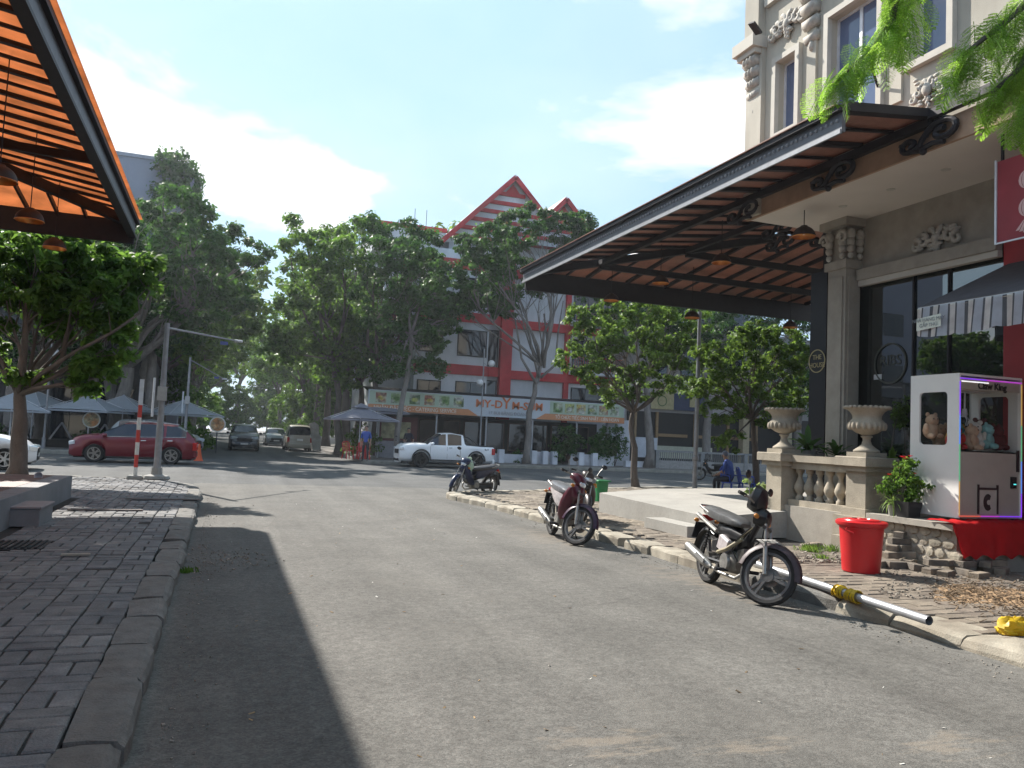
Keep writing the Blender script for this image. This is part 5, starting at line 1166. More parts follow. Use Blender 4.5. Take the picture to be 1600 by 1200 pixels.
    MB().tube([(-.26, -.155, .22), (-.32, -.16, .235), (-.42, -.165, .26), (-.80, -.17, .36), (-.86, -.17, .375), (-.865, -.17, .375)], [.022, .04, .052, .056, .046, .025], 14).build('silencer', exhaust, t, smooth='auto')
    MB().cbox((-.45, -.215, .30), (.22, .012, .06), ry=.26, bev=.004).build('heat_shield', chrome, t)
    for s_ in (-1, 1):
        sh = MB(); sh.tube([(xr + .02, s_ * .11, R), (-.46, s_ * .12, .68)], .014, 8)
        for k in range(8): p = Vector((xr + .02, s_ * .11, R)).lerp(Vector((-.46, s_ * .12, .68)), .3 + k * .08); sh.lathe([(.014, -.008), (.032, 0), (.014, .008)], p, 8)
        sh.build('shock_absorber', blkp, t)
        MB().tube([(-.08, s_ * .12, .3), (xr, s_ * .105, R)], .02, 6).build('swing_arm', blkp, t)
        MB().tube([(.0, s_ * .1, .24), (.02, s_ * .26, .24)], .02, 8).build('foot_peg', rubber, t)
        ind = MB().ball((-.80, s_ * .13, .69), .03, 8, 6, (.9, 1.2, .8)).build('indicator', mat('amber', (.5, .18, .02), .3), t, smooth=True)
        i2 = MB(); i2.ball((0, 0, 0), .032, 8, 6, (.8, 1.3, .8)); i2.v = [tuple(P(*(Vector(v) + Vector((.40, s_ * .17, .83))))) for v in i2.v]; i2.build('indicator', MATS['amber'], t, smooth=True)
    MB().box(xr - .04, -.05, .09, .115, .22, .38).build('chain_case', blkp, t)
    MB().tube([(-.05, .12, .26), (-.12, .28, .02)], .010, 6).build('side_stand', blkp, t)
    MB().tube([P(.34, .02, .95), P(.42, .05, .80), (.38, .04, .62), (.2, .03, .5)], .007, 5).build('cable', rubber, t); MB().tube([P(.34, -.04, .97), P(.48, -.07, .82), P(xf - .06, -.09, .48), P(xf, -.08, .33)], .006, 5).build('cable', rubber, t)
    if basket:
        bk_ = MB()
        for k in range(9): u = k / 8; bk_.tube([P(.46 + .0, -.14 + .28 * u, .60), P(.66, -.16 + .32 * u, .64)], .004, 4)
        for k in range(5): bk_.tube([P(.46 + .05 * k, -.15, .60 + .012 * k), P(.46 + .05 * k, .15, .60 + .012 * k)], .004, 4)
        bk_.build('wire_rack', metal_d, t)
    if bag:
        r = random.Random(4); bg_ = MB(); prof = [(.001, .0), (.09, .01), (.14, .09), (.13, .2), (.09, .28), (.04, .31), (.06, .36), (.02, .37)]
        bg_.lathe(prof, (.16, -.06, .68), 14); bg_.v = [(x + r.gauss(0, .012), y + r.gauss(0, .012), z + r.gauss(0, .012)) for x, y, z in bg_.v]
        b2_ = thing('plastic_bag', (0, 0, 0), 'crumpled pale green plastic bag hanging on the blue motorbike', 'bag', absolute=False)
        b2_.matrix_world = Matrix.Identity(4); b2_.location = loc; b2_.rotation_euler = (-lean, 0, rz); b2_.scale = (scale,) * 3
        bg_.build('bag_skin', mat('bag_green', (.50, .62, .52), .5, trans=.35, var=.15), b2_, smooth=True); MB().ball((.14, -.12, .66), .06, 8, 6, (1.2, .8, .9)).build('red_content', mat('bag_red', (.5, .04, .03), .5), b2_, smooth=True)
    return t
# three parked along the right kerb
m1 = (onZ(1104, 912) + onZ(1200, 943)) / 2
motorbike('old black motorbike with bare forks and torn leg shields, nearest the camera on the right', (m1.x - .03, m1.y, 0), -PI / 2 - .12, .10, .68, blkp, dirty('old_maroon', (.05, .028, .032), .5), blkp, fair=False, basket=True, bare=True, scale=1.03, seat_c=dirty('seat_grey', (.10, .10, .10), .35))
m2 = (onZ(855, 837) + onZ(905, 850)) / 2
motorbike('dark red motorbike with silver side panel and pale sunlit seat beside the kerb', (m2.x, m2.y, 0), -PI / 2 - .10, .10, .65, dirty('cherry', (.09, .010, .022), .3), dirty('plum', (.035, .008, .03), .3), dirty('panel_silver', (.55, .5, .5), .35, .2), seat_c=dirty('seat_sunlit', (.16, .16, .17), .3), scale=1.04)
m3 = onZ(738, 776)
motorbike('dark blue motorbike with a plastic bag on its handlebar at the kerb corner', (m3.x, m3.y + .1, 0), PI + .40, .10, .55, dirty('navy', (.012, .02, .06), .3), dirty('navy', (.012, .02, .06), .3), dirty('navy', (.012, .02, .06), .3), bag=True, scale=.98)
# scooter half behind the red one, by the green bin
motorbike('dark motorbike half hidden behind the red one, beside the green bin', (6.35, 13.5, ZP), -PI / 2 - .5, .08, .4, dirty('brown_dark', (.05, .035, .03), .4), dirty('brown_dark', (.05, .035, .03), .4), blkp, scale=.9)
# far ones
q = onZ(1120, 752); motorbike('black motorbike parked in the cross street beyond the seated man in blue', (q.x, q.y + .3, 0), PI - .6, .08, .2, blkp, blkp, blkp, group='motorbikes across the road')
q = onZ(597, 718); motorbike('dark motorbike on the far pavement between the standing man and the pickup', (q.x, 41.4, .14), -PI / 2 - .2, .08, .2, blkp, blkp, blkp, group='motorbikes across the road')
# ------------------------------------------------------------------ red and white restaurant building
wall_w = mat('render_white', (0.66, 0.68, 0.72), .85, var=.16, tint=(.52, .54, .57), scale=.8, streak=.3)
redtrim = mat('red_trim', (0.50, 0.045, 0.05), .7, var=.2, tint=(.38, .06, .06), scale=1.2)
roof_w = mat('roof_pale', (0.60, 0.56, 0.57), .7, var=.08); dwin = glass_mat('far_window', (0.015, 0.018, 0.025), alpha=0, rough=.06)
b = thing('restaurant_building', (17, 50, .14), 'red and white four storey building with steep striped gables behind the street trees', 'building')
YB = 48.0
MB().box(12.6, 36, YB, 62, .14, 14.0).build('main_wall', wall_w, b)
MB().box(8.9, 12.6, YB + 1.2, 60, .14, 13.2).build('side_wing', wall_w, b)
MB().box(8.3, 12.6, YB + .9, 60, 13.2, 14.6).build('side_parapet', wall_w, b); MB().box(8.25, 12.65, YB + .82, YB + .9, 14.4, 14.66).build('parapet_cap', redtrim, b); MB().box(8.25, 12.6, YB + .85, YB + .9, 13.1, 13.3).build('parapet_cap', redtrim, b)
# bay projecting at left of the red column
bay = MB().box(10.6, 15.2, YB - .9, YB - .003, 2.9, 13).build('bay_wall', wall_w, b)
MB().box(16.2, 16.95, YB - .45, YB - .003, .14, 14.0).build('red_column', redtrim, b); MB().box(20.7, 21.05, YB - .2, YB - .003, .14, 14.0).build('red_column', redtrim, b)
MB().box(24.6, 25.0, YB - .2, YB - .003, .14, 14.0).build('red_column', redtrim, b); MB().box(30, 30.4, YB - .2, YB - .003, .14, 14).build('red_column', redtrim, b)
for z in (5.3, 8.55, 11.8):
    MB().box(10.5, 15.3, YB - 1.0, YB - .9, z, z + .62).build('red_band', redtrim, b); MB().box(16.95, 36, YB - .25, YB - .01, z, z + .55).build('red_band', redtrim, b)
    MB().beam((15.25, YB - .95, z + .31), (16.25, YB - .1, z + .38), .12, .6).build('red_band', redtrim, b); MB().box(8.8, 10.5, YB + 1.1, YB + 1.2, z, z + .6).build('red_band', redtrim, b)
def far_win(x0, x1, z0, z1, y, par, n=2, m=dwin, fm=blk):
    o = MB().box(x0, x1, y - .04, y - .003, z0, z1).build('window', fm, par); w_ = (x1 - x0 - .1) / n
    for k in range(n): MB().box(x0 + .07 + k * w_, x0 + .03 + (k + 1) * w_, y - .055, y - .042, z0 + .07, z1 - .07).build('pane', m, o)
for z in (2.95, 6.15, 9.4):
    far_win(13.2, 15.1, z + .3, z + 1.95, YB - .9, b); far_win(10.8, 12.3, z + .4, z + 1.9, YB - .9, b)
    far_win(15.4, 16.15, z - .2, z + 2.2, YB, b, 1)
    far_win(21.3, 24.3, z + .1, z + 2.1, YB, b, 3); far_win(25.6, 29.6, z + .1, z + 2.0, YB, b, 3); far_win(31, 35, z + .1, z + 2.0, YB, b, 3)
for z in (6.0, 9.2): # balconies at the right
    MB().box(21.0, 24.6, YB - 1.1, YB - .01, z - .15, z).build('balcony', wall_w, b)
    rl_ = MB()
    for k in range(24): rl_.box(21.05 + k * .15, 21.07 + k * .15, YB - 1.08, YB - 1.06, z, z + .95)
    rl_.box(21, 24.6, YB - 1.1, YB - 1.04, z + .95, z + 1.0); rl_.build('balcony_rail', redtrim, b)
# gables
def gable(xc, zpk, half, zb_, y0, depth, nm):
    sl = (zpk - zb_) / half
    g = MB(); g.add([(xc - half, y0 + .5, zb_), (xc + half, y0 + .5, zb_), (xc, y0 + .5, zpk)], [(0, 1, 2)]); g.build('gable_wall', wall_w, b)
    for s_ in (-1, 1):
        MB().add([(xc, y0, zpk + .1), (xc + s_ * (half + .3), y0, zb_ - .3 * sl + .1), (xc + s_ * (half + .3), y0 + depth, zb_ - .3 * sl + .1), (xc, y0 + depth, zpk + .1), (xc, y0, zpk - .1), (xc + s_ * (half + .3), y0, zb_ - .3 * sl - .1), (xc + s_ * (half + .3), y0 + depth, zb_ - .3 * sl - .1), (xc, y0 + depth, zpk - .1)], [(0, 1, 2, 3), (7, 6, 5, 4), (0, 4, 5, 1), (1, 5, 6, 2), (2, 6, 7, 3)]).build('roof_slope', roof_w, b)
        MB().beam((xc, y0 - .04, zpk - .10), (xc + s_ * (half + .3), y0 - .04, zb_ - .3 * sl - .10), .10, .30, (0, 1, 0) if False else (0, 0, 1)).build('barge_board', redtrim, b)
    z = zb_ + .35
    while z < zpk - 1.0:
        hw = (zpk - z) / sl - .35; MB().box(xc - hw, xc + hw, y0 + .38, y0 + .497, z, z + .24).build('stripe', redtrim, b); z += .62
    MB().add([(xc - .5, y0 + .36, zpk - 1.05), (xc + .5, y0 + .36, zpk - 1.05), (xc, y0 + .36, zpk - .45)], [(0, 1, 2)]).build('gable_vent', redtrim, b)
gable(16.6, 18.3, 4.6, 13.6, YB - .6, 13, 'a'); gable(19.95, 17.2, 3.0, 14.0, YB - 1.2, 12, 'b'); gable(33, 19.0, 4.0, 14, YB - .6, 13, 'c')
for x in (11.2, 12.0): MB().tube([(x, 52, 14.6), (x, 52, 16.6)], .02, 5).build('aerial', blk, b)
# ground floor dark restaurant front and its sign
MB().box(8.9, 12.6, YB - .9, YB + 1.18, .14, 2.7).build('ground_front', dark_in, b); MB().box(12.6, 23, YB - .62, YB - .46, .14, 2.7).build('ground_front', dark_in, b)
for k in range(9): far_win(9.6 + k * 1.45, 10.8 + k * 1.45, .75, 2.5, YB - (.9 if k < 2 else .63), b, 1, dwin, mat('brown_frame', (.09, .05, .035), .6))
sg = thing('restaurant_sign', (15.3, 44.4, 2.77), 'long restaurant sign reading MY-DYM-SUM with food pictures and orange ends', 'sign')
YS = 44.4
SGW = mat('sign_pale', (0.46, 0.50, 0.54), .6, var=.06, scale=1); SGG = mat('sign_green', (0.37, 0.45, 0.35), .6, var=.12, scale=2); SGO = mat('sign_orange', (0.52, 0.23, 0.11), .6, var=.06); SGR = mat('sign_red', (0.27, 0.03, 0.04)); SGT = mat('sign_letter', (0.60, 0.17, 0.06), .5); pale = mat('sign_text_pale', (.7, .68, .6), .6)
k_ = YS / 44.0
SX0, SX1, SZ0, SZ1 = 7.44 * k_, 23.2 * k_, 2.76, 3.92
MB().box(SX0, SX1, YS, YS + .25, SZ0, SZ1).build('board', SGW, sg)
MB().box(SX0 + .05, 12.9, YS - .012, YS - .003, SZ0 + .34, SZ1 - .04).build('green_field', SGG, sg); MB().box(18.4, SX1 - .05, YS - .012, YS - .003, SZ0 + .34, SZ1 - .04).build('green_field', SGG, sg)
MB().add([(SX0, YS - .02, SZ0), (13.9, YS - .02, SZ0), (13.3, YS - .02, SZ0 + .36), (SX0, YS - .02, SZ0 + .36)], [(0, 1, 2, 3)]).build('orange_band', SGO, sg)
MB().add([(17.5, YS - .02, SZ0), (SX1, YS - .02, SZ0), (SX1, YS - .02, SZ0 + .36), (18.1, YS - .02, SZ0 + .36)], [(0, 1, 2, 3)]).build('orange_band', SGO, sg)
text_part('sign_text', 'NHẬN ĐẶT TIỆC - CATERING SERVICE', .30, (10.2, YS - .03, SZ0 + .18), (PI / 2, 0, 0), pale, sg, wpos(sg), ext=.004, sx=.92)
text_part('sign_text', 'TỔ CHỨC TIỆC SINH NHẬT - LIÊN HOAN', .28, (20.9, YS - .03, SZ0 + .18), (PI / 2, 0, 0), pale, sg, wpos(sg), ext=.004, sx=.82)
text_part('sign_text', 'MY-D', .62, (14.55, YS - .03, SZ0 + .72), (PI / 2, 0, 0), SGT, sg, wpos(sg), ext=.01, bold=.012, sx=1.1)
text_part('sign_text', 'Y', .92, (15.62, YS - .03, SZ0 + .80), (PI / 2, 0, 0), SGT, sg, wpos(sg), ext=.01, bold=.008)
text_part('sign_text', 'M-SUM', .62, (16.95, YS - .03, SZ0 + .70), (PI / 2, 0, 0), SGT, sg, wpos(sg), ext=.01, bold=.012, sx=1.05)
text_part('sign_text', '17 BÙI BẰNG ĐOÀN', .26, (15.7, YS - .03, SZ0 + .22), (PI / 2, 0, 0), mat('sign_grey_text', (.3, .3, .32)), sg, wpos(sg), ext=.004)
fc = [(.10, .2, .05), (.3, .12, .08), (.35, .38, .1), (.2, .3, .12), (.45, .35, .06), (.1, .16, .07)]
for i in range(6):
    for x in ((7.9 + i * .86 + (.2 if i > 1 else 0)), 18.62 + i * .76):
        c = fc[(i + int(x)) % 6]; m_ = mat('dish_%d' % ((i + int(x)) % 6), c, .5, var=.5, scale=6, fine=.3, tint=(.4, .42, .3))
        MB().cbox((x + .3, YS - .018, SZ0 + .74), (.6, .01, .56), bev=.003).build('food_picture', m_, sg)
        MB().lathe([(.001, 0), (.2, 0), (.2, .006)], (x + .3, YS - .03, SZ0 + .72), 12, Matrix.Rotation(PI / 2, 4, 'X') @ Matrix.Diagonal((1, .6, 1, 1))).build('food_picture', mat('dish_%d' % ((i + 3 + int(x)) % 6), fc[(i + 3 + int(x)) % 6], .5, var=.5, scale=6, tint=(.45, .45, .4)), sg)
for x in (8.2, 11.5, 14.5, 17.4, 20.3, 23): MB().tube([(x, YS + .2, .14), (x, YS + .2, SZ0)], .05, 6).build('sign_post', mat('post_grey', (.4, .4, .42), .6), sg)
MB().add([(SX0, YS + .2, SZ1 - .1), (SX1, YS + .2, SZ1 - .1), (SX1, YB - 1, SZ1 + .3), (SX0, YB - 1, SZ1 + .3)], [(0, 1, 2, 3)]).build('sign_roof', blk, sg)
# low white wall with planters in front of the restaurant
lw = thing('low_wall', (17, 44.0, .14), 'low white wall with white blocks below the restaurant sign', 'wall')
wp_ = mat('white_paint', (.55, .57, .62), .7, var=.12, scale=2)
for a, b2, h in ((12.0, 14.2, .7), (14.5, 17.0, .5), (17.3, 18.3, .7), (19.5, 22.4, .65)): MB().box(a, b2, 43.6, 43.85, .14, .14 + h).build('wall_panel', wp_, lw)
for x in (13.9, 14.9, 16.9, 17.6, 18.2, 19.9, 20.8): MB().box(x, x + .32, 43.2, 43.55, .14, .9).build('wall_block', wp_, lw)
MB().box(22.6, 24.2, 45, 45.3, .14, 3.0).build('white_wall', wp_, lw); MB().box(23.1, 28, 43.4, 43.7, .14, .5).build('wall_panel', wp_, lw)
# shops to the right seen between the round trees and the pillar
sh = thing('shop_row', (32, 46, .14), 'shop fronts with a beige and navy sign across the road on the right', 'building')
MB().box(24.5, 62, 46.5, 60, .14, 9.5).build('wall', mat('shop_wall', (.36, .34, .33), .85, var=.15, scale=.8), sh)
beige = mat('shop_beige', (.42, .36, .2), .7, var=.15); navy = mat('shop_navy', (.04, .05, .1), .6)
MB().box(26.3, 28.0, 46.2, 46.45, 3.9, 5.0).build('sign_panel', beige, sh); MB().box(28.0, 30.5, 46.2, 46.45, 3.9, 5.0).build('sign_panel', navy, sh); MB().box(29.2, 29.9, 46.15, 46.2, 4.15, 4.8).build('sign_panel', beige, sh)
MB().lathe([(.30, 0), (.36, 0), (.36, .01), (.30, .01)], (27.1, 46.17, 4.45), 18, Matrix.Rotation(PI / 2, 4, 'X')).build('round_mark', mat('shop_green', (.1, .16, .06)), sh)
MB().box(24.7, 46, 46.3, 46.48, .14, 3.7).build('dark_front', dark_in, sh)
wood = mat('shop_wood', (.28, .18, .09), .6)
for x in (25.1, 26.7, 29.6, 32.2, 34.5, 37, 40, 43): MB().box(x, x + .16, 46.15, 46.3, .14, 3.7).build('door_post', wood, sh)
for x in (26.9, 29.8, 32.5): MB().box(x, x + 2.2, 46.18, 46.3, 2.1, 2.3).build('shelf', wood, sh)
MB().box(26.8, 31.0, 46.1, 46.2, .7, 1.5).build('counter', mat('counter_cream', (.42, .42, .33), .6), sh); MB().box(25.2, 26.8, 46.1, 46.2, .7, 2.0).build('counter', wp_, sh)
for x in (33, 36.5, 40, 44): MB().box(x, x + .5, 45.5, 46.0, .14, 5).build('stone_pillar', mat('pillar_tan', (.4, .33, .22), .8), sh)
for k in range(10):
    far_win(25.6 + k * 3, 27.6 + k * 3, 6.2, 8.2, 46.5, sh)
rf = thing('railing', (30, 43, .14), 'low grey railing with thin bars across the road on the right', 'railing')
cg = mat('railing_grey', (.22, .22, .22), .8)
MB().box(24.9, 48, 43.0, 43.2, .14, .62).build('base_wall', mat('railing_base', (.28, .27, .26), .9, var=.2), rf); MB().box(24.9, 48, 43.02, 43.18, 1.12, 1.24).build('top_rail', cg, rf)
bar = MB().box(-.02, .02, -.02, .02, 0, .5).mesh('bar'); bar.materials.append(cg)
for k in range(150): inst(bar, 'bar', rf, Vector((25 + k * .15, 43.1, .62)) - rf.location)
for k in range(8): MB().box(24.9 + k * 3.2, 25.15 + k * 3.2, 42.95, 43.25, .14, 1.2).build('railing_post', cg, rf)
# grey block at the left with creeper tower
gb = thing('grey_building', (-18, 66, .14), 'plain grey tower block rising behind the trees at the left', 'building')
gw = mat('grey_render', (.25, .275, .34), .85, var=.05, scale=.4)
MB().box(-45, -4.9, 60, 80, .14, 19.7).build('wall', gw, gb); MB().box(-45.1, -4.8, 59.9, 80.1, 19.7, 19.95).build('parapet_cap', mat('grey_cap', (.3, .32, .38), .8), gb)
for k in range(8):
    for j in range(2): far_win(-40 + k * 4.3, -37.5 + k * 4.3, 8 + j * 5, 10.2 + j * 5, 60, gb)
tw_ = thing('creeper_tower', (-3.9, 60, .14), 'narrow stair tower completely overgrown with dark creeper', 'tower')
MB().box(-4.75, -2.95, 59, 61, .14, 18.6).build('tower_wall', gw, tw_)
# cafe frontage behind the red SUV
cf = thing('cafe_building', (-14, 50, .14), 'dark cafe front in deep shade behind the parasols on the left', 'building')
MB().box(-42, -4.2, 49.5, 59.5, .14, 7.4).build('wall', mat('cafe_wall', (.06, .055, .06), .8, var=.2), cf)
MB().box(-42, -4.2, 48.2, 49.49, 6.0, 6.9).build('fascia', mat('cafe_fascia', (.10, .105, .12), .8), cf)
for k in range(16): far_win(-41 + k * 2.3, -39.2 + k * 2.3, .4, 3.4, 49.5, cf)
for k in range(12): MB().box(-40 + k * 3.1, -39.7 + k * 3.1, 48.3, 48.6, .14, 6).build('post', mat('cafe_post', (.12, .12, .13), .8), cf)
bw_ = thing('bar_fence', (-11, 44.5, .14), 'dark low fence with cross bars along the cafe pavement', 'fence')
MB().box(-26, -4.5, 44.4, 44.6, .14, .5).build('fence_base', dark_in, bw_)
for k in range(11):
    x = -25 + k * 1.9; MB().beam((x, 44.45, .5), (x + .5, 44.45, 1.35), .06, .08).build('cross_bar', mat('bar_pale', (.3, .3, .31), .7), bw_); MB().beam((x + 1.0, 44.44, .5), (x + .5, 44.44, 1.35), .06, .08).build('cross_bar', MATS['bar_pale'], bw_)
# ------------------------------------------------------------------ parasols, cafe things
def parasol(x, y, z, w_, h, top, m, label, cat='parasol', group='white cafe parasols', vent=True):
    p = thing('parasol', (x, y, .14), label, cat, group, absolute=False)
    z0 = z - .14; c = MB(); n = 4; R = w_ / 2
    pts = [(R * sx, R * sy, z0) for sx, sy in ((-1, -1), (1, -1), (1, 1), (-1, 1))]; tp = (0, 0, z0 + h)
    K = 5
    for i in range(4):
        a, b2 = Vector(pts[i]), Vector(pts[(i + 1) % 4])
        vs = []; 
        for k in range(K + 1):
            t_ = k / K
            for j in range(K + 1):
                s_ = j / K; base = a.lerp(b2, s_); q = base.lerp(Vector(tp), t_); q.z -= .10 * h * math.sin(PI * t_) * (1) + .05 * math.sin(PI * s_) * (1 - t_) * -1; vs.append(q)
        c.add(vs, [(k * (K + 1) + j, k * (K + 1) + j + 1, (k + 1) * (K + 1) + j + 1, (k + 1) * (K + 1) + j) for k in range(K) for j in range(K)])
        c.quad(a, b2, b2 - Vector((0, 0, .07)), a - Vector((0, 0, .07)))
    c.build('canopy', m, p)
    if vent: v_ = MB(); v_.add([(-.5, -.5, z0 + h - .12), (.5, -.5, z0 + h - .12), (.5, .5, z0 + h - .12), (-.5, .5, z0 + h - .12), (0, 0, z0 + h + .14)], [(0, 1, 4), (1, 2, 4), (2, 3, 4), (3, 0, 4)]); v_.build('vent', m, p)
    MB().tube([(0, 0, 0), (0, 0, z0 + h)], .03, 8).build('pole', alu, p)
    for s_ in pts: MB().beam((s_[0], s_[1], s_[2] - .01), (0, 0, z0 + h - .03), .02, .02).build('rib', alu, p)
    MB().cbox((0, 0, .05), (.6, .6, .1), bev=.02).build('base', conc, p)
    return p
pw = mat('parasol_cloth', (.42, .45, .50), .85, var=.06, trans=.3); pg = mat('parasol_grey', (.27, .27, .32), .8, var=.08, trans=.2)
for (u, v, Y_, w_, lb) in ((18, 641, 42.5, 3.3, 'white cafe parasol cut by the left edge of the picture, behind the tree trunk'), (52, 634, 45.5, 3.2, 'white cafe parasol just right of the left tree trunk, standing farther back'), (140, 642, 43.5, 3.2, 'white cafe parasol behind the round food board'), (192, 641, 45.5, 3.0, 'white cafe parasol behind the twisted tree trunks'), (285, 648, 45.5, 3.2, 'white cafe parasol above the rear of the red SUV')):
    q = onY(u, v, Y_); parasol(q.x, Y_, q.z, w_ * .95, .80, 0, pw, lb, vent=False).rotation_euler = (0, 0, u * .37 % 1.2 - .5)
q = onY(563, 657, 43.2); parasol(q.x, q.y, q.z + .05, 3.5, .75, 0, pg, 'large grey parasol over the street kiosk left of the restaurant sign', group=None)
q = onY(590, 650, 45.2); parasol(q.x, q.y, q.z + .2, 3.0, .7, 0, pg, 'second grey parasol partly hidden behind the large one', group=None)
# kiosk
kk = thing('street_kiosk', (7.5, 45, .14), 'dim street kiosk with lit window under the grey parasols', 'kiosk')
MB().box(8.2, 10.6, 45.4, 46.6, .14, 2.5).build('kiosk_wall', mat('kiosk_red', (.10, .03, .03), .7), kk); MB().box(8.3, 10.5, 44.9, 45.4, .14, 1.1).build('counter', mat('kiosk_counter', (.25, .25, .27), .7), kk)
MB().box(8.5, 10.2, 45.38, 45.4, 1.25, 2.2).build('window', mat('kiosk_view', (.28, .27, .16), .4, var=.5, scale=3), kk)
# red plastic chairs
redp = mat('plastic_red', (.5, .03, .03), .35); bluep = mat('plastic_blue', (.02, .06, .36), .35)
def pchair(loc, rz, m, label, group, back=True, s=1.0):
    c = thing('plastic_chair' if back else 'plastic_stool', loc, label, 'chair' if back else 'stool', group, rz, absolute=False); c.scale = (s, s, s)
    MB().cbox((0, 0, .42), (.42, .42, .03), bev=.01).build('seat', m, c)
    for sx in (-1, 1):
        for sy in (-1, 1): MB().beam((sx * .22, sy * .22, 0), (sx * .17, sy * .17, .41), .045, .045).build('leg', m, c)
    if back:
        bk_ = MB(); 
        for k in range(5): bk_.beam((-.16 + .08 * k, .19, .43), (-.17 + .085 * k, .27, .84), .035, .015)
        bk_.tube([(-.2, .19, .43), (-.21, .27, .80), (-.12, .29, .88), (.12, .29, .88), (.21, .27, .80), (.2, .19, .43)], .02, 6); bk_.build('backrest', m, c)
        for s_ in (-1, 1): MB().tube([(s_ * .22, -.16, .42), (s_ * .24, -.14, .62), (s_ * .22, .24, .66)], .018, 6).build('armrest', m, c)
    return c
q = onZ(553, 716, .14); pchair((q.x - .5, 41.4, .14), .4, redp, 'red plastic chair nearest the far street corner', 'red plastic chairs by the kiosk'); pchair((q.x + .25, 41.9, .14), -.3, redp, 'red plastic chair in the middle of the kiosk group', 'red plastic chairs by the kiosk')
pchair((q.x + .3, 41.2, .14), 2.6, redp, 'red plastic chair closest to the man in blue by the kiosk', 'red plastic chairs by the kiosk')
q = onZ(1140, 776, .13); pchair((q.x + .05, q.y, .13), 0.2, bluep, 'blue plastic chair the man in blue sits on', 'blue plastic chairs and stools')
q2 = onZ(1162, 777, .13); pchair((q2.x + .1, q2.y, .13), 1.2, bluep, 'empty blue plastic chair right of the seated man', 'blue plastic chairs and stools')

# ------------------------------------------------------------------ poles and posts
steel = mat('galvanised', (.27, .27, .28), .5, .5, var=.15, scale=5); globe_m = mat('globe', (.62, .62, .62), .3)
def arm_pole(loc, h, r0, r1, arm_to, label, group=None, box=True):
    p = thing('traffic_pole', loc, label, 'pole', group, absolute=False)
    MB().tube([(0, 0, 0), (0, 0, h * .5), (0, 0, h)], [r0, (r0 + r1) / 2, r1], 10).build('pole', steel, p, smooth='auto')
    L_ = Vector(arm_to) - Vector(loc); MB().tube([(0, 0, h - .12), tuple(L_)], [.03, .02], 7).build('arm', steel, p)
    MB().cbox((0, 0, .03), (.5, .5, .06), bev=.01).build('base_plate', conc, p); 
    mid = Vector((0, 0, h - .12)).lerp(L_, .78); MB().cbox(tuple(mid - Vector((0, 0, .14))), (.22, .03, .10)).build('blue_plate', mat('plate_blue', (.05, .07, .22), .4), p)
    MB().loft([(-.1, 0, .04, .04), (.1, 0, .05, .04), (.14, 0, .03, .03)], 8, M=Matrix.Translation(L_)).build('camera', mat('camera_white', (.5, .5, .5), .5), p)
    if box: MB().cbox((0, -.12, h * .62 - .3), (.22, .16, .36), bev=.01).build('control_box', mat('box_grey', (.35, .35, .34), .6), p); MB().cbox((-.2, -.08, h * .6 - .32), (.05, .12, 1.0), rz=.15).build('edge_sign', mat('sign_edge', (.55, .58, .62), .5), p)
    return p
q = onZ(240, 757); tpq = onY(262, 505, q.y); ar = onY(372, 533, q.y + 3.5)
arm_pole((q.x + .05, q.y, .12), tpq.z - .12, .095, .06, (ar.x, ar.y, ar.z), 'grey traffic pole on the left corner with a long camera arm')
MB().lathe([(.001, 0), (.30, 0), (.34, .03), (.30, .10), (.14, .14), (.13, .3)], (q.x + .05, q.y, .125), 10).build('pole_footing', conc, bpy.data.objects['traffic_pole'])
o_ = [o for o in COL.objects if o.name == 'pole_footing'][0]; o_.data.transform(Matrix.Translation(-Vector((q.x + .05, q.y, .12)))) 
q = onZ(287, 706); tpq = onY(298, 558, 40.5); ar = onY(350, 592, 41); p0_ = onY(287, 706, 40.5)
arm_pole((p0_.x, 40.5, .14), tpq.z - .14, .08, .05, (ar.x, ar.y, ar.z), 'thinner distant traffic pole with a short arm behind the red SUV')
# red and white striped post with a street name blade
q = onZ(210, 757); 
sp_ = thing('striped_post', (q.x, q.y, .12), 'red and white striped street name post with a narrow pale blade on top', 'sign post', absolute=False)
wr = mat('post_white', (.55, .55, .53), .5, var=.12, scale=9); rr_ = mat('post_red', (.45, .04, .03), .5, var=.12, scale=9)
htop = onY(220, 633, q.y).z - .12; n_ = 6
for k in range(n_):
    MB().tube([(0, 0, htop * k / n_), (0, 0, htop * (k + 1) / n_)], .048, 12).build('band', rr_ if k % 2 == (n_ - 1) % 2 else wr, sp_)
MB().cbox((.0, 0, htop + .33), (.10, .05, .66)).build('name_blade', mat('sign_edge', (.55, .58, .62), .5), sp_)
MB().cbox((-.053, 0, htop + .34), (.004, .04, .5)).build('blade_print', mat('blade_blue', (.1, .2, .4), .5), sp_)
MB().cbox((0, 0, .05), (.36, .3, .12), bev=.03).build('post_footing', conc, sp_)
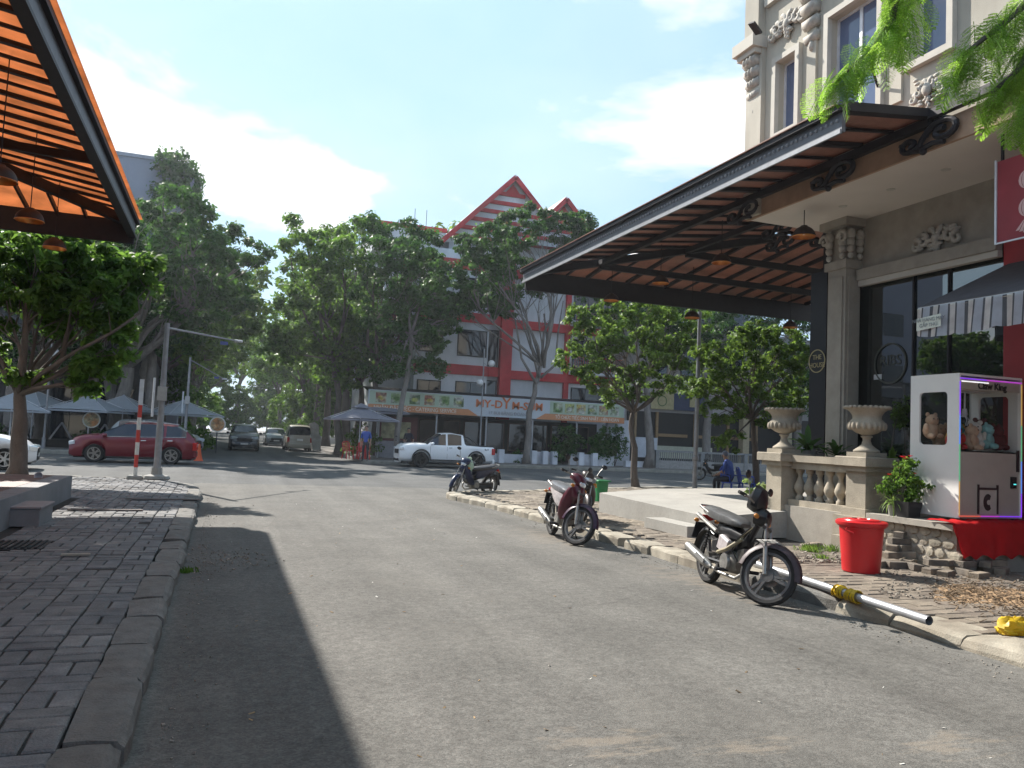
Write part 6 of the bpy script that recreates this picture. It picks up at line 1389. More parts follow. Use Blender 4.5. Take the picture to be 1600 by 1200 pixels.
# lamp posts with white globes
def globe_lamp(loc, h, globes, label, group):
    p = thing('lamp_post', loc, label, 'lamp post', group, absolute=False)
    MB().tube([(0, 0, 0), (0, 0, h * .3), (0, 0, h)], [.06, .045, .035], 8).build('pole', steel, p, smooth='auto'); MB().tube([(0, 0, 0), (0, 0, .5)], .085, 10).build('pole_base', steel, p)
    for dx, z in globes:
        MB().tube([(0, 0, z + .02), (dx * .5, 0, z - .18), (dx, 0, z - .2)], .015, 5).build('bracket', steel, p); MB().ball((dx, 0, z), .19, 14, 10).build('globe', globe_m, p, smooth=True)
    return p
q = onZ(757, 702); a = onY(757, 545, 42.2); g1 = onY(768, 568, 42.2); g2 = onY(750, 598, 42.2)
globe_lamp((a.x, 42.2, .14), a.z - .14, [(g1.x - a.x, g1.z - .14), (g2.x - a.x, g2.z - .14)], 'thin lamp post with two white globes in front of the restaurant sign', 'globe lamp posts')
a = onY(84, 525, 42.0); g1 = onY(85, 551, 42.0); globe_lamp((a.x - .05, 42.0, .14), a.z - .14, [(.15, g1.z - .14)], 'thin lamp post with one white globe left of the red SUV', 'globe lamp posts')
a = onY(840 + 8, 500, 43); 
q = onZ(1085, 775, .13); a = onY(1092, 470, q.y); pl = thing('grey_pole', (q.x, q.y, .12), 'plain grey pole standing between the two round trees', 'pole', absolute=False)
MB().tube([(0, 0, 0), (0, 0, 2.2), (0, 0, 5.5)], [.075, .07, .055], 10).build('pole', steel, pl, smooth='auto'); MB().lathe([(.075, 1.05), (.10, 1.08), (.10, 1.16), (.075, 1.2)], n=10).build('collar', steel, pl)
# traffic cone
q = onZ(310, 720); c_ = thing('traffic_cone', (q.x, q.y, 0), 'orange traffic cone behind the tail of the red SUV', 'traffic cone', absolute=False)
org = mat('cone_orange', (.62, .10, .03), .5); MB().lathe([(.17, .03), (.10, .3), (.035, .72), (.001, .74)], n=16).build('cone', org, c_, smooth='auto'); MB().cbox((0, 0, .015), (.38, .38, .03), bev=.01).build('cone_base', org, c_)
# round food boards
for (u, v, Y_, lb) in ((143, 656, 42.8, 'round food picture board on a stand left of the red SUV'), (340, 663, 43.0, 'round food picture board beside the dark SUV')):
    q = onY(u, v, Y_); f_ = thing('food_board', (q.x, Y_, .14), lb, 'board', 'round food boards', absolute=False); h = q.z - .14; T = Matrix.Translation((0, 0, h)) @ Matrix.Rotation(PI / 2, 4, 'X')
    MB().lathe([(.001, 0), (.33, 0), (.33, .03), (.001, .03)], (0, 0, 0), 20, T).build('board_disc', mat('dish_orange', (.42, .18, .06), .5, var=.5, scale=7, tint=(.35, .32, .2)), f_); MB().lathe([(.33, -.01), (.39, -.01), (.39, .035), (.33, .035)], (0, 0, 0), 20, T).build('board_rim', mat('board_pale', (.5, .5, .45), .6), f_); MB().tube([(0, 0, 0), (0, 0, h)], .03, 6).build('stand', blk, f_)
# pale stone slab at the corner, green bin
q = onZ(493, 707); sl = thing('standing_stone', (q.x, q.y - 4.5, .14), 'tall pale standing stone slab at the far corner beside the beige car', 'stone')
b_ = MB(); yq = q.y - 4.5; k2 = yq / 44.; 
pts = [onY(u, v, yq) for u, v in ((489, 703), (487, 675), (484, 662), (492, 660), (498, 664), (499, 678), (502, 684), (501, 703))]
b_.add([(p.x, yq, max(p.z, .1)) for p in pts] + [(p.x, yq + .5, max(p.z, .1)) for p in pts], [tuple(range(8)), tuple(range(15, 7, -1))] + [(i, (i + 1) % 8, 8 + (i + 1) % 8, 8 + i) for i in range(8)]); b_.build('slab', mat('pale_rock', (.40, .36, .3), .9, var=.2, scale=3, bump=.6), sl)
q = onZ(938, 783, ZP); gbn = thing('green_bin', (q.x, q.y, ZP), 'green plastic bin standing behind the red motorbike', 'bin', absolute=False)
MB().loft([(0, 0, .15, .13), (.5, 0, .19, .16)], 14, 3.5, Matrix.Rotation(-PI / 2, 4, 'Y') @ Matrix.Identity(4)).build('bin_body', mat('bin_green', (.02, .22, .07), .4, trans=.1), gbn, smooth='auto'); MB().cbox((0, 0, .51), (.36, .42, .03), bev=.01).build('bin_rim', mat('bin_green', (.02, .22, .07)), gbn)
# ------------------------------------------------------------------ trees
def leaf_mat(name, c, c2, trans=.45):
    m = bpy.data.materials.new(name); m.use_nodes = True; ns = m.node_tree.nodes; ls = m.node_tree.links; ns.clear()
    out = ns.new('ShaderNodeOutputMaterial'); g = ns.new('ShaderNodeNewGeometry')
    n = ns.new('ShaderNodeTexNoise'); n.inputs['Scale'].default_value = 1.4; n.inputs['Detail'].default_value = 3; ls.new(g.outputs['Position'], n.inputs['Vector'])
    mx_ = ns.new('ShaderNodeMix'); mx_.data_type = 'RGBA'; mx_.inputs[6].default_value = (*c, 1); mx_.inputs[7].default_value = (*c2, 1)
    r = ns.new('ShaderNodeMapRange'); r.inputs[1].default_value = .35; r.inputs[2].default_value = .65; ls.new(n.outputs['Fac'], r.inputs[0]); ls.new(r.outputs[0], mx_.inputs[0])
    ri = ns.new('ShaderNodeMapRange'); ri.inputs[3].default_value = .6; ri.inputs[4].default_value = 1.35; ls.new(g.outputs['Random Per Island'], ri.inputs[0])
    h = ns.new('ShaderNodeHueSaturation'); ls.new(mx_.outputs[2], h.inputs['Color']); ls.new(ri.outputs[0], h.inputs['Value'])
    d = ns.new('ShaderNodeBsdfPrincipled'); d.inputs['Roughness'].default_value = .5; d.inputs['Specular IOR Level'].default_value = .2; ls.new(h.outputs[0], d.inputs['Base Color'])
    t = ns.new('ShaderNodeBsdfTranslucent'); h2 = ns.new('ShaderNodeHueSaturation'); h2.inputs['Hue'].default_value = .485; h2.inputs['Value'].default_value = 1.5; ls.new(h.outputs[0], h2.inputs['Color']); ls.new(h2.outputs[0], t.inputs['Color'])
    ms = ns.new('ShaderNodeMixShader'); ms.inputs[0].default_value = trans; ls.new(d.outputs[0], ms.inputs[1]); ls.new(t.outputs[0], ms.inputs[2]); ls.new(ms.outputs[0], out.inputs['Surface']); MATS[name] = m; return m
lf_dark = leaf_mat('leaf_dark', (.026, .080, .016), (.050, .128, .022), .47)
lf_mid = leaf_mat('leaf_mid', (.052, .125, .018), (.095, .19, .026), .56)
lf_lime = leaf_mat('leaf_lime', (.070, .135, .022), (.105, .185, .030), .5)
lf_feather = leaf_mat('leaf_feather', (.15, .30, .035), (.21, .38, .05), .6)
bark = mat('bark', (.115, .095, .082), .95, var=.25, scale=5, bump=.9, bscale=22, fine=.2, streak=.4); bark_pale = mat('bark_pale', (.20, .18, .165), .95, var=.25, scale=5, bump=.9, bscale=20, fine=.15, streak=.4)
def leaves(centers, radii, per, size, seed, flat=.8, asp=.5, up_bias=.5, droop=0.0):
    """many small folded leaves scattered in clumps; returns a mesh"""
    rg = np.random.default_rng(seed); C_ = np.repeat(np.array(centers, float), per, 0); R_ = np.repeat(np.array(radii, float), per)
    n = len(C_); d = rg.normal(size=(n, 3)); d /= np.linalg.norm(d, axis=1)[:, None]; rr = rg.random(n) ** .55
    P_ = C_ + d * (R_ * rr)[:, None] * np.array([1, 1, flat])
    nrm = rg.normal(size=(n, 3)) * .75 + d * 1.15; nrm[:, 2] += up_bias * 1.3; nrm /= np.linalg.norm(nrm, axis=1)[:, None]
    t = rg.normal(size=(n, 3)); t[:, 2] -= droop; t -= nrm * np.sum(t * nrm, 1)[:, None]; t /= np.linalg.norm(t, axis=1)[:, None]; s = np.cross(nrm, t)
    L_ = size * rg.uniform(.6, 1.25, n); W_ = L_ * asp * .5
    V = np.empty((n, 4, 3)); V[:, 0] = P_ - t * (L_ / 2)[:, None]; V[:, 2] = P_ + t * (L_ / 2)[:, None] - nrm * (L_ * .08)[:, None]
    V[:, 1] = P_ + s * W_[:, None] + nrm * (L_ * .07)[:, None]; V[:, 3] = P_ - s * W_[:, None] + nrm * (L_ * .07)[:, None]
    V = V.reshape(-1, 3)
    me = bpy.data.meshes.new('foliage'); me.vertices.add(4 * n); me.vertices.foreach_set('co', V.ravel()); me.loops.add(4 * n); me.loops.foreach_set('vertex_index', np.arange(4 * n))
    me.polygons.add(n); me.polygons.foreach_set('loop_start', np.arange(0, 4 * n, 4)); me.polygons.foreach_set('loop_total', np.full(n, 4)); me.update(calc_edges=True); return me
def bend(a, b, k, r, sag=.12):
    a, b = Vector(a), Vector(b); out = []; L_ = (b - a).length; o = Vector((r.gauss(0, 1), r.gauss(0, 1), r.gauss(0, .4))) * L_ * sag; o2 = Vector((r.gauss(0, 1), r.gauss(0, 1), 0)) * L_ * sag * .5
    for i in range(k + 1): t = i / k; out.append(a.lerp(b, t) + o * math.sin(PI * t) + o2 * math.sin(2 * PI * t))
    return out
def tree(label, base, trunk, lobes, m_leaf, m_bark, seed, r0=.2, per=45, size=.2, clump=.5, dens=1.0, flat=.7, asp=.5, cat='tree', group='street trees', limbs=None, up_bias=.5, name='tree', forks=1):
    """trunk: list of points (relative to base) of the bole; lobes: (centre rel. base, radius xy, radius z)"""
    r = random.Random(seed); t = thing(name, base, label, cat, group, absolute=False)
    K = len(trunk); tb = MB(); pts = [Vector(trunk[0])]; 
    for a, b2 in zip(trunk, trunk[1:]): pts += bend(a, b2, 4, r, .03)[1:]
    top = r0 * .55; tb.tube(pts, [r0 * (1.35 if i == 0 else 1) * (1 - (1 - top / r0) * i / (len(pts) - 1)) * r.uniform(.93, 1.07) for i in range(len(pts))], 10)
    tb.build('trunk', m_bark, t, smooth=True)
    fork = Vector(trunk[-1]); cs, rs = [], []
    for li, (c, rx, rz_) in enumerate(lobes):
        c = Vector(c); src = fork if not limbs else Vector(limbs[li % len(limbs)])
        p = bend(src - Vector((0, 0, .1)), c, 6, r, .07); lb = MB(); rl0 = max(.03, top * (.85 if li < 3 else .55)); lb.tube(p, [rl0 * (1 - .8 * i / 6) for i in range(7)], 7)
        n = max(4, int(dens * 7.6 * (rx * rx * rz_) ** .62 / (clump ** 1.6)))
        for k in range(n):
            while True:
                d = Vector((r.uniform(-1, 1), r.uniform(-1, 1), r.uniform(-1, 1)))
                if .25 < d.length < 1: break
            d = d.normalized() * (d.length ** .45); q = c + Vector((d.x * rx, d.y * rx, d.z * rz_)); cs.append(q); rs.append(clump * r.uniform(.55, 1.15))
            if k % 4 == 0: lb.tube(bend(p[3 + k % 3], q, 3, r, .1), [rl0 * .3, rl0 * .2, rl0 * .12, .008], 4, cap=False)
        lb.build('limb', m_bark, t, smooth=True)
    me = leaves(cs, [q * .86 for q in rs], int(per * 1.25), size, seed, flat, asp, up_bias); me.materials.append(m_leaf)
    o = bpy.data.objects.new('crown', me); COL.objects.link(o); o.parent = t
    return t
def px_lobes(base, Y, L_, k=None):
    """(u, v, r_px, [dy]) given on the picture -> lobes in metres at depth Y"""
    out = []; B = Vector(base)
    for e in L_:
        u, v, rp = e[:3]; dy = e[3] if len(e) > 3 else 0; q = onY(u, v, Y + dy); m = (q - CAM).dot(fw) / F; out.append((q - B, rp * m, rp * m * (e[4] if len(e) > 4 else .72)))
    return out
def at(u, v, Y, z=.14):
    q = onY(u, v, Y); return Vector((q.x, Y, z))
def rel(B, pts, Y): return [Vector((0, 0, 0))] + [onY(u, v, Y) - B for u, v in pts]

# left tree with the forked trunk (in front of the white car)
B = at(26, 735, 21.2, .12); 
tree('broad leaved tree with forked trunk rising behind the terrace at the left edge', B, rel(B, [(32, 660), (30, 610)], 21.2), px_lobes(B, 21.2, [(60, 420, 75), (140, 425, 70, 1), (200, 440, 42, .5), (10, 470, 60, -.5), (150, 470, 55), (110, 500, 40, 1), (165, 545, 36, -.3), (140, 575, 26, -.5), (180, 515, 30, .4), (-60, 430, 80), (30, 590, 12, -.2), (55, 592, 12, .1), (130, 600, 18, -.6), (175, 575, 20, -.6), (110, 400, 60, .3), (80, 470, 55, .5), (225, 420, 30, .3), (90, 395, 60, 1.5), (-40, 540, 50, .6)]), leaf_mat('leaf_broad', (.050, .115, .018), (.085, .17, .026), .55), bark, 3, r0=.20, per=38, size=.24, clump=.34, dens=1.05, asp=.42, group=None)
# ivy tower
cs = []; r = random.Random(8)
for k in range(560):
    z = r.uniform(3, 19.2); s_ = r.random(); cs.append((r.uniform(-4.9, -2.85), 58.8, z) if s_ < .6 else ((-2.85, r.uniform(58.8, 61), z) if s_ < .9 else (r.uniform(-5.6, -4.4), 59.4, z)))
for k in range(60): cs.append((r.uniform(-5.2, -3.1), r.uniform(58.9, 61), r.uniform(18.2, 20.2)))
me = leaves([Vector(c) - tw_.location for c in cs], [r.uniform(.3, .75) for _ in cs], 26, .34, 5, 1, .6); me.materials.append(lf_dark); o = bpy.data.objects.new('creeper', me); COL.objects.link(o); o.parent = tw_
# far side, left of the far street
Y = 46.0; B = at(190, 697, Y)
tree('huge old tree with several twisted trunks behind the red SUV', B, rel(B, [(185, 640), (200, 570)], Y), px_lobes(B, Y, [(275, 330, 50, -5), (240, 395, 60, -3), (300, 400, 62, -6), (240, 470, 60, 1), (310, 470, 55, -3), (355, 375, 34, -4), (395, 395, 26, -3), (350, 440, 36, -2), (265, 520, 48), (200, 500, 50, 1), (375, 470, 30, 3), (225, 330, 25, 2)]), lf_dark, bark_pale, 21, r0=.5, per=46, size=.30, clump=.62, flat=.6, dens=1.2)
for i, (u, tp) in enumerate(((215, [(238, 560), (262, 500)]), (170, [(172, 620), (160, 540)]), (235, [(228, 600), (245, 520)]))):
    B2 = at(u, 698, Y + .8 + i); r = random.Random(i); tt = thing('twisted_trunk', B2, ['leaning pale stem of the old tree cluster, rightmost of the group', 'dark stem of the old tree cluster, leftmost of the group', 'slim stem of the old tree cluster between its neighbours'][i], 'tree trunk', 'stems of the old tree cluster', absolute=False)
    pts = rel(B2, tp, Y + .8 + i); MB().tube(bend(pts[0], pts[1], 4, r, .06) + bend(pts[1], pts[2], 4, r, .06)[1:], [.34, .3, .27, .25, .23, .2, .17, .14, .1], 9).build('trunk', bark_pale, tt, smooth=True)
LT = [(60, 430, 90), (130, 470, 80), (10, 500, 80), (90, 560, 60), (160, 420, 60), (40, 380, 60)]
for i, (Y_, u0, lb) in enumerate(((47, 60, 'dark tree over the cafe parasols at the far left'), (47.5, 140, 'dark tree between the far left tree and the old twisted tree'))):
    B = at(u0, 697, Y_); tree(lb, B, rel(B, [(u0 + 8, 600), (u0 + 10, 560)], Y_), px_lobes(B, Y_, [(u + (i - .5) * 60 * (u % 3 == 0), v, rp, i - 5 * (v < 480)) for u, v, rp in LT]), lf_dark, bark, 41 + i, r0=.3, per=36, size=.34, clump=.7, dens=.55)
# centre group right of the far street mouth
def T(label, u, v, Y, tp, lob, m=lf_mid, bk=bark, seed=1, z=.14, **k):
    B = at(u, v, Y, z); return tree(label, B, rel(B, tp, Y), px_lobes(B, Y, lob), m, bk, seed, **k)
T('feathery tree at the mouth of the far street, left of the restaurant sign', 530, 690, 47.5, [(528, 640), (520, 560)], [(480, 385, 38, -5), (530, 400, 42, -6), (500, 450, 50, -3), (550, 470, 48), (470, 470, 40, 1), (520, 520, 50), (460, 530, 42), (545, 365, 22, 1), (530, 580, 40, 1), (440, 550, 30), (575, 520, 40, -1), (570, 355, 24, -3), (515, 365, 20, -3), (455, 350, 16, -3)], lf_mid, seed=51, r0=.24, per=46, size=.27, clump=.55, dens=1.15)
T('dense dark street tree just left of the leaning restaurant tree', 585, 700, 45.5, [(585, 640), (590, 560)], [(595, 400, 45, -4), (640, 400, 45, -5), (600, 460, 52, -2), (650, 455, 45), (680, 420, 35, .5), (610, 520, 48, -.5), (660, 510, 42), (585, 350, 18, -2), (625, 362, 30, -3), (670, 385, 32, -3), (600, 570, 38), (700, 470, 25, .8)], lf_dark, seed=52, r0=.22, per=46, size=.26, clump=.55, dens=1.0)
T('leaning street tree in front of the orange sign band', 622, 712, 42.6, [(622, 665), (636, 590), (642, 520)], [(640, 470, 36), (690, 450, 36, .5), (650, 540, 42), (680, 510, 38, .3), (620, 580, 18, -.3), (670, 575, 26), (715, 490, 26), (600, 500, 34)], lf_dark, bark_pale, seed=53, r0=.19, per=40, size=.24, clump=.45, dens=.9)
T('tall street tree with bare lower branches in front of the restaurant', 822, 720, 42.8, [(826, 660), (836, 600), (845, 570)], [(770, 380, 42, -3), (810, 360, 40, -2), (745, 430, 40, -2), (800, 430, 45, -.3), (850, 440, 30), (725, 470, 26), (880, 355, 34, .8), (905, 350, 26, 1), (860, 340, 18, .5), (890, 400, 30, .6), (780, 475, 34), (830, 325, 10, .5), (735, 385, 26)], lf_dark, bark_pale, seed=54, r0=.20, per=44, size=.23, clump=.42, dens=1.3)
# bare branches of that tree
B = at(822, 720, 42.8); bt = [o for o in COL.objects if o.get('label', '').startswith('tall street tree with bare')][0]; r = random.Random(3)
for a, pth in enumerate([[(838, 600), (815, 560), (805, 500), (775, 455)], [(842, 590), (830, 540), (822, 490), (800, 440)], [(845, 575), (850, 520), (870, 480), (885, 450)], [(845, 590), (868, 570), (872, 520), (880, 470)], [(850, 575), (855, 530), (850, 490)]]):
    MB().tube([onY(u, v, 42.8 + .2 * a - .4) - B for u, v in pth], [.09, .07, .05, .03][:len(pth)], 7).build('branch', bark_pale, bt, smooth=True)
# street tree copies down the far street
proto = None
spots = [(8.2, 52, 1.0, 0), (-3.4, 51, 1.0, 1), (8.6, 60, 1.05, 2), (-3.6, 61, 1.1, 3), (8.4, 70, 1.0, 4), (-3.4, 73, 1.05, 5), (8.8, 82, 1.1, 1), (-3.8, 88, 1.1, 3), (8.6, 96, 1.1, 0), (-3.6, 104, 1.2, 2), (8.8, 114, 1.15, 5), (-3.8, 124, 1.2, 4), (8.6, 136, 1.2, 1), (-3.6, 148, 1.2, 0), (3.0, 176, 1.9, 3), (10.5, 160, 1.5, 2), (-5, 162, 1.5, 5), (12.5, 56, 1.2, 4), (13, 66, 1.3, 2), (-8.5, 56, 1.2, 0), (-8, 67, 1.3, 3), (-9, 82, 1.4, 1), (14, 82, 1.4, 5)]
sides = {8: 'right', -3: 'left', -4: 'left'}
protos = []
for i in range(2):
    t_ = tree('x', Vector((8.2, 52, .14)), [Vector((0, 0, 0)), Vector((.1, 0, 2.0)), Vector((0, .1, 3.6))], [(Vector((0, 0, 6.2)), 2.3, 1.6), (Vector((-1.9, .3, 5.6)), 1.7, 1.2), (Vector((1.7, -.6, 5.5)), 1.7, 1.2), (Vector((-.4, -1.7, 4.9)), 1.5, 1.0), (Vector((.4, 1.8, 7.4)), 1.6, 1.2), (Vector((-2.6, -.8, 7.2)), 1.4, .9)], (lf_mid, lf_lime)[i], bark, 61 + i, r0=.21, per=34, size=.30, clump=.6, dens=.8, group='avenue trees of the far street')
    protos.append(t_)
ordn = ['first', 'second', 'third', 'fourth', 'fifth', 'sixth', 'seventh', 'eighth', 'ninth', 'last', 'last']; cnt = {'right': 0, 'left': 0}
for i, (x, y, s_, a) in enumerate(spots):
    o = protos[i % 2] if i < 2 else copy_tree(protos[i % 2]); o.location = (x, y, .14); o.rotation_euler.z = a * 1.1; o.scale = (s_ * 1.28,) * 3 if y < 56 else (s_ * 1.6,) * 3
    sd_ = 'right' if x > 5 else 'left'
    if x == 3.0: o['label'] = 'green tree closing the end of the far street'; continue
    if i > 19: o['label'] = ['', '', '', 'tree set back behind the first right avenue tree', 'tree set back behind the second right avenue tree', 'tree set back behind the first left avenue tree', 'tree set back behind the second left avenue tree', 'tree set back behind the third left avenue tree', 'tree set back behind the third right avenue tree'][i - 17]; continue
    o['label'] = '%s avenue tree from the crossing on the %s side of the far street' % (ordn[cnt[sd_]], sd_); cnt[sd_] += 1
full = tree('wide low tree in the dark depth of the far street, nearest the middle', Vector((2.2, 150, .0)), [Vector((0, 0, 0)), Vector((.1, 0, 1.2)), Vector((0, .1, 2.4))], [(Vector((0, 0, 4.6)), 3.0, 2.6), (Vector((-2.6, 0, 3.0)), 2.2, 2.2), (Vector((2.6, 0, 3.2)), 2.2, 2.2), (Vector((0, 0, 7)), 2.2, 1.6), (Vector((0, -1, 2.0)), 2.4, 1.4)], lf_mid, bark, 66, r0=.22, per=34, size=.36, clump=.7, dens=1.0, group='wide low trees closing the view up the far street', name='bushy_tree')
for i, (x, y, s_) in enumerate(((-6.5, 128, 1.3), (12.5, 122, 1.3), (9.8, 98, 1.1), (-7.2, 100, 1.2), (-5.5, 76, .9), (11, 74, 1.0), (8, 156, 1.6), (-3, 160, 1.6), (-13, 70, 1.3), (16, 95, 1.4), (-12, 95, 1.3), (18, 125, 1.6), (-14, 130, 1.6))):
    o = copy_tree(full); o.location = (x, y, .1); o.scale = (s_,) * 3; o.rotation_euler.z = i * 1.3
    o['label'] = 'wide low tree %s of the far street, number of tree rows back: %s' % ('right' if x > 3 else 'left', ['three', 'three', 'two', 'two', 'one', 'one', 'four', 'four', 'one, set aside', 'two, set aside', 'two, set aside', 'three, set aside', 'three, set aside'][i])
# round broad-leaved trees on the right
T('round bright green tree in front of the restaurant, left of the canopy pillar', 993, 768, 24.0, [(992, 700), (990, 640)], [(985, 545, 62), (930, 530, 42, -.4), (1040, 520, 48, .3), (900, 560, 32, -.2), (960, 490, 36, .4), (1020, 480, 34), (1070, 550, 36), (940, 590, 34, -.5), (1000, 600, 40, .3), (1060, 590, 34), (1090, 500, 24, .4), (905, 500, 28, .3), (960, 625, 16, -.4)], lf_lime, bark, seed=71, z=.12, r0=.13, per=34, size=.16, clump=.26, dens=.9, asp=.5, group=None)
T('smaller round bright green tree beside the black pillar', 1180, 770, 20.6, [(1180, 700), (1175, 650)], [(1165, 590, 50), (1110, 590, 34, -.3), (1215, 580, 40, .3), (1160, 535, 34, .2), (1220, 530, 34, .2), (1105, 550, 26), (1130, 640, 32, -.2), (1200, 640, 38), (1085, 605, 20, -.3), (1240, 620, 34, .4), (1145, 690, 22, -.8), (1240, 560, 30), (1180, 515, 20)], lf_lime, bark, seed=72, z=.3, r0=.12, per=34, size=.16, clump=.25, dens=.95, asp=.5, group=None)
# darker trees across the road behind them
T('dark tree across the road behind the gap between the round trees', 1105, 700, 43.5, [(1108, 640), (1100, 570)], [(1090, 500, 60), (1140, 520, 60), (1040, 520, 50), (1110, 460, 50, 1), (1200, 480, 60)], lf_dark, bark_pale, seed=73, r0=.3, per=34, size=.3, clump=.6, dens=.6)
T('pale trunked tree across the road beside the white wall', 1015, 700, 43.2, [(1012, 650), (1008, 600)], [(940, 480, 40), (980, 500, 45), (1020, 480, 45), (960, 440, 30), (1050, 500, 40)], lf_dark, bark_pale, seed=74, r0=.28, per=34, size=.28, clump=.55, dens=.6)
T('dark tree across the road hidden mostly by the black pillar', 1250, 700, 43.5, [(1250, 640), (1250, 580)], [(1240, 520, 60), (1290, 540, 60), (1220, 600, 50), (1270, 620, 50), (1350, 560, 60), (1420, 580, 60)], lf_dark, bark_pale, seed=75, r0=.3, per=34, size=.3, clump=.6, dens=.6)

# shrubs ---------------------------------------------------------------------------
def shrub(label, base, lobes, m, seed, size=.14, clump=.2, per=26, group=None, name='shrub', cat='shrub', stem_r=.02):
    r = random.Random(seed); t = thing(name, base, label, cat, group, absolute=False); cs, rs = [], []; st_ = MB()
    for c, rx, rz_ in lobes:
        c = Vector(c); st_.tube(bend((0, 0, 0), c, 4, r, .08), [stem_r, stem_r * .9, stem_r * .7, stem_r * .5, stem_r * .3], 5)
        for k in range(max(5, int(7 * rx * rx * rz_ / clump ** 3 * .5) if clump > .15 else 12)):
            d = Vector((r.gauss(0, .5), r.gauss(0, .5), r.gauss(0, .5))); cs.append(c + Vector((d.x * rx, d.y * rx, d.z * rz_))); rs.append(clump * r.uniform(.6, 1.1))
    st_.build('stem', bark, t)
    me = leaves(cs, rs, per, size, seed, .9, .45); me.materials.append(m); o = bpy.data.objects.new('foliage', me); COL.objects.link(o); o.parent = t; return t
for i, (u, lb, w_) in enumerate(((880, 'dark shrub left of the thin post at the restaurant entrance', 1.2), (940, 'dark shrub climbing under the right end of the restaurant sign', 1.4), (960, 'low dark shrub beside the white wall end', .9), (805, 'low dark shrub at the foot of the bare branched tree', .7))):
    B = at(u, 720, 43.9); shrub(lb, B, [((0, 0, 1.0), w_ * .6, .6), ((.3, 0, 1.8), w_ * .5, .5), ((-.4, 0, .6), w_ * .5, .4)] if i != 3 else [((0, 0, .4), .5, .3)], lf_dark, 80 + i, size=.22, clump=.32, group='shrubs before the restaurant')
for i in range(4):
    B = Vector((-6 - i * 4.2, 44.0, .14)); shrub(['low hedge plant right of the food board', 'low hedge plant behind the front wheel of the red SUV', 'low hedge plant between the tree trunk and globe lamp', 'low hedge plant at the left edge of the cafe fence'][i], B, [((0, 0, .5), .7, .35)], lf_dark, 90 + i, size=.2, clump=.3, group='hedge plants before the cafe')
q = onZ(318, 703); shrub('dark bushes at the left corner of the far street', Vector((q.x - .5, 43.5, .14)), [((0, 0, .8), .8, .6), ((.7, .3, .6), .6, .4)], lf_mid, 99, size=.2, clump=.3)
q = onZ(505, 708); shrub('dark bushes between the standing stone and the kiosk', Vector((q.x + .6, 43.8, .14)), [((0, 0, .9), .6, .7), ((.6, .3, .7), .5, .5), ((-.3, 0, .4), .4, .3)], lf_mid, 100, size=.2, clump=.3)
# strap and broad leaved plants built leaf by leaf
def blade(L_, W_, droop, n=5, fold=.18):
    m = MB(); vs = []
    for i in range(n + 1):
        t_ = i / n; x = L_ * t_ * (1 - .25 * droop * t_); z = L_ * (.55 * t_ - droop * t_ * t_ * .9); w_ = W_ * math.sin(PI * min(1, .12 + .88 * t_)) ** .7 if i < n else .002
        vs += [(x, -w_ / 2, z + fold * w_), (x, 0, z), (x, w_ / 2, z + fold * w_)]
    m.add(vs, [(i * 3 + j, (i + 1) * 3 + j, (i + 1) * 3 + j + 1, i * 3 + j + 1) for i in range(n) for j in range(2)]); return m
def rosette(name, label, loc, n, L_, W_, m, seed, cat='plant', group=None, pot=None, dz=0.0, stiff=0.0):
    r = random.Random(seed); t = thing(name, loc, label, cat, group, absolute=False)
    srcs = []
    for k in range(3):
        me = blade(L_, W_, .35 + .3 * k - stiff).mesh('leaf', True); me.materials.append(m); srcs.append(me)
    if pot: MB().lathe([(.001, 0), (pot[0] * .75, 0), (pot[0], pot[1]), (pot[0] * .92, pot[1]), (pot[0] * .85, pot[1] * .9), (.001, pot[1] * .9)], n=18).build('pot', pot[2], t, smooth='auto'); dz = pot[1] * .9
    for k in range(n): inst(srcs[k % 3], 'leaf', t, (0, 0, dz + r.uniform(0, .05)), (0, r.uniform(-1.0, .25), k * 2.4 + r.uniform(-.3, .3)), (r.uniform(.7, 1.15),) * 3)
    return t
lf_gloss = leaf_mat('leaf_gloss', (.05, .13, .03), (.09, .19, .05), .3); lf_pale = leaf_mat('leaf_variegated', (.22, .32, .10), (.36, .42, .2), .4)
q = onY(1262, 702, 11.7); rosette('leafy_plant', 'broad leaved green plant behind the railing between the two urns', Vector((q.x, 11.7, q.z - .28)), 26, .50, .11, lf_gloss, 1, pot=(.16, .26, conc))
q = onY(1313, 708, 11.3); rosette('leafy_plant', 'dark leaved plant behind the railing right of the bright one', Vector((q.x, 11.4, q.z - .3)), 20, .42, .08, lf_dark, 2, pot=(.15, .24, conc))
q = onY(1395, 700, 9.9); rosette('leafy_plant', 'dark potted plant between the nearer urn and the claw machine', Vector((q.x + .1, 10.0, 1.2)), 16, .4, .08, lf_mid, 6, pot=(.14, .22, conc))
q = onY(1412, 640, 10.3); shrub('small bright green spray of leaves beside the claw machine top', Vector((q.x, 10.4, .74)), [((0, 0, q.z - .74), .16, .16), ((.1, 0, q.z - .95), .1, .12)], lf_lime, 61, size=.09, clump=.1, per=20)
q = onY(1185, 775, 12.0); shrub('small variegated pot plant on the grey platform left of the pier', Vector((q.x, 12.0, .58)), [((0, 0, .28), .2, .16), ((.05, 0, .12), .16, .1)], lf_pale, 62, size=.10, clump=.1, per=22)
blkpot = mat('pot_black', (.02, .02, .022), .5); clear_cup = mat('cup_pale', (.38, .38, .33), .4, trans=.3)
pA = Vector((9.2, 8.82, .74)); pB = Vector((9.14, 9.05, .74))
p_ = shrub('red flowering plant in the square black pot by the claw machine', pA, [((0, .1, .55), .15, .14), ((-.1, .2, .40), .15, .12), ((.05, -.12, .50), .16, .14), ((.0, -.05, .34), .15, .1), ((0, .0, .75), .08, .08)], lf_mid, 63, size=.07, clump=.09, per=26, stem_r=.006)
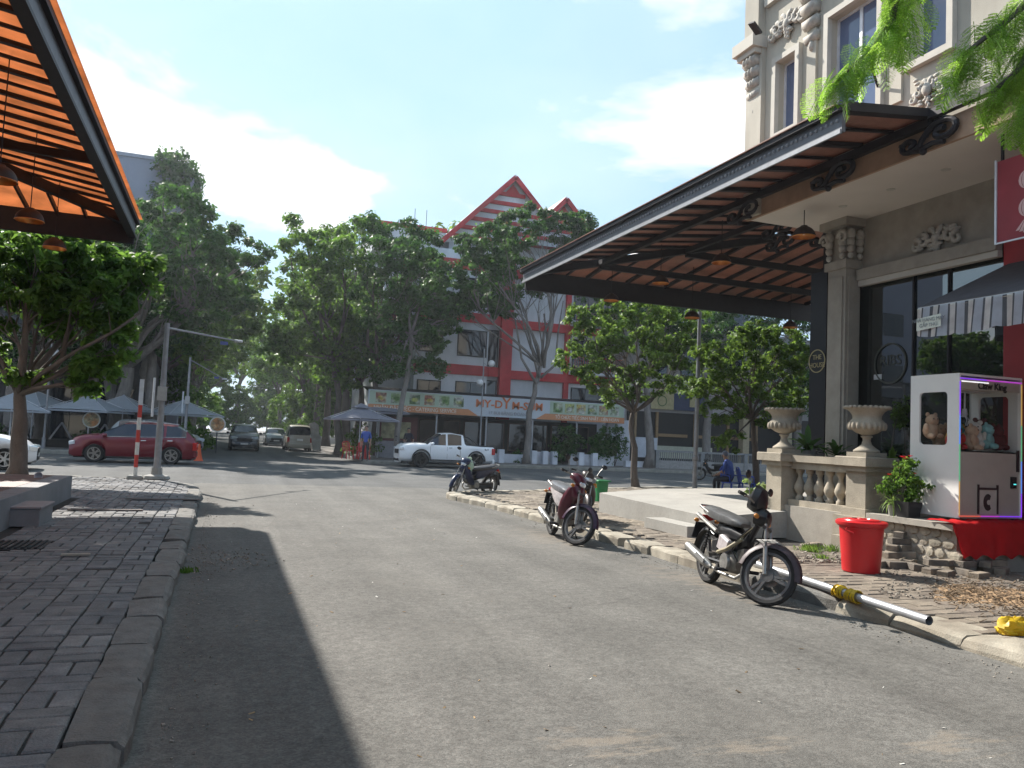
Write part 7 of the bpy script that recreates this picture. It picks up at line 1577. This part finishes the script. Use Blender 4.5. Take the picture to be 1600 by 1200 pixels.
MB().add([(-.10, -.10, 0), (.10, -.10, 0), (.10, .10, 0), (-.10, .10, 0), (-.13, -.13, .22), (.13, -.13, .22), (.13, .13, .22), (-.13, .13, .22)], [(3, 2, 1, 0), (4, 5, 6, 7), (0, 1, 5, 4), (1, 2, 6, 5), (2, 3, 7, 6), (3, 0, 4, 7)]).build('pot', blkpot, p_)
fl_m = mat('petal_red', (.62, .02, .03), .6, trans=.3)
for (dy, z, s_) in ((.05, .84, .05), (.0, .82, .04), (-.08, .86, .035), (.12, .68, .035), (-.16, .62, .03), (.3, .58, .035)):
    f_ = MB(); r = random.Random(int(z * 100))
    for k in range(9):
        a = k * 2.4; f_.add([(0, 0, 0), (s_ * math.cos(a) * .6 - .3 * s_ * math.sin(a), s_ * math.sin(a) * .6 + .3 * s_ * math.cos(a), s_ * .5), (s_ * math.cos(a), s_ * math.sin(a), s_ * .35), (s_ * math.cos(a) * .6 + .3 * s_ * math.sin(a), s_ * math.sin(a) * .6 - .3 * s_ * math.cos(a), s_ * .5)], [(0, 1, 2, 3)])
    f_.v = [(x - .05, y + dy, zz_ + z) for x, y, zz_ in f_.v]; f_.build('flower', fl_m, p_)
rosette('spider_plant', 'light green spider plant in the small pale cup left of the black pot', pB, 44, .30, .018, leaf_mat('leaf_fresh', (.14, .24, .05), (.26, .36, .12), .45), 3, pot=(.06, .15, clear_cup), stiff=-.15)
# weeds on the pavement
def tuft(label, loc, n, h, m, seed, group='weeds on the right pavement'):
    r = random.Random(seed); b_ = MB()
    for k in range(n):
        a = r.uniform(0, 6.28); l = h * r.uniform(.5, 1.2); x, y = r.gauss(0, h * .7), r.gauss(0, h * .7); w_ = .008
        b_.add([(x, y, 0), (x + w_, y, 0), (x + w_ + l * .3 * math.cos(a), y + l * .3 * math.sin(a), l * .7), (x + l * .6 * math.cos(a), y + l * .6 * math.sin(a), l)], [(0, 1, 2, 3)])
    o = b_.build('weed_tuft', m, kind='stuff'); o.location = loc; tag(o, label, 'weeds', group)
for i, (u, v, n, h, lb) in enumerate(((1265, 862, 120, .11, 'green weeds at the foot of the balustrade behind the old motorbike'), (1300, 862, 90, .1, 'green weeds left of the red bucket'), (1448, 878, 60, .12, 'green weeds in the shade between the two brick piles'), (1285, 873, 70, .07, 'low weeds before the mossy strip'))):
    q = onZ(u, v, ZP); tuft(lb, q, n, h, lf_lime, i)
q = onZ(290, 895); tuft('weeds rooted in the broken road by the left kerb', q, 60, .06, lf_mid, 9, group=None)

# the near tree whose feathery branches hang into the top right of the picture
B = Vector((7.6, 3.9, .12)); nt_ = thing('feathery_tree', B, 'tree outside the right edge whose bright feathery branches hang into the top right', 'tree', absolute=False)
MB().tube([(0, 0, 0), (.05, .1, 2), (0, .2, 4), (.1, .3, 6.2)], [.22, .18, .15, .1], 12).build('trunk', bark, nt_, smooth=True)
def frond_mesh(L_, seed):
    r = random.Random(seed); m = MB(); n = 9
    rach = [Vector((L_ * i / n, 0, -.35 * L_ * (i / n) ** 2)) for i in range(n + 1)]
    m.tube(rach, [.004] * n + [.002], 3)
    for i in range(1, n + 1):
        for s_ in (-1, 1):
            pl = L_ * .42 * math.sin(PI * (.18 + .72 * i / n)) ; a = math.radians(58) * s_; d = Vector((math.cos(a), math.sin(a), -.15))
            for k in range(11):
                c = rach[i] + d * pl * (k + .6) / 11 + Vector((0, 0, -.12 * pl * (k / 11) ** 2)); q_ = Vector((-d.y, d.x, 0)) if False else Vector((d.y, -d.x, 0))
                for s2 in (-1, 1):
                    e = c + q_ * s2 * .026 * (1 - .35 * abs(k - 5) / 5) + Vector((d.x, d.y, 0)) * .012 + Vector((0, 0, r.uniform(-.006, .002))); w_ = Vector((d.x, d.y, 0)) * .0052
                    m.add([c, (c + e) / 2 + w_, e, (c + e) / 2 - w_], [(0, 1, 2, 3)])
    return m
frs = []
for k in range(4): me = frond_mesh(.30 + .04 * k, k).mesh('frond'); me.materials.append(lf_feather); frs.append(me)
r = random.Random(17)
def hang(path, dep, n, spread, lens=1.0, seed=0, dirs=(-1.2, .2)):
    pts = [CAM + ray(u, v) * (dep + dd) for u, v, dd in path]; loc = [p - B for p in pts]
    MB().tube([Vector((.1, .3, 6.0))] + loc, [.06] + [.028 * (1 - i / (len(loc) + .5)) + .004 for i in range(len(loc))], 6).build('branch', bark, nt_, smooth=True)
    for k in range(n):
        t_ = (k / n) * (len(loc) - 1); i = min(int(t_), len(loc) - 2); p = loc[i].lerp(loc[i + 1], t_ - i); axis = (loc[i + 1] - loc[i]).normalized()
        az = math.atan2(axis.y, axis.x) + (-1) ** k * r.uniform(.4, 1.5)
        inst(frs[k % 4], 'frond', nt_, p + Vector([r.gauss(0, spread) for _ in range(3)]), (r.uniform(-.5, .5), r.uniform(.5, 1.35), az), (lens * r.uniform(.8, 1.2),) * 3)
hang([(1440, -90, 0), (1405, -30, 0), (1395, 30, 0), (1365, 75, -.1), (1325, 110, -.15), (1305, 130, -.2)], 6.2, 74, .045, .70)
hang([(1420, -60, .2), (1420, 0, .2), (1408, 40, .1), (1392, 80, 0)], 6.3, 40, .04, .68)
hang([(1660, -60, 0), (1610, 0, 0), (1570, 35, 0), (1525, 70, -.1), (1495, 95, -.1)], 5.8, 60, .05, .70)
hang([(1660, 30, .1), (1620, 60, .1), (1590, 110, 0), (1550, 145, 0)], 5.7, 46, .05, .68)
hang([(1670, 90, -.2), (1630, 130, -.2), (1610, 160, -.2), (1600, 185, -.2)], 5.6, 36, .05, .66)
hang([(1400, -90, .1), (1350, -75, .1), (1310, -55, .1)], 6.4, 10, .04, .6)
# ------------------------------------------------------------------ small things on the right pavement
bucket_red = mat('bucket_red', (.56, .018, .022), .32, var=.06, scale=4, trans=.06)
q = onZ(1345, 893, ZP); bq = thing('red_bucket', (q.x, q.y, ZP), 'tall red plastic bucket with a lid standing on the pavement', 'bucket', absolute=False)
MB().lathe([(.001, 0), (.215, 0), (.225, .01), (.265, .56), (.29, .57), (.29, .60), (.27, .60)], n=36).build('bucket_body', bucket_red, bq, smooth='auto')
MB().lathe([(.305, .585), (.31, .60), (.31, .625), (.29, .64), (.23, .64), (.22, .655), (.12, .665), (.11, .652), (.06, .652), (.05, .67), (.001, .672)], n=36).build('lid', bucket_red, bq, smooth='auto')
for a in (0.2, PI + .2): MB().tube([(.285 * math.cos(a), .285 * math.sin(a), .55), (.33 * math.cos(a), .33 * math.sin(a), .53), (.30 * math.cos(a + .3), .30 * math.sin(a + .3), .50)], .012, 6).build('handle', bucket_red, bq)
# steel pipe bound with yellow tape
pe = onZ(1452, 970, .19); ps = onZ(1200, 887, .22)
pp_ = thing('steel_pipe', (pe + ps) / 2, 'long silver steel pipe lying over the kerb beside the old motorbike', 'pipe', absolute=False); c0 = (pe + ps) / 2
d_ = (ps - pe).normalized(); a_, b2_ = pe - c0, ps + d_ * .25 - c0
tubeM = MB(); tubeM.tube([a_, b2_], .040, 20, cap=False); tubeM.tube([a_, b2_], .034, 20, cap=False); tubeM.build('pipe_tube', mat('pipe_steel', (.42, .43, .45), .42, .6, var=.12, scale=7), pp_, smooth=True)
rg = MB(); 
MB().tube([a_ + (b2_ - a_) * .2, a_ + (b2_ - a_) * .205], .036, 16).build('pipe_plug', blk, pp_)
tape = mat('yellow_wrap', (.68, .46, .02), .45, var=.15, scale=14, trans=.25)
r = random.Random(2)
for (tt_, lb) in ((.36, 0), (.44, 1)):
    p = a_.lerp(b2_, tt_); wr_ = MB()
    for k in range(7): wr_.lathe([(.045 + r.uniform(0, .018), -.018), (.058 + r.uniform(0, .012), 0), (.045, .018)], p + d_ * (k - 3) * .022, 12, d_.to_track_quat('Z', 'Y').to_matrix().to_4x4() @ Euler((r.gauss(0, .25), r.gauss(0, .25), 0)).to_matrix().to_4x4())
    wr_.build('tape_wrap', tape, pp_)
def crumple(name, label, cat, loc, r0, h, m, seed, sx=1.3, group=None):
    r = random.Random(seed); b_ = MB().ball((0, 0, 0), 1.0, 22, 14); vs = []
    ph = [r.uniform(0, 6.28) for _ in range(8)]
    for x, y, z in b_.v:
        f = 1 + .12 * math.sin(5 * x + ph[0]) * math.sin(4 * z + ph[1]) + .10 * math.sin(11 * y + ph[2] + 3 * x) + .07 * math.sin(17 * z + ph[3] + 7 * y) + .05 * math.sin(23 * x + ph[4]) + r.gauss(0, .025)
        vs.append((x * r0 * sx * f, y * r0 * f, max(0.0, (z * .9 + .55)) * h * f * .75))
    b_.v = vs; t = thing(name, loc, label, cat, group, absolute=False); b_.build(name.split('_')[-1] + '_skin', m, t, smooth='auto'); return t
q = onZ(1582, 990, ZP); yb = crumple('yellow_bag', 'crumpled yellow plastic bag on the pavement at the right edge', 'bag', q, .11, .13, tape, 4)
for k in range(4): MB().tube([(.02 * k, .02, .1), (.08 + .03 * k, .04 - .04 * k, .13), (.14, .0 - .03 * k, .07)], .012, 6).build('bag_fold', tape, yb, smooth=True)
# loose pavers: two heaps
pv = mat('loose_paver', (.25, .205, .155), .92, var=.25, scale=9, bump=.8, bscale=60, obrand=.2, tint=(.14, .12, .10))
def loose(label, u, v, dz, rz, tilt=0, s=1.0, group='loose pavers on the right pavement', side=0.0):
    q = onZ(u, v, ZP); t = MB().cbox((0, 0, .035 * s), (.24 * s, .12 * s, .07 * s), bev=.008).build('loose_paver', pv)
    t.location = (q.x, q.y, ZP + dz); t.rotation_euler = (tilt, side, rz); tag(t, label, 'paver', group)
L1 = 'left heap by the bucket, '
items = [(1378, 882, 0, .3, 'bottom left block'), (1400, 884, 0, -.2, 'bottom front block'), (1420, 880, 0, .5, 'bottom right block in shade'), (1392, 878, .075, .1, 'second layer left block'), (1412, 877, .075, -.4, 'second layer right block'), (1396, 876, .15, .6, 'third layer left block'), (1412, 876, .15, .15, 'third layer right block'), (1405, 875, .225, -.3, 'fourth layer block'), (1410, 874, .30, .35, 'topmost tilted block'), (1428, 887, 0, 1.2, 'lone block lying in front of the shade')]
for u, v, dz, rz, nm in items: loose(L1 + nm, u, v + 3, dz * 1.12, rz, .06 * rz, 1.15)
L2 = 'right heap before the red cloth, '
items = [(1458, 888, 0, .1, 'leftmost bottom block'), (1478, 892, 0, .4, 'bottom block second from left'), (1508, 890, 0, 1.4, 'bottom block standing under the pair'), (1530, 895, 0, .2, 'front bottom block'), (1546, 886, 0, -.2, 'bottom block to the right'), (1565, 888, 0, .5, 'rightmost bottom block'), (1462, 884, .075, -.3, 'upper left block'), (1484, 884, .075, .2, 'upper block second from left'), (1508, 886, .075, .1, 'middle block of the upright stack'), (1508, 884, .15, .35, 'top block of the upright stack'), (1540, 886, .075, .6, 'second layer right block'), (1544, 882, .15, .1, 'top right block'), (1555, 884, .075, -.1, 'block leaning far right'), (1477, 878, .15, .9, 'small top block against the cloth')]
for u, v, dz, rz, nm in items: loose(L2 + nm, u, v + 9, dz * 1.05, rz, .08 * rz, 1.1)
q = onZ(1297, 857, ZP); o = MB().cbox((0, 0, .04), (.30, .16, .09), bev=.02).build('loose_paver', pv); o.location = (q.x - .35, q.y, ZP); o.rotation_euler = (0, -.15, -.3); tag(o, 'mossy dark block lying by the weeds under the balustrade', 'paver')
# broken kerb piece
# dirt and straw
strw = mat('dry_straw', (.17, .12, .075), .95, var=.4, scale=12); soil = mat('dug_soil', (.26, .17, .095), .95, var=.25, scale=10, bump=.8)
def soil_patch(u0, u1, v0, v1, n, seed):
    r = random.Random(seed); b_ = MB()
    for _ in range(n):
        q = onZ(r.uniform(u0, u1), r.uniform(v0, v1), ZP); a = r.uniform(0, PI); b_.cbox((q.x, q.y, ZP + .004 + r.uniform(0, .022)), (r.uniform(.02, .09), r.uniform(.004, .012), .004), a, r.gauss(0, .3), r.gauss(0, .35))
    return b_
sp2 = MB(); r = random.Random(6)
for _ in range(1000):
    t_ = r.random(); u = 1470 + 150 * t_ + r.gauss(0, 12); v = 922 + 26 * t_ + r.gauss(0, 10 + 6 * t_)
    q = onZ(u, v, ZP); a = r.uniform(0, PI); sp2.cbox((q.x, q.y, ZP + .004 + r.uniform(0, .03)), (r.uniform(.02, .09), r.uniform(.004, .014), .005), a, r.gauss(0, .3), r.gauss(0, .35))
sp2.build('dry_straw', strw, kind='stuff', label='dry brown straw and roots strewn across the right pavement', cat='straw')
hp = MB(); q0 = onZ(1560, 935, ZP)
gx_, gy_ = 26, 16; vs = []
for i in range(gx_ + 1):
    for j in range(gy_ + 1):
        a, b2 = i / gx_, j / gy_; q = onZ(1455 + 190 * a, 905 + 20 * a + 42 * b2, ZP); e = math.sin(PI * a) ** .6 * math.sin(PI * b2) ** .8 if 0 < a < 1 and 0 < b2 < 1 else 0
        vs.append((q.x, q.y, ZP - .008 + .045 * e * (.6 + .4 * math.sin(i * 1.7 + j * 2.3)) + r.gauss(0, .003) * (e > 0)))
hp.add(vs, [(i * (gy_ + 1) + j, (i + 1) * (gy_ + 1) + j, (i + 1) * (gy_ + 1) + j + 1, i * (gy_ + 1) + j + 1) for i in range(gx_) for j in range(gy_)]); hp.build('soil_heap', soil, kind='stuff', label='thin spread of dug brown soil under the straw', cat='soil')
chips('gravel', gravel, lambda r: (lambda q: (q.x, q.y))(onZ(r.uniform(1370, 1600), r.uniform(885, 935), ZP)), 420, .025, ZP, 'small stones and rubble around the loose pavers', 'gravel', seed=12)
chips('gravel', gravel, lambda r: (lambda q: (q.x, q.y))(onZ(r.uniform(1240, 1330), r.uniform(858, 880), ZP)), 260, .03, ZP, 'rubble along the foot of the balustrade', 'gravel', seed=13)
# red cloth over the terrace edge
cl = MB(); vs = []; r = random.Random(3); nx, nz = 36, 16
for i in range(nx + 1):
    a = i / nx; x = 8.98 + 1.6 * a
    for j in range(nz + 1):
        t_ = j / nz
        if t_ < .4: s_ = t_ / .4; y = 8.30 - .10 * math.sin(a * 5) - (.38 - .10 * math.sin(a * 5)) * s_; z = .765 + .02 * abs(math.sin(i * .55 + j * .3)) * (1 - .5 * s_) + .012 * math.sin(i * 1.9)
        else: s_ = (t_ - .4) / .6; y = 7.90 - .05 * s_ + .022 * math.sin(i * .8 + 1.2 * math.sin(i * .37)) * s_; z = .765 - s_ * ((.05 + .14 * i) if i < 3 else .44 + .03 * math.sin(i * .9))
        vs.append((x + .02 * math.sin(j * .9 + i * .2), y, z))
cl.add(vs, [(i * (nz + 1) + j, (i + 1) * (nz + 1) + j, (i + 1) * (nz + 1) + j + 1, i * (nz + 1) + j + 1) for i in range(nx) for j in range(nz)])
o = cl.build('red_cloth', mat('cloth_red', (.44, .012, .014), .85, var=.12, scale=5, spec=.1, trans=.08), smooth=True); tag(o, 'bright red cloth draped over the stone edge below the claw machine', 'cloth')
# side details ---------------------------------------------------------------------
q = onZ(52, 742, .5); cup = thing('white_cup', (-3.0, 16.3, .527), 'small white crumpled cup left on the terrace at the left', 'cup', absolute=False); MB().lathe([(.001, 0), (.05, 0), (.07, .1), (.064, .1), (.045, .01)], n=14, M=Matrix.Rotation(1.2, 4, 'X')).build('cup_wall', wp_, cup)
# manhole lids and boards lying on the left pavement
def board(label, u, v, sx, sy, rz, m): 
    q = onZ(u, v, ZP); o = MB().cbox((0, 0, .014), (sx, sy, .02), bev=.004).build('loose_board', m); o.location = (q.x, q.y, ZP + .012); o.rotation_euler = (0, 0, rz); tag(o, label, 'board', 'loose boards on the left pavement')
bdm = mat('old_board', (.13, .11, .10), .8, var=.2)
board('dark board lying on the far end of the left pavement', 255, 782, 1.3, .12, .0, bdm); board('dark board lying nearer, left of the kerb bend', 165, 799, 1.1, .10, .0, bdm); board('pale short strip lying across the pavers', 118, 870, .28, .06, .1, mat('strip_pale', (.3, .27, .22), .7)); 
# road markings on the cross street: faint worn dashes as thin sheets
wm = mat('worn_marking', (.20, .20, .195), .9, var=.3, scale=3); cs_ = bpy.data.objects['cross_street']
for k in range(14): x = -30 + k * 5.0; MB().quad((x, 31.0, .004), (x + 1.8, 31.0, .004), (x + 1.8, 31.12, .004), (x, 31.12, .004)).build('lane_dash', wm, cs_)

# ------------------------------------------------------------------ people
skin = mat('skin', (.30, .17, .11), .55, var=.05); hair_m = mat('hair', (.012, .010, .009), .6); shirt_b = mat('shirt_blue', (.035, .075, .30), .8, var=.1); trous = mat('trousers_dark', (.02, .021, .03), .85, var=.1); shoe = mat('shoes', (.03, .03, .03), .6)
def person(label, loc, rz, J, seg_mats, hair=True, cap=None, group=None):
    """J: joints name -> (x, y, z, radius); one skinned surface, coloured by nearest bone"""
    E_ = [('pelvis', 'waist'), ('waist', 'chest'), ('chest', 'neck'), ('neck', 'chin'), ('chin', 'head'), ('head', 'crown')]
    for s_ in 'lr':
        E_ += [('chest', 'sh' + s_), ('sh' + s_, 'el' + s_), ('el' + s_, 'wr' + s_), ('wr' + s_, 'pa' + s_), ('pelvis', 'hip' + s_), ('hip' + s_, 'kn' + s_), ('kn' + s_, 'an' + s_), ('an' + s_, 'toe' + s_)]
        w, p = Vector(J['wr' + s_][:3]), Vector(J['pa' + s_][:3]); d = (p - w).normalized(); sd_ = d.cross(Vector((0, 1, 0.2))).normalized()
        for k, (o_, l_) in enumerate(((-.03, .07), (-.01, .085), (.01, .08), (.03, .065))):
            b_ = p + sd_ * o_ + d * .015; J['f%d%s' % (k, s_)] = (*(b_ + d * l_ * .5), .0085); J['g%d%s' % (k, s_)] = (*(b_ + d * l_ + Vector((0, .012, 0))), .007); E_ += [('pa' + s_, 'f%d%s' % (k, s_)), ('f%d%s' % (k, s_), 'g%d%s' % (k, s_))]
        th = w.lerp(p, .45) + sd_ * -.035; J['t' + s_] = (*th, .011); J['u' + s_] = (*(th + d * .045 - sd_ * .02), .009); E_ += [('wr' + s_, 't' + s_), ('t' + s_, 'u' + s_)]
    names = list(J); ix = {n: i for i, n in enumerate(names)}
    me = bpy.data.meshes.new('person'); me.from_pydata([J[n][:3] for n in names], [(ix[a], ix[b]) for a, b in E_], []); me.update()
    ob = bpy.data.objects.new('person', me); COL.objects.link(ob); md = ob.modifiers.new('s', 'SKIN'); sv = me.skin_vertices
    if not sv: bpy.context.view_layer.objects.active = ob
    sv = me.skin_vertices[0].data
    for i, n in enumerate(names): sv[i].radius = (J[n][3],) * 2 if len(J[n]) < 5 else (J[n][3], J[n][4]); sv[i].use_root = (n == 'pelvis')
    ob.modifiers.new('u', 'SUBSURF').levels = 2
    me2 = bpy.data.meshes.new_from_object(ob.evaluated_get(bpy.context.evaluated_depsgraph_get())); bpy.data.objects.remove(ob)
    ml = [skin, shirt_b, trous, shoe]; me2.materials.clear(); [me2.materials.append(m) for m in ml]
    segs = [(Vector(J[a][:3]), Vector(J[b][:3]), seg_mats(a, b)) for a, b in E_]
    for p in me2.polygons:
        best = 9; 
        for a, b, mi in segs:
            ab = b - a; t_ = max(0, min(1, (p.center - a).dot(ab) / max(ab.length_squared, 1e-9))); d = (p.center - a - ab * t_).length
            if d < best: best, p.material_index = d, mi
        p.use_smooth = True
    t = thing('person', loc, label, 'person', group, rz, absolute=False); bo = bpy.data.objects.new('body', me2); COL.objects.link(bo); bo.parent = t
    h = Vector(J['head'][:3]); cr = Vector(J['crown'][:3]); f = Vector((0, 1, 0))
    hb = MB().ball(h + Vector((0, -.015, .045)), .100, 14, 10, (.9, 1.02, .95)); hb.f = [q for q in hb.f if not (sum(hb.v[i][1] for i in q) / len(q) > h.y + .035 and sum(hb.v[i][2] for i in q) / len(q) < h.z + .07) and sum(hb.v[i][2] for i in q) / len(q) > h.z - .04]
    hb.build('hair' if not cap else 'helmet', hair_m if not cap else cap, t, smooth=True)
    for s_ in (-1, 1):
        MB().ball(h + Vector((s_ * .03, .078, .01)), .010, 6, 4).build('eye', ink, t); MB().ball(h + Vector((s_ * .082, 0, -.005)), .022, 8, 6, (.4, .8, 1.2)).build('ear', skin, t, smooth=True)
    MB().ball(h + Vector((0, .095, -.015)), .014, 8, 6, (.8, 1, 1.4)).build('nose', skin, t, smooth=True); MB().cbox(h + Vector((0, .082, -.05)), (.04, .01, .01)).build('mouth', mat('lips', (.22, .07, .06), .5), t)
    return t
def smats(a, b):
    k = a + b
    if a in ('neck', 'chin', 'head') or a[:2] in ('wr', 'pa') or a[0] in 'ftg' and len(a) < 4 and a != 'toe': return 0
    if a[:2] == 'el': return 0
    if a[:3] == 'hip' or a[:2] == 'kn' or b[:3] == 'hip': return 2
    if a[:2] == 'an': return 3
    return 1
def standing():
    J = dict(pelvis=(0, 0, .92, .15, .11), waist=(0, .0, 1.08, .14, .105), chest=(0, 0, 1.30, .16, .115), neck=(0, 0, 1.46, .055), chin=(0, .02, 1.53, .06), head=(0, .02, 1.60, .085), crown=(0, .01, 1.67, .06))
    for s_, g in (('l', 1), ('r', -1)):
        J['sh' + s_] = (g * .17, 0, 1.38, .065); J['el' + s_] = (g * .23, -.02, 1.10, .045); J['wr' + s_] = (g * .23, .10, .88, .028); J['pa' + s_] = (g * .225, .13, .80, .03, .018)
        J['hip' + s_] = (g * .095, 0, .86, .095); J['kn' + s_] = (g * .105, .02, .48, .062); J['an' + s_] = (g * .11, -.01, .085, .042); J['toe' + s_] = (g * .125, .15, .035, .036)
    return J
q = onZ(570, 721, .14); person('man in a blue shirt and dark trousers standing by the red chairs across the road', (q.x, min(q.y, 41.2), .14), PI * .9, standing(), smats)
J = standing(); J['elr'] = (-.26, .08, 1.12, .045); J['wrr'] = (-.2, .25, 1.0, .028); J['par'] = (-.17, .32, .98, .03, .018)
q = onZ(617, 716, .14); person('person in black behind the nose of the white pickup', (q.x, 41.6, .14), PI, J, lambda a, b: 2 if smats(a, b) == 1 else smats(a, b))
def seated():
    J = dict(pelvis=(0, 0, .53, .155, .13), waist=(0, .03, .70, .15, .12), chest=(0, .10, .94, .17, .125), neck=(0, .17, 1.10, .055), chin=(0, .20, 1.16, .06), head=(0, .22, 1.23, .085), crown=(0, .21, 1.30, .06))
    for s_, g in (('l', 1), ('r', -1)):
        J['sh' + s_] = (g * .175, .12, 1.02, .065); J['el' + s_] = (g * .24, .16, .76, .045); J['wr' + s_] = (g * .17, .36, .66, .028); J['pa' + s_] = (g * .15, .43, .63, .03, .018)
        J['hip' + s_] = (g * .10, .06, .52, .095); J['kn' + s_] = (g * .16, .46, .50, .068); J['an' + s_] = (g * .15, .47, .085, .042); J['toe' + s_] = (g * .17, .63, .035, .036)
    return J
q = onZ(1140, 776, .13); person('man in blue shirt and grey helmet sitting on a blue plastic chair', (q.x + .05, q.y + .02, .13), .2 + .35, seated(), smats, cap=mat('helmet_grey', (.12, .13, .18), .3))
# ------------------------------------------------------------------ the hazy air
hz = MB().box(-155, 155, -45, 265, -1.1, 22.5)
hm = bpy.data.materials.new('haze_air'); hm.use_nodes = True; hn = hm.node_tree.nodes; hn.clear(); ho = hn.new('ShaderNodeOutputMaterial'); hv = hn.new('ShaderNodeVolumePrincipled')
hv.inputs['Color'].default_value = (.86, .92, 1, 1); hv.inputs['Density'].default_value = 0.0005; hv.inputs['Anisotropy'].default_value = 0.45; hm.node_tree.links.new(hv.outputs[0], ho.inputs['Volume'])
hz.build('haze', hm, kind='stuff')
